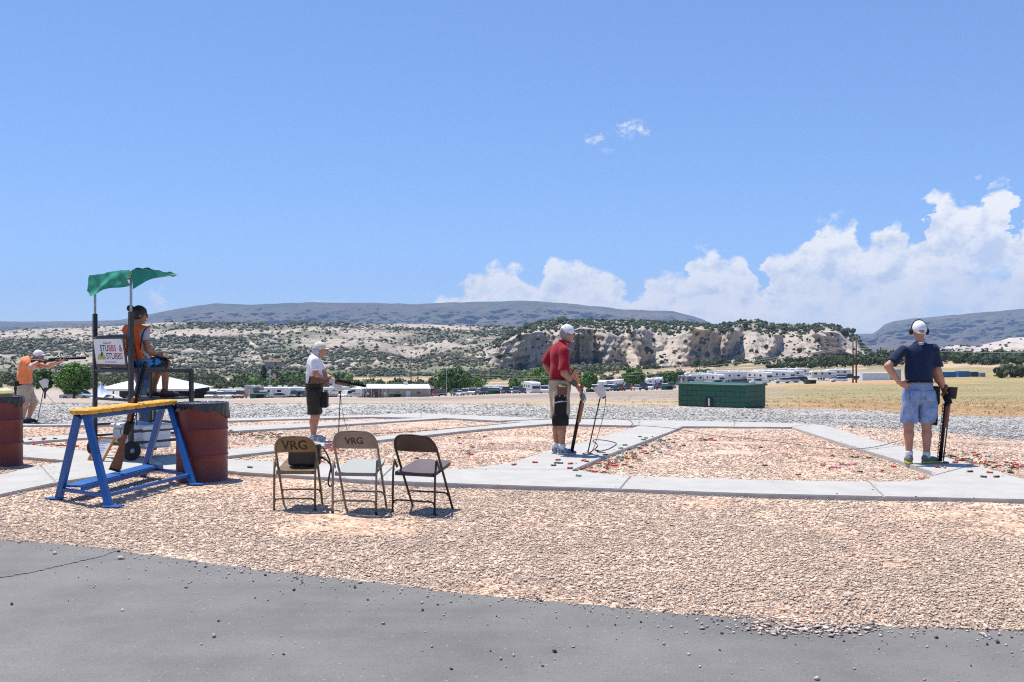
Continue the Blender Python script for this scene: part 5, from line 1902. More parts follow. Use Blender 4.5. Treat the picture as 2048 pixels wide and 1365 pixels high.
def shoe(parent, ankle, toe, ground, m_up, m_sole, size=.275, lift=0.0):
    t = Vector(toe); t.z = 0; t.normalize()
    M = Matrix((t.cross(Vector((0, 0, 1))), t, Vector((0, 0, 1)))).transposed().to_4x4()
    M.translation = Vector((ankle[0], ankle[1], ground)) + t * .03
    k = size / .28
    up = sun_([cone((0, -.055, .055), (0, .08, .04), .040 * k, .036 * k), cone((0, .07, .04), (0, .145 * k, .03), .037 * k, .028 * k), cone((0, -.045, .06), (0, -.035, .105), .040, .038)], .03)
    up = cut(up, plane((0, 0, .018), (0, 0, -1)), plane((0, 0, .108), (0, .25, 1)))
    so = cut(sun_([cone((0, -.06, .02), (0, .03, .02), .043 * k, .038 * k), cone((0, .03, .02), (0, .13 * k, .02), .040 * k, .036 * k)], .02), plane((0, 0, .026), (0, 0, 1)), plane((0, 0, .0), (0, 0, -1)))
    o = skin_obj('shoe', xf(sdf(up, (-.06, -.12, 0), (.06, .2, .13), .0085), M), m_up, parent)
    skin_obj('sole', xf(sdf(so, (-.06, -.12, -.01), (.06, .2, .04), .0075), M), m_sole, o)
    lc = MB()
    for i in range(4):
        y = .03 + i * .02
        lc.bar(M @ Vector((-.022, y, .078 - i * .006)), M @ Vector((.022, y, .078 - i * .006)), .006, .004)
    lc.build('laces', m_sole, o)


def person(label, anchor, J, front, look, skin, shirt, pants, hem_z, sleeve=.62, shirt_hem=None, shoes=None, socks=None, hands=None, build=1.0, belt=None, group=None, shirt_fold=.0095, collar=False, tuck=True, seat=False, long_pants=False, sole_z=0.0, name='person', lean_n=None):
    """J: joint positions relative to the anchor (x right, y away, z up)"""
    o = thing(name, label, 'person', anchor, 0, group)
    j = {k: Vector(v) for k, v in J.items()}
    fr = Vector(front); fr.z = 0; fr.normalize()
    B = build
    pel, wst, chs, nck = j['pelvis'], j['waist'], j['chest'], j['neck']
    spine = (chs - pel).normalized()
    fl = (fr - spine * fr.dot(spine)).normalized()
    F_ = (tuple(fl), .68)
    def torso(e):
        return [cone(pel, wst, .158 * B + e, .150 * B + e, (tuple(fl), .74)), cone(wst, chs, .150 * B + e, .163 * B + e, F_), cone(chs, chs + (nck - chs) * .45, .150 * B + e, .085 + e, F_),
                cone(j['shL'] - Vector((0, 0, .012)), j['shR'] - Vector((0, 0, .012)), .052 + e, .052 + e), cone(chs + (nck - chs) * .3, nck, .075 + e, .055 + e * .5)]
    def arm(s, e):
        return [cone(j['sh' + s], j['el' + s], .046 * B + e, .043 * B + e), cone(j['el' + s], j['el' + s].lerp(j['wr' + s], .35), .043 * B + e, .042 * B + e), cone(j['el' + s].lerp(j['wr' + s], .35), j['wr' + s], .042 * B + e, .028 + e)]
    def leg(s, e, low=True):
        h, k, a = j['hip' + s], j['kn' + s], j['an' + s]
        c = k.lerp(a, .3) - fl * .012
        L = [cone(h, k, .088 * B + e, .060 * B + e), cone(k, c, .056 * B + e, .058 * B + e)]
        if low: L.append(cone(c, a, .058 * B + e, .036 + e))
        return L
    allj = np.array([list(v) for v in j.values()])
    lo, hi = allj.min(0) - .22, allj.max(0) + .22
    lo[2] = min(lo[2], allj[:, 2].min() - .05)
    body = sun_(torso(-.026) + arm('L', 0) + arm('R', 0) + leg('L', 0) + leg('R', 0), .028)
    parts = [sdf(body, lo, hi, .014)]
    hr = rot_to(look).to_4x4()
    HM_ = hr.copy(); HM_.translation = j['head']
    parts.append(xf(HEAD, HM_))
    for s in 'LR':
        hd = (hands or {}).get(s)
        if hd:
            parts.append(hand_mesh(j['wr' + s] + (Vector(hd['d']).normalized() * .015), hd['d'], hd['n'], hd['t'], hd.get('curl', .5)))
    skin_obj('body', merge(parts), skin, o)
    # upper garment
    if shirt is not None:
        e = .016
        sl = []
        for s in 'LR':
            a, b = j['sh' + s], j['el' + s]
            end = a.lerp(b, sleeve); dv = (b - a).normalized()
            sl.append(cut(cone(a, end + dv * .05, .050 * B + e, .052 * B + e + .010), plane(end, dv)))
        f = sun_(torso(e) + sl, .035)
        hemz = shirt_hem if shirt_hem is not None else pel.z + .06
        hn = lean_n if lean_n is not None else (0, 0, -1)
        hc = Vector((pel.x, pel.y, hemz))
        f = cut(folds(f, shirt_fold, 17, 3 + len(label), (1, 1, .55)), plane(hc, hn), plane(nck + (j['head'] - nck) * .12, j['head'] - nck))
        f = minus(f, cone(nck - (j['head'] - nck) * .05, j['head'], .060, .062))
        sh = skin_obj('shirt', sdf(f, lo, hi, .0125), shirt, o)
        if collar:
            cl = MB()
            ax = (j['head'] - nck).normalized()
            pts = []
            for k in range(25):
                a = 2 * math.pi * k / 24
                x = fl.cross(ax)
                pts.append(nck + ax * .022 + (x * math.cos(a) + fl * math.sin(a)) * .070 - ax * (.018 * math.sin(a)))
            cl.tube(pts, .026, 8, flat=.5)
            cl.build('collar', shirt, sh)
    # lower garment
    if pants is not None:
        e = .020
        lg = []
        for s in 'LR':
            h, k, a = j['hip' + s], j['kn' + s], j['an' + s]
            if long_pants:
                lg += [cone(h, k, .098 * B + e * .6, .070 * B + e * .6), cone(k, a, .070 * B + e * .6, .058 + e * .6)]
            elif seat:
                end = h.lerp(k, hem_z); dv = (k - h).normalized()
                lg.append(cut(cone(h, end + dv * .05, .098 * B + e * .5, .084 * B + e * .5), plane(end, dv)))
            else:
                t = (h.z - hem_z) / max(h.z - k.z, .01)
                end = h + (k - h) * t
                lg.append(cone(h, end - Vector((0, 0, .06)), .100 * B + e * .5, .094 * B + e * .6))
        f = sun_([cone(pel - Vector((0, 0, .02)), pel + spine * .07, .160 * B + e * .75, .158 * B + e * .75, (tuple(fl), .76))] + lg, .03)
        f = folds(f, .012, 20, 9 + len(label), (1, 1, .5))
        tp = plane(pel + spine * (.085 if tuck else .05), spine)
        if seat: f = cut(f, tp)
        elif long_pants: f = cut(f, tp, plane((0, 0, .045 + sole_z), (0, 0, -1)))
        else: f = cut(f, tp, plane((0, 0, hem_z), (0, 0, -1)))
        skin_obj('trousers' if long_pants else 'shorts', sdf(f, lo, hi, .0125), pants, o)
    if belt is not None:
        ax = spine; x = fl.cross(ax)
        c = pel + ax * .078
        pts = [c + x * math.cos(a) * (.180 * B) + fl * math.sin(a) * (.140 * B) for a in np.linspace(0, 2 * math.pi, 33)]
        MB().tube(pts, .02, 8, flat=.35).build('belt', belt, o)
        q = c + fl * .142 * B
        MB().box(q, (.045, .016, .04), rot_to(fl)).build('buckle', M_silver, o.children[-1])
    for s in 'LR':
        a = j['an' + s]
        if socks is not None:
            k = j['kn' + s]
            up = (k - a).normalized()
            MB().lathe([(.036, -.05), (.045, -.02), (.046, .02), (.050, .045), (.046, .052)], 16, a, up).build('sock', socks, o)
        if shoes:
            shoe(o, a, shoes['toe' + s], shoes.get('z' + s, a.z - .085), shoes['up'], shoes['sole'])
    return o, HM_, j, fl


def wear(o, HM_, kind, m, m2=None, **kw):
    if kind == 'cap':
        c = None
        for nm, vq in cap_local(kw.get('brim', True), flap=kw.get('flap', False)):
            if nm == 'crown': c = skin_obj('cap', xf(vq, HM_), m, o)
            else: skin_obj(nm, xf(vq, HM_), (m2 if nm == 'neck_flap' and m2 else m), c)
        return c
    if kind == 'hair':
        f = cut(folds(minus(ell((0, -.022, .012), (.086, .098, .105)), ell((0, .075, -.02), (.074, .09, .11))), .003, 60, 5), plane((0, 0, -.075), (0, .1, -1)))
        return skin_obj('hair', xf(sdf(f, (-.1, -.13, -.1), (.1, .1, .13), .0075), HM_), m, o)
    if kind == 'glasses':
        g = MB()
        fn = lambda *p: HM_ @ Vector(p)
        for s in (-1, 1):
            g.tube([fn(s * .058, .074, .02), fn(s * .083, .02, .022), fn(s * .083, -.02, .015)], .004, 6)
            p = [fn(s * .008, .101, .022), fn(s * .033, .098, .026), fn(s * .058, .082, .022), fn(s * .056, .086, -.004), fn(s * .033, .099, -.012), fn(s * .01, .103, -.002)]
            q = [v + (HM_.to_3x3() @ Vector((0, .006, 0))) for v in p]
            g.add(p + q, [(0, 1, 2, 3, 4, 5), (11, 10, 9, 8, 7, 6)] + [(i, (i + 1) % 6, 6 + (i + 1) % 6, 6 + i) for i in range(6)])
        g.tube([fn(-.012, .104, .02), fn(.012, .104, .02)], .004, 6)
        return g.build('sunglasses', m, o)
    if kind == 'muffs':
        g = MB()
        fn = lambda *p: HM_ @ Vector(p)
        g.tube([fn(.098 * math.cos(a), -.012, -.0 + .135 * math.sin(a)) for a in np.linspace(.05, math.pi - .05, 19)], .009, 8, flat=.6)
        mf = g.build('earmuffs', m, o)
        for s in (-1, 1):
            skin_obj('ear_cup', xf(sdf(ell((s * .100, -.012, -.012), (.028, .036, .046)), (min(0, s * .14), -.06, -.07), (max(0, s * .14), .04, .05), .0065), HM_), m, mf)
        return mf


def pouch(o, c, size, m, rot=0.0, r=.015, nm='shell_pouch', fold=.003):
    f = folds(rbox((0, 0, 0), size, r), fold, 30, 6)
    s = A3(size) / 2 + .02
    M = Matrix.Rotation(rot, 4, 'Z'); M.translation = Vector(c)
    return skin_obj(nm, xf(sdf(f, -s, s, .0085), M), m, o)


def joints(base, tab):
    """photo place + depth offset -> local joint"""
    return {k: AT(v[0], v[1], base.y + v[2]) - base for k, v in tab.items()}


M_capw = cloth('white cap cotton', (.74, .74, .76), (.66, .66, .69))
M_capg = cloth('greyish cap cotton', (.64, .60, .54), (.52, .49, .44))
M_hairg = mat('grey hair', (.28, .27, .26), .7, (.16, .15, .15), 60.0, .002, 120.0)
M_haird = mat('dark brown hair', (.018, .011, .008), .5, (.03, .017, .011), 50.0, .002, 120.0)
M_lens = mat('dark lens', (.01, .01, .012), .1, spec=.8)
M_leath = mat('brown leather', (.15, .06, .028), .5, (.10, .04, .02), 12.0, .001, 60.0)
M_blkcl = cloth('black nylon', (.014, .013, .014), (.022, .018, .018))
M_sock = cloth('white sock', (.72, .72, .73))
M_soleW = mat('white sole', (.62, .62, .62), .6)

# ---- man in navy shirt, seen from behind
b = W(1840, 927)
J = joints(b, dict(head=(1837.5, 661.5, .03), neck=(1837.5, 686, .0), chest=(1837, 712, .0), waist=(1837, 745, -.01), pelvis=(1838, 777, 0), shL=(1807.5, 700, 0), shR=(1867, 700, 0), elL=(1775.5, 733, -.06), wrL=(1799, 766, -.06),
                   elR=(1876, 743, -.02), wrR=(1889, 781, .02), hipL=(1821.5, 790, 0), hipR=(1855, 790, 0), knL=(1817, 851, .03), knR=(1853, 851, .02), anL=(1818, 911, -.02), anR=(1853, 913, .0)))
M_navy = cloth('navy jersey', (.010, .021, .062), (.008, .016, .048))
M_denim = cloth('washed denim', (.12, .19, .36), (.26, .36, .54), scale=9.0)
M_shoeg = mat('grey running shoe', (.20, .20, .20), .7, (.13, .13, .13), 30.0, .0015, 120.0)
M_solel = mat('lime sole', (.55, .58, .05), .6)
P1 = person('person in navy shirt and denim shorts standing with hand on hip, back turned', b, J, (.08, 1, 0), (.05, 1, -.03), SK2, M_navy, M_denim, AT(1840, 846.5, b.y).z - b.z, sleeve=.80, shirt_hem=AT(1840, 764.5, b.y).z - b.z,
            shoes=dict(toeL=(.2, 1, 0), toeR=(.95, .3, 0), up=M_shoeg, sole=M_solel, zL=.002, zR=.002), socks=M_sock, belt=M_leath,
            hands=dict(L=dict(d=(.75, -.1, -.35), n=(.3, .9, 0), t=(.2, .3, 1), curl=.35), R=dict(d=(.25, .25, -1), n=(.5, .4, .2), t=(0, 1, 0), curl=.8)))
wear(P1[0], P1[1], 'cap', M_capw); wear(P1[0], P1[1], 'muffs', M_rubber)
_hl = lambda *p: P1[1] @ Vector(p)
skin_obj('cap_opening', xf(sdf(ell((0, -.104, -.012), (.036, .016, .024)), (-.05, -.13, -.05), (.05, -.07, .03), .006), P1[1]), M_hairg, P1[0])
MB().tube([_hl(-.05, -.102, -.036), _hl(-.025, -.116, -.037), _hl(.025, -.116, -.037), _hl(.05, -.102, -.036)], .006, 6).build('cap_strap', M_capw, P1[0])
_lg = MB()
_lc = AT(1829.5, 687.5, b.y) - b + Vector((.03, -.118, 0))
for _s in (-1, 1):
    _lg.tube([_lc + Vector((_s * .011 + .017 * math.cos(a), -.003 + .25 * .011 * math.sin(a), .011 * math.sin(a))) for a in np.linspace(0, 2 * math.pi, 17)], .0045, 6)
_lg.build('logo', mat('logo white', (.7, .7, .72), .7), P1[0])
# back pockets and centre loop of the shorts
for px in (1823, 1853):
    f = AT(px, 788, b.y) - b
    pouch(P1[0], f + Vector((0, -.122, -.02)), (.12, .02, .135), M_denim, 0, .009, 'back_pocket', .0015)
pouch(P1[0], AT(1873, 792, b.y) - b + Vector((0, .06, 0)), (.09, .17, .24), M_blkcl, 0, .03)
pouch(P1[0], AT(1872, 828, b.y) - b + Vector((0, .05, 0)), (.05, .13, .30), M_blkcl, 0, .02, 'hull_bag')
pouch(P1[0], AT(1827, 768, b.y) - b + Vector((0, -.142, 0)), (.014, .012, .06), M_denim, 0, .005, 'belt_loop', 0)
shotgun('shotgun', 'open shotgun resting muzzle down beside the navy shirt shooter', None, AT(1880, 923, b.y - .06), up=(-.6, .8, 0), open_deg=38, hinge=AT(1893, 800, b.y - .04), metal=M_gun)

# ---- man in red polo, three quarter back view
b = W(1127, 909)
J = joints(b, dict(head=(1135, 667.5, .02), neck=(1129, 687, 0), chest=(1120, 712, 0), waist=(1119, 742, 0), pelvis=(1119, 771, 0), shL=(1107, 701, .14), shR=(1128, 702, -.13), elL=(1092, 731, .22), wrL=(1106, 755, .10),
                   elR=(1128, 747, -.19), wrR=(1151, 770, -.12), hipL=(1114, 785, .08), hipR=(1122, 785, -.08), knL=(1116, 845, .10), knR=(1125, 845, -.07), anL=(1113, 893, .10), anR=(1124, 896, -.06)))
M_red = cloth('dark red pique', (.29, .010, .022), (.235, .008, .018))
M_khaki = cloth('khaki twill', (.45, .375, .275), (.38, .31, .225))
M_shoeb = mat('blue grey running shoe', (.09, .115, .18), .6, (.28, .31, .35), 26.0, .001, 90.0, contrast=(.45, .55))
P2 = person('person in dark red polo and khaki shorts looking away over the range', b, J, (.86, .5, 0), (.80, .56, -.10), SK1, M_red, M_khaki, AT(1127, 838, b.y).z - b.z, sleeve=.86, shirt_hem=AT(1119, 762, b.y).z - b.z,
            shoes=dict(toeL=(1, .12, 0), toeR=(1, -.08, 0), up=M_shoeb, sole=M_soleW, zL=.0, zR=.0), socks=M_sock, belt=M_blkcl, collar=True,
            hands=dict(L=dict(d=(.6, -.4, -.4), n=(.3, -.8, .2), t=(.5, .5, .6), curl=.4), R=dict(d=(.62, .1, -.75), n=(-.5, .3, -.6), t=(.3, .7, .5), curl=.55)))
wear(P2[0], P2[1], 'hair', M_hairg); wear(P2[0], P2[1], 'cap', M_capw); wear(P2[0], P2[1], 'glasses', M_lens)
pc = AT(1123, 779, b.y) - b
pouch(P2[0], pc + Vector((0, -.19, .0)), (.135, .06, .135), M_leath, .12, .012, 'shell_pouch')
pouch(P2[0], pc + Vector((0, -.222, .05)), (.10, .014, .03), mat('brass cartridge row', (.5, .42, .2), .4, metal=.6), .12, .005, 'shell_row', 0)
f = folds(sun_([rbox((0, 0, 0), (.17, .075, .36), .03), rbox((.0, 0, -.17), (.225, .08, .15), .03)], .05), .006, 20, 8)
skin_obj('hull_bag', xf(sdf(f, (-.15, -.08, -.28), (.15, .08, .22), .009), Matrix.Translation(AT(1120, 815, b.y) - b + Vector((0, -.185, 0)))), M_blkcl, P2[0])
for sx in (-.035, .03):
    MB().lathe([(.0, 0), (.011, .001), (.009, .006), (0, .008)], 10, AT(1123, 790.5, b.y) - b + Vector((sx, -.228, 0)), (0, -1, 0)).build('snap', M_silver, P2[0].children[-1])
MB().tube(catmull([AT(1107, 800, b.y - .2) - b, AT(1108, 806, b.y - .26) - b, AT(1120, 804, b.y - .28) - b, AT(1134, 803, b.y - .25) - b], 5), .009, 6).build('towel_band', cloth('grey towel', (.3, .3, .3)), P2[0])
MB().lathe([(.036, -.05), (.038, 0), (.036, .05)], 14, J['wrR'] + (J['elR'] - J['wrR']).normalized() * .05, J['elR'] - J['wrR']).build('wrist_brace', mat('grey brace', (.09, .09, .09), .8), P2[0])
shotgun('shotgun', 'open shotgun resting muzzle down in front of the red shirt shooter', None, AT(1144, 905, b.y - .12), up=(-.5, .85, 0), open_deg=52, hinge=AT(1165, 796, b.y - .1), wood=mat('honey walnut', (.34, .135, .04), .35, (.22, .08, .025), 16.0, stretch=(1.2, 9, 9)), metal=M_silver)

# ---- man in white shirt, side view, gun at the waist
b = W(630, 882)
J = joints(b, dict(head=(640, 699, 0), neck=(633, 713, 0), chest=(629, 730, 0), waist=(628, 752, 0), pelvis=(628, 777, 0), shL=(632, 720, .17), shR=(630, 722, -.17), elL=(652, 752, .20), wrL=(676, 765.5, .06),
                   elR=(632, 751, -.22), wrR=(650, 760.5, -.06), hipL=(629, 787, .085), hipR=(627, 787, -.085), knL=(632, 833, .09), knR=(629, 834, -.08), anL=(628, 869, .10), anR=(626, 871, -.07)))
M_wsh = cloth('white jersey', (.76, .76, .80), (.70, .70, .75))
M_dkol = cloth('dark olive twill', (.042, .034, .024), (.03, .025, .018))
M_shoew = mat('white grey running shoe', (.55, .56, .58), .6, (.22, .23, .26), 24.0, contrast=(.5, .58))
P3 = person('person in white shirt and dark shorts holding a shotgun at the waist', b, J, (1, .12, 0), (1, .05, -.06), SK2, M_wsh, M_dkol, AT(630, 829, b.y).z - b.z, sleeve=.66, shirt_hem=AT(628, 774, b.y).z - b.z,
            shoes=dict(toeL=(1, .1, 0), toeR=(1, -.12, 0), up=M_shoew, sole=M_soleW, zL=.0, zR=.0), belt=M_blkcl,
            hands=dict(L=dict(d=(.9, -.3, -.05), n=(.1, -.3, 1), t=(.3, -.9, .3), curl=.8), R=dict(d=(.85, .25, -.2), n=(.2, .8, .1), t=(.1, .2, 1), curl=.8)))
wear(P3[0], P3[1], 'cap', M_capg, mat('pale neck cloth', (.46, .46, .45), .9), flap=True); wear(P3[0], P3[1], 'glasses', M_lens)
pouch(P3[0], AT(648, 800, b.y) - b + Vector((.02, -.05, 0)), (.11, .16, .25), M_blkcl, 0, .03)
pouch(P3[0], AT(634, 785, b.y) - b + Vector((0, -.165, 0)), (.20, .05, .16), M_blkcl, 0, .02, 'hull_bag')
shotgun('shotgun', 'dark shotgun held level at the waist by the white shirt shooter', AT(620.5, 754, b.y - .27), AT(731.5, 772.5, b.y + .10), metal=M_silver)

# ---- man in orange shirt taking aim
b = W(58, 846)
J = joints(b, dict(head=(77.5, 711.5, .0), neck=(64, 717, 0), chest=(54, 731, 0), waist=(49, 752, 0), pelvis=(50, 774, 0), shL=(66, 726, .19), shR=(54, 725, -.16), elL=(97, 733, .10), wrL=(118, 723, -.03),
                   elR=(61, 735, -.24), wrR=(78, 722.5, -.09), hipL=(54, 781, .09), hipR=(49, 781, -.08), knL=(68, 807, .10), knR=(50, 811, -.09), anL=(57, 838, .16), anR=(45, 840, -.12)))
M_or = cloth('orange jersey', (.80, .26, .10), (.70, .21, .075))
P4 = person('person in orange shirt and khaki shorts aiming a shotgun', b, J, (1, .1, 0), (1, .02, -.02), SK3, M_or, M_khaki, AT(58, 806, b.y).z - b.z, sleeve=.60, shirt_hem=AT(50, 768, b.y).z - b.z, tuck=False,
            shoes=dict(toeL=(1, -.1, 0), toeR=(1, .1, 0), up=mat('dark trainer', (.03, .035, .05), .7), sole=M_rubber, zL=0, zR=0), build=1.2,
            hands=dict(L=dict(d=(.95, -.2, .1), n=(-.1, .2, 1), t=(0, -1, .2), curl=.75), R=dict(d=(.85, .3, .1), n=(.1, 1, 0), t=(0, .2, 1), curl=.8)), lean_n=(.25, 0, -1))
wear(P4[0], P4[1], 'hair', M_hairg); wear(P4[0], P4[1], 'cap', M_capw); wear(P4[0], P4[1], 'glasses', M_lens)
pouch(P4[0], AT(44, 767, b.y) - b + Vector((0, -.16, 0)), (.15, .07, .11), M_blkcl, 0, .02)
pouch(P4[0], AT(35.5, 782, b.y) - b + Vector((0, -.1, 0)), (.05, .05, .22), cloth('dark green towel', (.02, .05, .03)), 0, .02, 'towel')
shotgun('shotgun', 'black shotgun raised to the shoulder of the orange shirt shooter', AT(60.5, 720.5, b.y - .12), AT(172, 716.5, b.y - .02), metal=M_gun, wood=mat('dark walnut', (.055, .025, .015), .4, (.035, .016, .01), 14.0))

# ---- scorer seated on the tower
b = Vector(TA) + TE * (TWID * .62) + TF * (TDEP * .36) + Vector((0, 0, 1.2))
yb = b.y
def jt(px, py, dy): return AT(px, py, yb + dy) - b
J = dict(head=jt(279, 630, .0), neck=jt(274, 650, -.02), chest=jt(271, 671, -.02), waist=jt(276, 699, .0), pelvis=jt(281, 724, .0), shL=jt(256, 661, .15), shR=jt(288, 663, -.12), elL=jt(281, 700, .30), wrL=jt(312, 708, .28),
         elR=jt(296, 699, -.10), wrR=jt(314, 710, .10), hipL=jt(281, 728, .10), hipR=jt(290, 728, -.06), knL=jt(323, 727, .46), knR=jt(333, 727, .28), anL=jt(303, 786, .44), anR=jt(330, 786, .26))
M_vest = cloth('orange safety vest', (.95, .16, .02), (.88, .13, .018))
M_greyt = cloth('pale grey jersey', (.40, .41, .46))
M_board = mat('blue floral shorts', (.012, .014, .018), .85, (.05, .26, .50), 9.0, contrast=(.50, .56))
P5 = person('person in orange safety vest seated on the scorer tower', b, J, (.62, .78, 0), (.80, .60, -.12), SK4, M_greyt, M_board, .88, sleeve=.45, shirt_hem=J['pelvis'].z + .01, seat=True, build=.92,
            shoes=dict(toeL=(.8, .6, 0), toeR=(.8, .6, 0), up=mat('brown sandal', (.10, .04, .025), .7), sole=M_rubber, zL=J['anL'].z - .06, zR=J['anR'].z - .06),
            hands=dict(L=dict(d=(.9, .2, -.1), n=(0, 0, -1), t=(.1, -1, 0), curl=.6), R=dict(d=(.85, .5, -.1), n=(-.2, .5, -.6), t=(0, .5, 1), curl=.6)))
wear(P5[0], P5[1], 'hair', M_haird); wear(P5[0], P5[1], 'cap', M_haird, brim=False); wear(P5[0], P5[1], 'glasses', M_lens)
skin_obj('hair_bun', sdf(folds(ell((0, 0, 0), (.052, .05, .048)), .003, 60, 4), (-.07, -.07, -.07), (.07, .07, .07), .008), M_haird, P5[0]).location = jt(261, 617.5, -.05)
# vest: a sleeveless shell over the shirt, open at the sides with black piping
j = P5[2]; fl = P5[3]
tr = [cone(j['pelvis'] + Vector((0, 0, .03)), j['waist'], .175, .170, (tuple(fl), .76)), cone(j['waist'], j['chest'], .170, .178, (tuple(fl), .72)), cone(j['chest'], j['chest'].lerp(j['neck'], .45), .168, .11, (tuple(fl), .72)), cone(j['shL'], j['shR'], .078, .078)]
vf = minus(folds(sun_(tr, .035), .005, 17, 12, (1, 1, .5)), cone(j['neck'] - Vector((0, 0, .015)), j['head'], .068, .085))
for s, q in (('L', 1), ('R', 1)):
    ax = (j['el' + s] - j['sh' + s]).normalized()
    vf = minus(vf, cone(j['sh' + s] + ax * .055 + (j['sh' + s] - j['chest']).normalized() * .045, j['el' + s] + ax * .05, .075, .08))
vf = cut(vf, plane(j['pelvis'] + Vector((0, 0, .035)), (0, 0, -1)))
vs = sdf(vf, np.array(j['pelvis']) - .35, np.array(j['head']) + .3, .011)
vest = skin_obj('safety_vest', vs, M_vest, P5[0])
a = j['shR'] + (j['shR'] - j['chest']).normalized() * .04
pip_pts = catmull([j['shR'] + Vector((.055, .02, .068)), j['shR'] + Vector((.03, -.085, .0)), j['shR'].lerp(j['waist'], .45) + Vector((.05, -.12, 0)), j['waist'] + Vector((.085, -.135, -.02)), j['pelvis'] + Vector((.12, -.10, .05))], 6)
MB().tube(pip_pts, .008, 6).build('piping', M_blkcl, vest)
cb = thing('clipboard', 'dark score clipboard on the lap of the seated scorer', 'clipboard', b + jt(324, 715, .22), .6)
MB().box((0, 0, 0), (.23, .30, .006), Matrix.Rotation(.25, 3, 'Y')).build('board', M_rubber, cb, bevel=.002)
MB().box((.0, .12, .012), (.09, .03, .014), Matrix.Rotation(.25, 3, 'Y')).build('clip', M_silver, cb, bevel=.002)
MB().box((0, -.02, .0045), (.20, .24, .002), Matrix.Rotation(.25, 3, 'Y')).build('score_sheet', M_paper, cb)

# ---- bystander in jeans, mostly hidden behind the tower
b = W(290, 866)
J = joints(b, dict(head=(287, 694, 0), neck=(286, 711, 0), chest=(286, 729, 0), waist=(287, 746, 0), pelvis=(289, 768, 0), shL=(270, 722, .02), shR=(301, 722, -.02), elL=(268, 747, .05), wrL=(275, 768, .1),
                   elR=(302, 747, .05), wrR=(298, 768, .12), hipL=(281, 778, 0), hipR=(297, 778, 0), knL=(284, 818, .02), knR=(297, 818, .02), anL=(285, 856, 0), anR=(297, 857, -.04)))
M_jean = cloth('blue jeans', (.025, .05, .11), (.05, .09, .17), scale=7.0)
P6 = person('person in blue jeans standing behind the scorer tower, upper body hidden', b, J, (.3, 1, 0), (.3, 1, 0), SK2, cloth('dark blue shirt', (.02, .035, .09)), M_jean, 0, long_pants=True, build=.9,
            shoes=dict(toeL=(.2, 1, 0), toeR=(.6, .8, 0), up=mat('grey boot', (.12, .11, .10), .7), sole=M_rubber, zL=0, zR=0), hands=dict(L=dict(d=(0, .3, -1), n=(1, 0, 0), t=(0, 1, 0)), R=dict(d=(0, .3, -1), n=(-1, 0, 0), t=(0, 1, 0))))
wear(P6[0], P6[1], 'hair', M_haird)

# ================================================================ across the range
M_glass = glass_mat()
M_tyre = mat('tyre rubber', (.02, .02, .02), .85)
M_chrome = mat('wheel alloy', (.4, .4, .41), .3, metal=.8)
M_rvw = mat('white fibreglass', (.72, .72, .70), .4, (.64, .64, .62), 1.2)
M_lamp = mat('red tail lamp', (.4, .02, .02), .3)


def paint(nm, c): return mat(nm + ' car paint', c, .25, tuple(k * .9 for k in c), 2.0, spec=.6)
PAINTS = {'white': (.68, .68, .68), 'silver': (.38, .39, .40), 'black': (.018, .018, .02), 'grey': (.13, .135, .14), 'maroon': (.16, .018, .022), 'blue': (.03, .07, .22), 'red': (.36, .02, .02), 'green': (.025, .09, .05), 'tan': (.36, .30, .22)}
_CAR = {}
XZW = lambda w: (lambda a, b, d: (a, d, b))


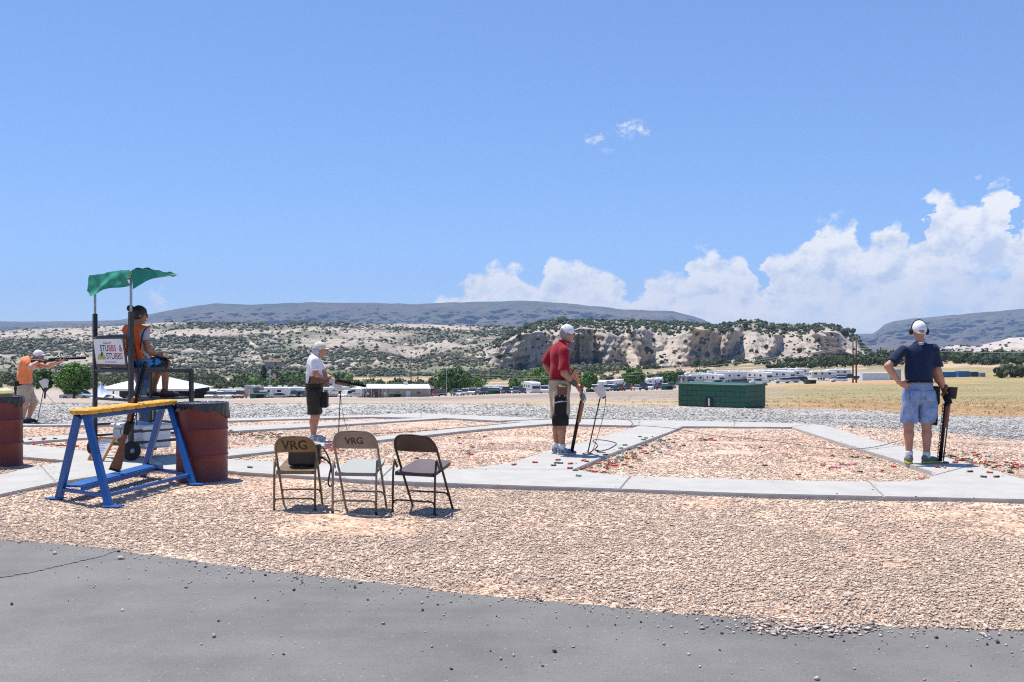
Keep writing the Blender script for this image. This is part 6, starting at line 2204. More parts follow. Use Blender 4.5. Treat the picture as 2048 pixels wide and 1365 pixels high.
def car_parts(kind, colour):
    """mesh parts of one vehicle, nose towards +X, wheels on z = 0"""
    key = (kind, colour)
    if key in _CAR: return _CAR[key]
    pm = paint(colour, PAINTS[colour])
    f = lambda a, b, d: (a, d, b)
    if kind == 'sedan':
        L, w, bod = 4.6, 1.8, [(-2.3, .35), (-2.28, .75), (-2.2, .92), (-1.5, .98), (1.0, .96), (1.9, .86), (2.22, .72), (2.3, .4)]
        cab = [(-1.75, .97), (-1.15, 1.38), (-.7, 1.46), (.15, 1.45), (.5, 1.36), (1.15, .95)]; roof = [(-1.05, 1.41), (-.7, 1.475), (.15, 1.465), (.42, 1.40)]
    elif kind == 'suv':
        L, w, bod = 4.8, 1.9, [(-2.4, .42), (-2.42, .95), (-2.35, 1.12), (1.05, 1.10), (2.1, 1.0), (2.36, .85), (2.4, .45)]
        cab = [(-2.32, 1.11), (-2.15, 1.68), (-1.9, 1.78), (.1, 1.78), (.45, 1.68), (1.15, 1.09)]; roof = [(-2.12, 1.72), (-1.9, 1.80), (.1, 1.80), (.38, 1.73)]
    else:
        L, w, bod = 5.7, 1.95, [(-2.85, .5), (-2.87, 1.12), (-.55, 1.14), (1.35, 1.14), (2.6, 1.08), (2.82, .95), (2.86, .5)]
        cab = [(-.62, 1.13), (-.5, 1.78), (-.3, 1.86), (.75, 1.85), (1.0, 1.76), (1.6, 1.12)]; roof = [(-.48, 1.81), (-.3, 1.88), (.75, 1.87), (.95, 1.81)]
    P = []
    mb = MB().prism(bod, -w / 2, w / 2, f)
    if kind == 'pickup': mb.box((-1.7, 0, 1.16), (2.1, w * .82, .03), m=1)
    P.append(('body', mb.mesh('body', [pm, M_tyre], .06), ()))
    tap = lambda a, b, d: (a, d * (1 - .16 * max(0, (b - .95))), b)
    P.append(('windows', MB().prism(cab, -w / 2 + .06, w / 2 - .06, tap).mesh('windows', M_glass, .03), ()))
    P.append(('roof', MB().prism(roof, -w / 2 + .13, w / 2 - .13, f).mesh('roof', pm, .02), ()))
    wh = MB().lathe([(.0, -.11), (.2, -.11), (.33, -.10), (.35, -.06), (.35, .06), (.33, .10), (.2, .11), (0, .11)], 16, axis=(0, 1, 0)).mesh('wheel', M_tyre)
    hub = MB().lathe([(0, -.118), (.2, -.115), (.2, .115), (0, .118)], 12, axis=(0, 1, 0)).mesh('hub', M_chrome)
    for x in (-L * .31, L * .31):
        for y in (-w / 2 + .1, w / 2 - .1):
            P.append(('wheel', wh, (x, y, .35), hub))
    lt = MB().box((0, 0, 0), (.06, .32, .14)).mesh('headlight', mat('headlamp', (.6, .6, .6), .2), .02)
    tl = MB().box((0, 0, 0), (.06, .2, .2)).mesh('tail_light', M_lamp, .02)
    zb = .72 if kind == 'sedan' else .88
    for y in (-w * .36, w * .36):
        P.append(('headlight', lt, (L / 2 - .03 - (.06 if kind == 'sedan' else 0), y, zb)))
        P.append(('tail_light', tl, (-L / 2 - .0, y, zb + .05)))
    _CAR[key] = P
    return P


def put_parts(o, P):
    for q in P:
        c = link(q[0], q[1], o)
        if len(q) > 2 and q[2]: c.location = q[2]
        if len(q) > 3: link('hub', q[3], c)


def car(kind, colour, px, d, head, label, group='vehicles parked across the range'):
    o = thing('parked_' + ('car' if kind != 'pickup' else 'pickup'), label, {'sedan': 'car', 'suv': 'SUV', 'pickup': 'pickup'}[kind], ON(px, d, -.02), R(head), group)
    put_parts(o, car_parts(kind, colour))


_RV = {}
def rv(kind, px, d, head, label, L=8.0, stripe=(.25, .27, .32), dark=False, H=3.0):
    o = thing('motorhome' if kind == 'motorhome' else 'travel_trailer', label, 'motorhome' if kind == 'motorhome' else 'trailer', ON(px, d, -.02), R(head), 'camper vehicles parked across the range')
    key = (kind, L, stripe, dark, H)
    if key not in _RV:
        w = 2.5; z0 = .55; P = []
        f = lambda a, b, dd: (a, dd, b)
        if kind == 'fifth_wheel': pr = [(-L / 2, z0), (-L / 2, H + .2), (L / 2 - .5, H + .3), (L / 2, H - .2), (L / 2 - .05, 1.75), (L / 2 - 1.9, 1.65), (L / 2 - 2.1, z0)]
        elif kind == 'motorhome': pr = [(-L / 2, z0), (-L / 2, H), (-L / 2 + .2, H + .15), (L / 2 - .5, H + .15), (L / 2 - .08, H - .2), (L / 2, 1.3), (L / 2 + .02, z0)]
        else: pr = [(-L / 2, z0 + .3), (-L / 2 + .05, H - .2), (-L / 2 + .35, H), (L / 2 - .6, H), (L / 2 - .15, H - .4), (L / 2, 1.6), (L / 2 - .2, z0 + .1), (L / 2 - .6, z0), (-L / 2 + .5, z0)]
        P.append(('body', MB().prism(pr, -w / 2, w / 2, f).mesh('body', mat('dark coach paint', (.07, .07, .08), .3, (.25, .25, .26), .5) if dark else M_rvw, .10), ()))
        sm = mat('stripe %.2f %.2f %.2f' % stripe, stripe, .4)
        for s in (-1, 1):
            P.append(('stripe', MB().box((0, 0, 0), (L * .86, .02, .22)).mesh('stripe', sm), (-.1, s * (w / 2 + .006), 1.25)))
            for k, x in enumerate((-L * .34, -L * .08, L * .2)):
                P.append(('window', MB().box((0, 0, 0), (1.0 if k != 1 else .7, .03, .62)).mesh('window', M_glass, .01), (x, s * (w / 2 + .01), 2.05)))
        P.append(('door', MB().box((0, 0, 0), (.68, .03, 1.75)).mesh('door', mat('pale door', (.55, .55, .53), .5), .02), (L * .06, -w / 2 - .012, 1.5)))
        if kind == 'motorhome': P.append(('windshield', MB().box((0, 0, 0), (.05, 2.1, .95), Matrix.Rotation(R(-12), 3, 'Y')).mesh('windshield', M_glass, .02), (L / 2 - .03, 0, 1.95)))
        P.append(('rear_window', MB().box((0, 0, 0), (.04, 1.1, .55)).mesh('rear_window', M_glass, .01), (-L / 2 - .01, 0, 2.0)))
        for x in (-.6, 1.8): P.append(('air_conditioner', MB().box((0, 0, 0), (1.0, .8, .28), taper=.85).mesh('air_conditioner', M_rvw, .04), (x, 0, H + .2)))
        wh = MB().lathe([(.0, -.12), (.34, -.11), (.37, -.05), (.37, .05), (.34, .11), (0, .12)], 16, axis=(0, 1, 0)).mesh('wheel', M_tyre)
        xs = (-L * .3, L * .36) if kind == 'motorhome' else (-L * .12, -L * .12 + .85)
        for x in xs:
            for y in (-w / 2 + .12, w / 2 - .12): P.append(('wheel', wh, (x, y, .37)))
        _RV[key] = P
    put_parts(o, _RV[key])


# right hand lot
rv('motorhome', 1368, 318, -70, 'dark fronted motorhome at the left end of the right lot', 9, (.2, .12, .1), True)
car('pickup', 'silver', 1386, 300, 200, 'silver pickup left of the right lot trailers')
rv('travel_trailer', 1402, 325, 10, 'white trailer behind the silver pickup', 8, (.3, .3, .33))
rv('motorhome', 1424, 322, -60, 'white motorhome with dark front above the big trap house', 9.5, (.22, .1, .08))
car('suv', 'black', 1433, 302, 190, 'black SUV before the white motorhome in the right lot')
car('sedan', 'white', 1449, 300, 195, 'white car low behind the big trap house')
rv('fifth_wheel', 1462, 332, 8, 'long white fifth wheel trailer in the right lot', 11, (.28, .28, .3))
car('suv', 'grey', 1466, 305, 185, 'dark grey SUV before the long fifth wheel')
car('pickup', 'grey', 1489, 306, 190, 'grey pickup beside the dark SUV in the right lot')
rv('travel_trailer', 1497, 335, 6, 'white trailer in the middle of the right lot', 9, (.35, .2, .12))
rv('motorhome', 1519, 325, -64, 'white motorhome with black windows in the right lot', 10, (.15, .15, .17))
car('pickup', 'white', 1518, 303, 186, 'white pickup before the motorhome with black windows')
rv('fifth_wheel', 1542, 335, 12, 'white fifth wheel right of the black windowed motorhome', 10, (.2, .22, .28))
rv('motorhome', 1562, 328, -50, 'white motorhome fifth from the right lot end', 9, (.3, .3, .3))
car('suv', 'white', 1565, 306, 180, 'white SUV before the right lot trailers')
rv('travel_trailer', 1583, 335, 8, 'white trailer last in the right lot row', 8.5, (.2, .25, .3))
car('suv', 'silver', 1583, 308, 184, 'silver SUV beside the white SUV in the right lot')
car('suv', 'black', 1599, 310, 180, 'black SUV at the right end of the right lot')
rv('travel_trailer', 1646, 322, 4, 'white trailer standing apart left of the power poles', 8.5, (.25, .25, .28), H=2.8)
rv('travel_trailer', 1677, 330, 8, 'white trailer nearest the power poles', 8, (.35, .33, .3), H=2.9)
car('suv', 'maroon', 1676, 312, 175, 'maroon SUV behind the white SUV near the power poles')
car('suv', 'white', 1677, 290, 182, 'white SUV alone on the dirt near the power poles')
car('pickup', 'black', 1701, 315, 180, 'black pickup behind the power poles')
for px, k, L_, st, l in ((1392, 'travel_trailer', 8, (.3, .28, .25), 'half hidden white trailer, first of the back row in the right lot'), (1443, 'fifth_wheel', 10, (.25, .3, .36), 'half hidden white fifth wheel, second of the back row in the right lot'), (1480, 'travel_trailer', 9, (.4, .4, .4), 'half hidden white trailer, third of the back row in the right lot'),
                        (1530, 'travel_trailer', 8, (.3, .3, .3), 'half hidden white trailer, fourth of the back row in the right lot'), (1572, 'fifth_wheel', 10, (.2, .2, .26), 'half hidden white fifth wheel, fifth of the back row in the right lot'), (1598, 'travel_trailer', 8, (.35, .3, .28), 'half hidden white trailer, last of the back row in the right lot')):
    rv(k, px, 352, 7, l, L_, st)
# middle lot
rv('travel_trailer', 1255, 318, 30, 'white trailer half behind the round tree', 8, (.3, .3, .3))
rv('travel_trailer', 1282, 320, 20, 'white trailer just right of the round tree', 8, (.2, .25, .3))
rv('motorhome', 1330, 312, -60, 'white motorhome behind the small tree by the trap house', 8, (.2, .2, .2))
rv('travel_trailer', 985, 300, 15, 'white trailer behind the SUVs right of the big green tree', 7, (.3, .3, .3), H=2.7)
rv('travel_trailer', 1112, 300, 40, 'white trailer half hidden by the red shirt shooter', 8, (.3, .3, .3))
rv('travel_trailer', 620, 262, 10, 'white trailer half hidden by the white shirt shooter', 7, (.3, .3, .3))
rv('travel_trailer', 466, 262, 12, 'white trailer above the silver SUV right of the red drum', 7, (.2, .25, .35), H=2.7)
for px, k, c, h, l in ((1287, 'pickup', 'black', 264, 'black pickup between the silver car and the white SUV'), (1330, 'sedan', 'white', 268, 'white car beside the blue pickup'), (1229, 'sedan', 'black', 270, 'black car between the white and maroon SUVs'), (1191, 'suv', 'white', 268, 'white SUV under the tree right of the red shirt shooter'),
                       (1022, 'sedan', 'white', 268, 'white car between the black pickup and the grey SUV'), (958, 'suv', 'white', 268, 'white SUV between the silver pickup and the black SUV'), (978, 'pickup', 'silver', 265, 'silver pickup right of the black SUV'), (921, 'sedan', 'white', 270, 'white car between the pickup and the SUV under the big tree'), (1003, 'sedan', 'silver', 268, 'silver car left of the black pickup')):
    car(k, c, px, 240 + (px % 9), h, l)
rv('fifth_wheel', 1206, 300, 80, 'white trailer with rounded roof right of the red shirt shooter', 9, (.3, .3, .3))
rv('fifth_wheel', 1234, 305, 60, 'white fifth wheel left of the round tree', 9, (.2, .2, .2))
rv('travel_trailer', 1308, 310, 40, 'white trailer between the two small trees', 9, (.25, .25, .25))
for px, k, c, h, l in ((1222, 'suv', 'white', 262, 'white SUV nearest the white voice release cone'), (1240, 'suv', 'maroon', 272, 'maroon SUV in the middle lot'), (1256, 'suv', 'black', 268, 'black SUV under the round tree'),
                       (1275, 'sedan', 'silver', 262, 'silver car right of the round tree trunk'), (1298, 'suv', 'white', 266, 'white SUV between two small trees'), (1318, 'pickup', 'blue', 270, 'blue pickup left of the small tree by the trap house'), (1342, 'suv', 'grey', 268, 'grey SUV beside the big trap house'),
                       (1208, 'pickup', 'silver', 275, 'silver pickup behind the voice release cone')):
    car(k, c, px, 248 + (px % 7), h, l)
# centre lot
rv('motorhome', 1064, 262, -75, 'white box motorhome left of the red shirt shooter', 8, (.2, .25, .35))
for px, k, c, h, l in ((1012, 'pickup', 'black', 275, 'black pickup left of the white box motorhome'), (1032, 'suv', 'grey', 272, 'grey SUV beside the white box motorhome'), (1090, 'pickup', 'white', 268, 'white pickup at the red shirt shooter\'s left elbow'), (1045, 'sedan', 'black', 270, 'black car before the white box motorhome'),
                       (948, 'pickup', 'silver', 255, 'silver pickup right of the big green tree'), (968, 'suv', 'black', 270, 'black SUV right of the silver pickup'), (930, 'suv', 'silver', 272, 'silver SUV under the big green tree'), (912, 'pickup', 'grey', 285, 'grey pickup before the big green tree trunk'),
                       (885, 'suv', 'black', 268, 'black SUV left of the light pole'), (871, 'sedan', 'maroon', 275, 'maroon car right of the clubhouse'), (992, 'suv', 'white', 272, 'white SUV left of the black pickup')):
    car(k, c, px, 236 + (px % 11), h, l)
# left lot
rv('motorhome', 508, 236, -62, 'grey sided motorhome at the left of the left lot', 9, (.2, .2, .25), True)
rv('travel_trailer', 545, 250, 4, 'long trailer with green lettering band behind the flagpole', 9, (.03, .16, .10))
rv('travel_trailer', 576, 252, 6, 'white trailer just left of the white shirt shooter', 8, (.1, .1, .1))
rv('travel_trailer', 668, 258, 40, 'white trailer right of the white shirt shooter', 9, (.2, .2, .22))
rv('travel_trailer', 695, 268, 8, 'grey trailer touching the clubhouse porch', 8, (.2, .2, .22), H=2.7)
for px, k, c, h, l in ((456, 'suv', 'silver', 265, 'silver SUV right of the red drum'), (468, 'suv', 'white', 250, 'white SUV second from the red drum'), (481, 'pickup', 'maroon', 275, 'maroon pickup left of the grey motorhome'), (528, 'pickup', 'white', 262, 'white pickup below the green lettered trailer'),
                       (556, 'sedan', 'silver', 190, 'silver car below the green lettered trailer'), (592, 'pickup', 'black', 262, 'black pickup left of the white shirt shooter'), (607, 'pickup', 'green', 255, 'green pickup at the white shirt shooter\'s back'), (690, 'suv', 'white', 262, 'white SUV left of the clubhouse porch'),
                       (672, 'suv', 'black', 262, 'black SUV below the white trailer by the porch'), (440, 'suv', 'white', 265, 'white SUV just above the red drum'), (424, 'pickup', 'silver', 272, 'silver pickup above the red drum')):
    car(k, c, px, 214 + (px % 13), h, l)
car('sedan', 'silver', 152, 158, 10, 'silver car parked beside the blue star tent')
car('suv', 'grey', 168, 172, 20, 'dark SUV behind the blue star tent')

# ---------------------------------------------------------------- buildings
M_roofw = mat('white metal roof', (.62, .64, .66), .45, (.54, .56, .59), .6)
M_beige = mat('beige stucco', (.40, .345, .27), .85, (.35, .30, .235), .8)
M_dkwood = mat('dark timber', (.06, .045, .035), .8)


def pavilion():
    d = 232; p = ON(290, d)
    o = thing('pavilion', 'open pavilion with wide pale hip roof behind the tower', 'pavilion', p)
    w, dp, e, h = 23.0, 14.0, 2.4, 5.4
    vs = [(-w / 2, 0, e), (w / 2, 0, e), (w / 2, dp, e), (-w / 2, dp, e), (-1.2, dp / 2, h), (1.2, dp / 2, h)]
    MB().add(vs, [(0, 1, 5, 4), (1, 2, 5), (2, 3, 4, 5), (3, 0, 4), (3, 2, 1, 0)]).build('roof', M_roofw, o)
    MB().box((0, 0, e - .22), (w + .1, .12, .48)).build('fascia', mat('white fascia', (.75, .75, .75), .5), o)
    for i in range(7): MB().box((-w / 2 + .3 + i * (w - .6) / 6, .3, e / 2 - .5), (.25, .25, e + .8)).build('post', M_dkwood, o)
    MB().box((0, dp - 1, e / 2 - .4), (w - 1, .3, e + .6)).build('back_wall', M_dkwood, o)
    MB().box((3, 5, .5), (8, 3, 1.1)).build('counter', M_dkwood, o)


def clubhouse():
    d = 284; p = ON(784, d)
    o = thing('clubhouse', 'long low beige clubhouse with white metal roof and porch', 'clubhouse', p)
    w, dp, e = 21.0, 8.0, 2.75
    MB().box((3.6, dp / 2, e / 2 - .4), (w * .64, dp, e + .8)).build('wall', M_beige, o)
    MB().box((-7, dp - .5, e / 2 - .4), (w * .38, .4, e + .8)).build('wall', M_beige, o)
    vs = [(-w / 2 - .4, -1.0, e), (w / 2 + .6, -1.0, e), (w / 2 - .4, dp / 2, e + 1.05), (-w / 2 + .6, dp / 2, e + 1.05), (w / 2 + .6, dp + 1, e), (-w / 2 - .4, dp + 1, e)]
    vs2 = [(x, y, z - .12) for x, y, z in vs]
    MB().add(vs + vs2, [(0, 1, 2, 3), (3, 2, 4, 5), (9, 8, 7, 6), (11, 10, 8, 9), (0, 6, 7, 1), (1, 7, 8, 2), (2, 8, 10, 4), (4, 10, 11, 5), (5, 11, 9, 3), (3, 9, 6, 0)]).build('roof', M_roofw, o)
    MB().box((-w / 2 + .1, 0, e + .35), (.2, 4, .7)).build('gable', M_roofw, o)
    MB().box((3.5, dp / 2, e + 1.3), (1.2, 1.0, .7)).build('roof_vent', M_roofw, o, bevel=.04)
    for i in range(5): MB().box((-w / 2 + .3 + i * 2.2, -.6, e / 2 - .3), (.16, .16, e + .5)).build('post', mat('white post', (.6, .6, .58), .6), o)
    dr = MB().box((4.6, -.04, .95), (1.3, .08, 2.1)).build('door', mat('white door', (.72, .72, .72), .5), o)
    MB().box((5.1, -.10, 1.0), (.08, .06, .2)).build('handle', M_gun, dr)
    for x in (1.6, 7.6):
        wn = MB().box((x, -.03, 1.45), (1.5, .06, 1.0)).build('window', M_rvw, o)
        MB().box((x, -.07, 1.45), (1.32, .04, .84)).build('pane', M_glass, wn)
    for k in range(4):
        tb = MB().box((-8.6 + k * 2.1, 1.2, .74), (1.5, .8, .06))
        for sx in (-.6, .6): tb.box((-8.6 + k * 2.1 + sx, 1.2, .35), (.08, .7, .72))
        t = thing('picnic_table', ['dark picnic table at the left post of the porch', 'dark picnic table second under the porch', 'dark picnic table third under the porch', 'dark picnic table nearest the beige wall under the porch'][k], 'table', p, 0, 'picnic tables under the porch')
        tb.build('table', M_dkwood, t)


def box_house(px, d, w, h, dp, label, mw, mr, cat='building', name='shed', flat=False, dz=0.0, door=True):
    o = thing(name, label, cat, ON(px, d, dz))
    MB().box((0, dp / 2, h / 2 - .5), (w, dp, h + 1)).build('wall', mw, o, bevel=.03)
    if flat: MB().box((0, dp / 2, h + .1), (w + .4, dp + .4, .2)).build('roof', mr, o)
    else:
        vs = [(-w / 2 - .4, -.4, h), (w / 2 + .4, -.4, h), (w / 2 + .4, dp / 2, h + w * .1), (-w / 2 - .4, dp / 2, h + w * .1), (w / 2 + .4, dp + .4, h), (-w / 2 - .4, dp + .4, h)]
        MB().add(vs, [(0, 1, 2, 3), (3, 2, 4, 5), (0, 3, 5), (1, 4, 2), (5, 4, 1, 0)]).build('roof', mr, o)
    if door: MB().box((w * .2, -.03, 1.0), (1.1, .06, 2.0)).build('door', M_dkwood, o)
    return o


pavilion(); clubhouse()
box_house(414, 262, 4.2, 2.2, 5, 'small shed with white roof right of the pavilion', M_rvw, M_roofw)
_h = AT(545, 731, 760)
hs = box_house(545, 615, 11, 2.4, 9, 'red roofed house on the hillside behind the flag', M_beige, mat('rust red roof', (.20, .07, .05), .7))
hs.location = (AT(545, 731, 705).x, 705, AT(545, 731, 705).z)
box_house(858, 300, 5, 2.4, 5, 'dark red shed at the right end of the clubhouse', mat('barn red', (.10, .025, .02), .8), M_dkwood)


def container(px, d, L, H, label, c, group=None, W_=2.4, name='container', dz=0.0):
    o = thing(name, label, 'container', ON(px, d, dz), 0, group)
    m = mat('container %.2f %.2f %.2f' % c, c, .5, tuple(k * .88 for k in c), .8)
    MB().box((0, W_ / 2, H / 2), (L - .1, W_ - .1, H)).build('shell', m, o, bevel=.03)
    n = int(L / .6)
    rib = MB().box((0, 0, 0), (.22, .06, H - .3)).mesh('corrugation', m)
    for i in range(n):
        q = link('corrugation', rib, o); q.location = (-L / 2 + (i + .5) * L / n, 0, H / 2)
    for sx in (-1, 1): MB().box((sx * L / 2, W_ / 2, H / 2), (.14, W_, H + .06)).build('corner_frame', m, o)


container(1752, 292, 7.8, 2.35, 'white storage container right of the power poles', (.72, .72, .74))
container(1791, 296, 3.2, 3.3, 'tall pale grey container beside the navy shirt shooter\'s elbow', (.42, .42, .42))
container(1899, 312, 4.0, 1.75, 'left blue steel bin right of the navy shirt shooter', (.03, .14, .36), 'steel bins')
container(1928, 312, 3.0, 1.9, 'middle blue steel bin right of the navy shirt shooter', (.03, .16, .40), 'steel bins')
container(1950, 312, 2.0, 1.6, 'dark blue steel bin at the right of the bins', (.03, .06, .10), 'steel bins')
container(1966, 312, 1.4, 1.3, 'small grey blue bin at the right end', (.25, .32, .42), 'steel bins')


def star_tent():
    d = 168; p = ON(202, d)
    o = thing('star_tent', 'pale blue star shaped canopy tent beside the tower', 'tent', p)
    m = mat('pale blue tent cloth', (.50, .60, .80), .6, (.44, .54, .76), .5)
    def f(u, v):
        a = u * 2 * math.pi; k = v
        arm = .5 + .5 * math.cos(a * 4 - .6)
        rr = (3.1 * k ** 1.25) * (.62 + .5 * arm)
        z = 2.9 * (1 - k) ** 1.6 + (.9 - .75 * arm) * math.sin(math.pi * k * .5) * k + .05
        return (rr * math.cos(a), rr * math.sin(a), z)
    MB().grid(f, 64, 14).build('canopy', m, o)
    MB().tube([(0, 0, 0), (0, 0, 2.95)], .04, 8).build('mast', M_galv, o)
    for k in range(4):
        a = (k * 90 + 8.6) * math.pi / 180
        MB().tube([(3.3 * math.cos(a), 3.3 * math.sin(a), .15), (4.3 * math.cos(a), 4.3 * math.sin(a), -.1)], .02, 6).build('guy_rope', M_rvw, o)


star_tent()

# ---------------------------------------------------------------- poles, wires, flag
M_pole = mat('creosoted pole', (.06, .042, .032), .9, (.09, .065, .05), 3.0)


def power_pole(px, d, top_y, label, r=.17, arm=True):
    p = ON(px, d); h = AT(px, top_y, d).z - p.z
    o = thing('power_pole', label, 'power pole', p, 0, 'wooden power poles')
    MB().tube([(0, 0, -.3), (0, 0, h)], [r, r * .7], 10).build('pole', M_pole, o)
    if arm:
        ar = MB().box((0, -.1, h - .7), (1.9, .12, .14)).build('crossarm', M_pole, o)
        for x in (-.8, 0, .8): MB().lathe([(.05, 0), (.08, .05), (.05, .12), (.07, .17), (.03, .22)], 10, (x, -.1, h - .63)).build('insulator', M_rvw, ar)
    return p + Vector((0, 0, h))


q1 = power_pole(1706, 205, 673, 'left of the two tall power poles near the white container', arm=False)
q2 = power_pole(1712.5, 202, 673, 'right of the two tall power poles near the white container', arm=False)
q3 = power_pole(822, 330, 714, 'left thin power pole behind the clubhouse', .2)
q4 = power_pole(836, 345, 716, 'right thin power pole behind the clubhouse', .2)


def wire(a, b, sag, label):
    P = [a.lerp(b, t / 24) - Vector((0, 0, sag * 4 * (t / 24) * (1 - t / 24))) for t in range(25)]
    tag(MB().tube(P, .035, 5).build('power_line', mat('bare aluminium wire', (.45, .45, .44), .5)), label, 'power line')


wire(AT(1709, 692, 204), AT(829, 738, 338), 4.2, 'upper power line from the tall poles towards the clubhouse')
wire(AT(1709, 695, 204), AT(829, 741, 338), 4.5, 'lower power line from the tall poles towards the clubhouse')
wire(AT(1709, 692, 204), AT(2300, 694, 190), .6, 'upper power line from the tall poles to the right edge')
wire(AT(1709, 696, 204), AT(2300, 699, 190), .8, 'lower power line from the tall poles to the right edge')


def light_pole(px, d, top_y, label):
    p = ON(px, d); h = AT(px, top_y, d).z - p.z
    o = thing('light_pole', label, 'light pole', p, 0, 'light poles')
    MB().tube([(0, 0, -.2), (0, 0, h)], [.09, .06], 8).build('pole', M_galv, o)
    MB().box((0, 0, h - .4), (2.0, .08, .08)).build('crossarm', M_galv, o)
    for x in (-.85, -.3, .3, .85): MB().box((x, -.12, h - .22), (.3, .3, .3), Matrix.Rotation(.5, 3, 'X'), taper=.7).build('floodlight', M_galv, o)


light_pole(893, 228, 734, 'light pole with crossarm before the big green tree')
light_pole(1068, 300, 736, 'thin light pole above the white box motorhome')
light_pole(732.5, 262, 757, 'light pole at the clubhouse porch')


def flag():
    d = 222; p = ON(540, d); h = AT(540, 738, d).z - p.z
    o = thing('flagpole', 'white flagpole flying a striped flag behind the white shirt shooter', 'flagpole', p)
    MB().tube([(0, 0, -.2), (0, 0, h)], [.08, .05], 8).build('pole', M_rvw, o)
    MB().lathe([(0, -.08), (.08, 0), (0, .08)], 10, (0, 0, h + .06)).build('finial', mat('gilt ball', (.6, .45, .1), .3, metal=.8), o)
    fl = thing('flag', 'red white and blue striped flag hanging from the flagpole', 'flag', p)
    m = [mat('flag red', (.45, .03, .04), .8), mat('flag white', (.72, .72, .74), .8), mat('flag blue', (.03, .05, .2), .8)]
    nu, nv = 20, 13
    g = MB()
    pos = lambda u, v: (.06 + 1.25 * u, .16 * math.sin(u * 7) * u, h - .8 - .55 * u ** 1.3 - 1.0 * v - .12 * math.sin(u * 5))
    for a in range(nu):
        for b_ in range(nv):
            k = 2 if (a < 8 and b_ < 7) else b_ % 2
            g.add([pos(a / nu, b_ / nv), pos((a + 1) / nu, b_ / nv), pos((a + 1) / nu, (b_ + 1) / nv), pos(a / nu, (b_ + 1) / nv)], [(0, 1, 2, 3)], k, True)
    st = g.build('cloth', m, fl)


flag()

# ---------------------------------------------------------------- trees
M_bark = mat('grey brown bark', (.10, .075, .055), .9, (.07, .05, .04), 6.0, .02, 8.0)
M_leaf = mat('cottonwood leaves', (.05, .11, .02), .6, tint=True, scale=.9, spec=.25, obj=False)


def leafy_tree(px, d, top_y, wpx, label, colour, seed, base_dz=0.0, low=.22, n=5200, leaf=.26):
    r = np.random.default_rng(seed)
    p = ON(px, d, base_dz); h = AT(px, top_y, d).z - p.z; w = wpx / F_PX * d / 2
    o = thing('leafy_tree', label, 'tree', p, 0, 'leafy trees across the range')
    tr = MB()
    tr.tube([(0, 0, -.3), (.05 * w, 0, h * .25), (-.03 * w, .05, h * .5), (.04 * w, 0, h * .8)], [h * .035, h * .03, h * .02, h * .006], 8)
    ends = []
    for k in range(11):
        a = k * 2.4 + r.uniform(-.3, .3); z0 = h * (.2 + .045 * k)
        e = Vector((math.cos(a) * w * r.uniform(.45, .8), math.sin(a) * w * r.uniform(.45, .8), z0 + h * r.uniform(.15, .3)))
        tr.tube([(0, 0, z0), e * .5 + Vector((0, 0, z0 * .5 + .1)), e], [h * .014, h * .009, h * .004], 6)
        ends.append(e)
    tr.build('trunk', M_bark, o)
    # clumps through the crown, leaves through every clump
    nc = 64
    u = r.normal(size=(nc, 3)); u /= np.linalg.norm(u, axis=1)[:, None]
    rad = r.uniform(.35, 1.0, nc) ** .6
    C = u * rad[:, None] * np.array([w * .82, w * .82, h * (1 - low) * .43]) + np.array([0, 0, h * (low + (1 - low) * .52)])
    C[:, 0] *= 1 + .12 * np.sin(C[:, 2] * 1.7 + seed); C[:, :2] *= (1.12 - .38 * np.clip((C[:, 2] / h - .55) / .45, 0, 1))[:, None]
    cr = w * r.uniform(.17, .34, nc)
    i = r.integers(0, nc, n)
    v = r.normal(size=(n, 3)); v /= np.linalg.norm(v, axis=1)[:, None]
    P = C[i] + v * (cr[i] * r.uniform(.3, 1.0, n) ** .4)[:, None]
    a = r.normal(size=(n, 3)); a /= np.linalg.norm(a, axis=1)[:, None]
    b_ = np.cross(a, v + .3 * r.normal(size=(n, 3))); b_ /= np.linalg.norm(b_, axis=1)[:, None]
    s = (leaf * r.uniform(.6, 1.3, n))[:, None]
    Q = np.stack([P - a * s, P - b_ * s * .55, P + a * s, P + b_ * s * .55], 1).reshape(-1, 3)
    Fq = np.arange(4 * n).reshape(n, 4)
    tone = np.exp(r.normal(0, .2, nc))[i][:, None] * r.uniform(.8, 1.25, (n, 1))
    col = np.array(colour) * tone
    link('crown', np_mesh('crown', Q, Fq, M_leaf, False, col), o)


GR1, GR2, GR3 = (.095, .19, .034), (.072, .145, .030), (.14, .24, .05)
leafy_tree(89, 152, 738, 40, 'narrow dark tree behind the orange shirt shooter', GR2, 1, n=5200, leaf=.20)
leafy_tree(147, 150, 724, 84, 'broad bright green tree left of the scorer tower', GR1, 2, low=.12, n=9000, leaf=.20)
leafy_tree(907, 262, 735, 80, 'big round green tree right of the clubhouse', GR2, 3, low=.1, n=8500, leaf=.28)
leafy_tree(1082, 300, 737, 66, 'yellow green tree left of the red shirt shooter', GR3, 4, low=.1, leaf=.32)
leafy_tree(1033, 285, 758, 34, 'small bushy tree left of the white box motorhome', GR1, 5, low=.05, n=2600, leaf=.28)
leafy_tree(1178, 262, 746, 40, 'tree right of the red shirt shooter', GR1, 6, low=.15, leaf=.26)
leafy_tree(1268, 262, 734, 48, 'round tree in the middle lot', GR1, 7, low=.2, leaf=.26)
leafy_tree(1340, 262, 742, 34, 'small tree left of the big trap house', GR2, 8, low=.15, n=3600, leaf=.26)
leafy_tree(952, 300, 755, 38, 'low bushy tree right of the big green tree', GR3, 9, low=.05, n=2600, leaf=.3)
leafy_tree(528, 480, 728, 12, 'dark pointed evergreen near the red roofed house', (.03, .05, .025), 10, low=.0, n=1800, leaf=.35)


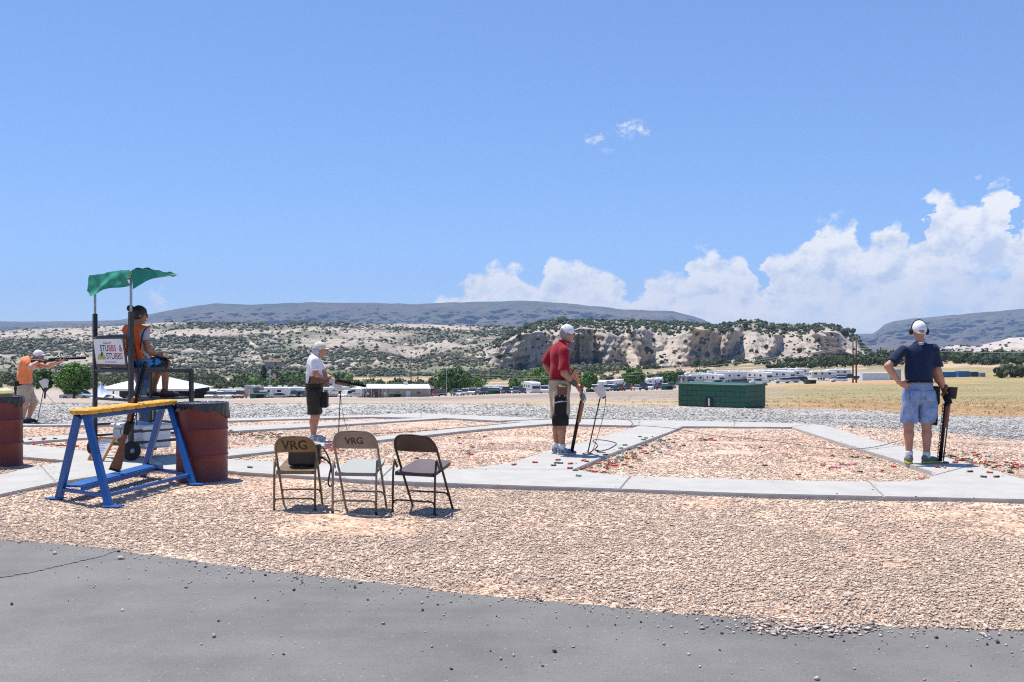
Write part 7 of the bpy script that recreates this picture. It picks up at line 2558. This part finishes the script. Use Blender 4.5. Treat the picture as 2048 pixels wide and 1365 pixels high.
# ---------------------------------------------------------------- people far across the range
def far_person(px, d, label, shirt, legs, seed):
    o = thing('person', label, 'person', ON(px, d), 0, 'people far across the range')
    r = random.Random(seed); s = r.uniform(-.12, .12)
    skin = sun_([cone((0, 0, 1.5), (0, 0, 1.42), .055, .06), ell((0, 0, 1.63), (.085, .1, .12)), cone((-.1, 0, .9), (-.1 - s, 0, .05), .09, .06), cone((.1, 0, .9), (.1 + s, .05, .05), .09, .06),
                 cone((-.2, 0, 1.38), (-.27, .03, 1.1), .055, .045), cone((-.27, .03, 1.1), (-.22, -.15, .95), .045, .035), cone((.2, 0, 1.38), (.27, .03, 1.1), .055, .045), cone((.27, .03, 1.1), (.24, -.12, .9), .045, .035), cone((0, 0, .95), (0, 0, 1.35), .15, .16)], .03)
    skin_obj('body', sdf(skin, (-.4, -.3, -.05), (.4, .3, 1.8), .04), SK2, o)
    sh = sun_([cone((0, 0, .98), (0, 0, 1.34), .19, .19, ((0, 1, 0), .75)), cone((-.2, 0, 1.39), (-.26, .02, 1.2), .08, .075), cone((.2, 0, 1.39), (.26, .02, 1.2), .08, .075)], .04)
    skin_obj('shirt', sdf(sh, (-.4, -.3, .7), (.4, .3, 1.6), .035), shirt, o)
    lg = sun_([cone((-.1, 0, .9), (-.1 - s * .5, 0, .45), .125, .11), cone((.1, 0, .9), (.1 + s * .5, .02, .45), .125, .11)], .03)
    skin_obj('shorts', sdf(lg, (-.4, -.3, .3), (.4, .3, 1.1), .035), legs, o)


_k = 0
for px, d, c, nm in ((736, 276, M_wsh, 'white'), (748, 276, M_blkcl, 'black'), (760, 275, M_navy, 'navy'), (770, 277, M_wsh, 'white'), (1247, 244, M_blkcl, 'black'), (1263, 240, M_red, 'red'), (1315, 242, M_red, 'dark red')):
    where = {736: 'left of the porch light pole', 748: 'under the porch, second from the left', 760: 'under the porch', 770: 'at the right end of the porch', 1247: 'beside the round tree', 1263: 'in front of the round tree', 1315: 'right of the round tree'}[px]
    _k += 1
    far_person(px, d, 'far off person in %s shirt standing %s' % (nm, where), c, M_dkol if _k % 2 else M_khaki, _k)

# ---------------------------------------------------------------- air
def haze():
    m = bpy.data.materials.new('thin valley air'); m.use_nodes = True
    nt = m.node_tree; nt.nodes.clear()
    out = nt.nodes.new('ShaderNodeOutputMaterial')
    v = nt.nodes.new('ShaderNodeVolumePrincipled')
    v.inputs['Color'].default_value = (.35, .52, .84, 1)
    v.inputs['Density'].default_value = HAZE
    v.inputs['Anisotropy'].default_value = 0.0
    nt.links.new(v.outputs[0], out.inputs['Volume'])
    try:
        m.cycles.volume_sampling = 'DISTANCE'
        m.cycles.homogeneous_volume = True
    except Exception:
        pass
    mb = MB().box((0, 3300, 175), (17000, 7600, 520))
    o = mb.build('haze', m)
    tag(o, 'thin blue air between here and the mountains', 'haze', kind='stuff')


HAZE = 9.0e-5
haze()
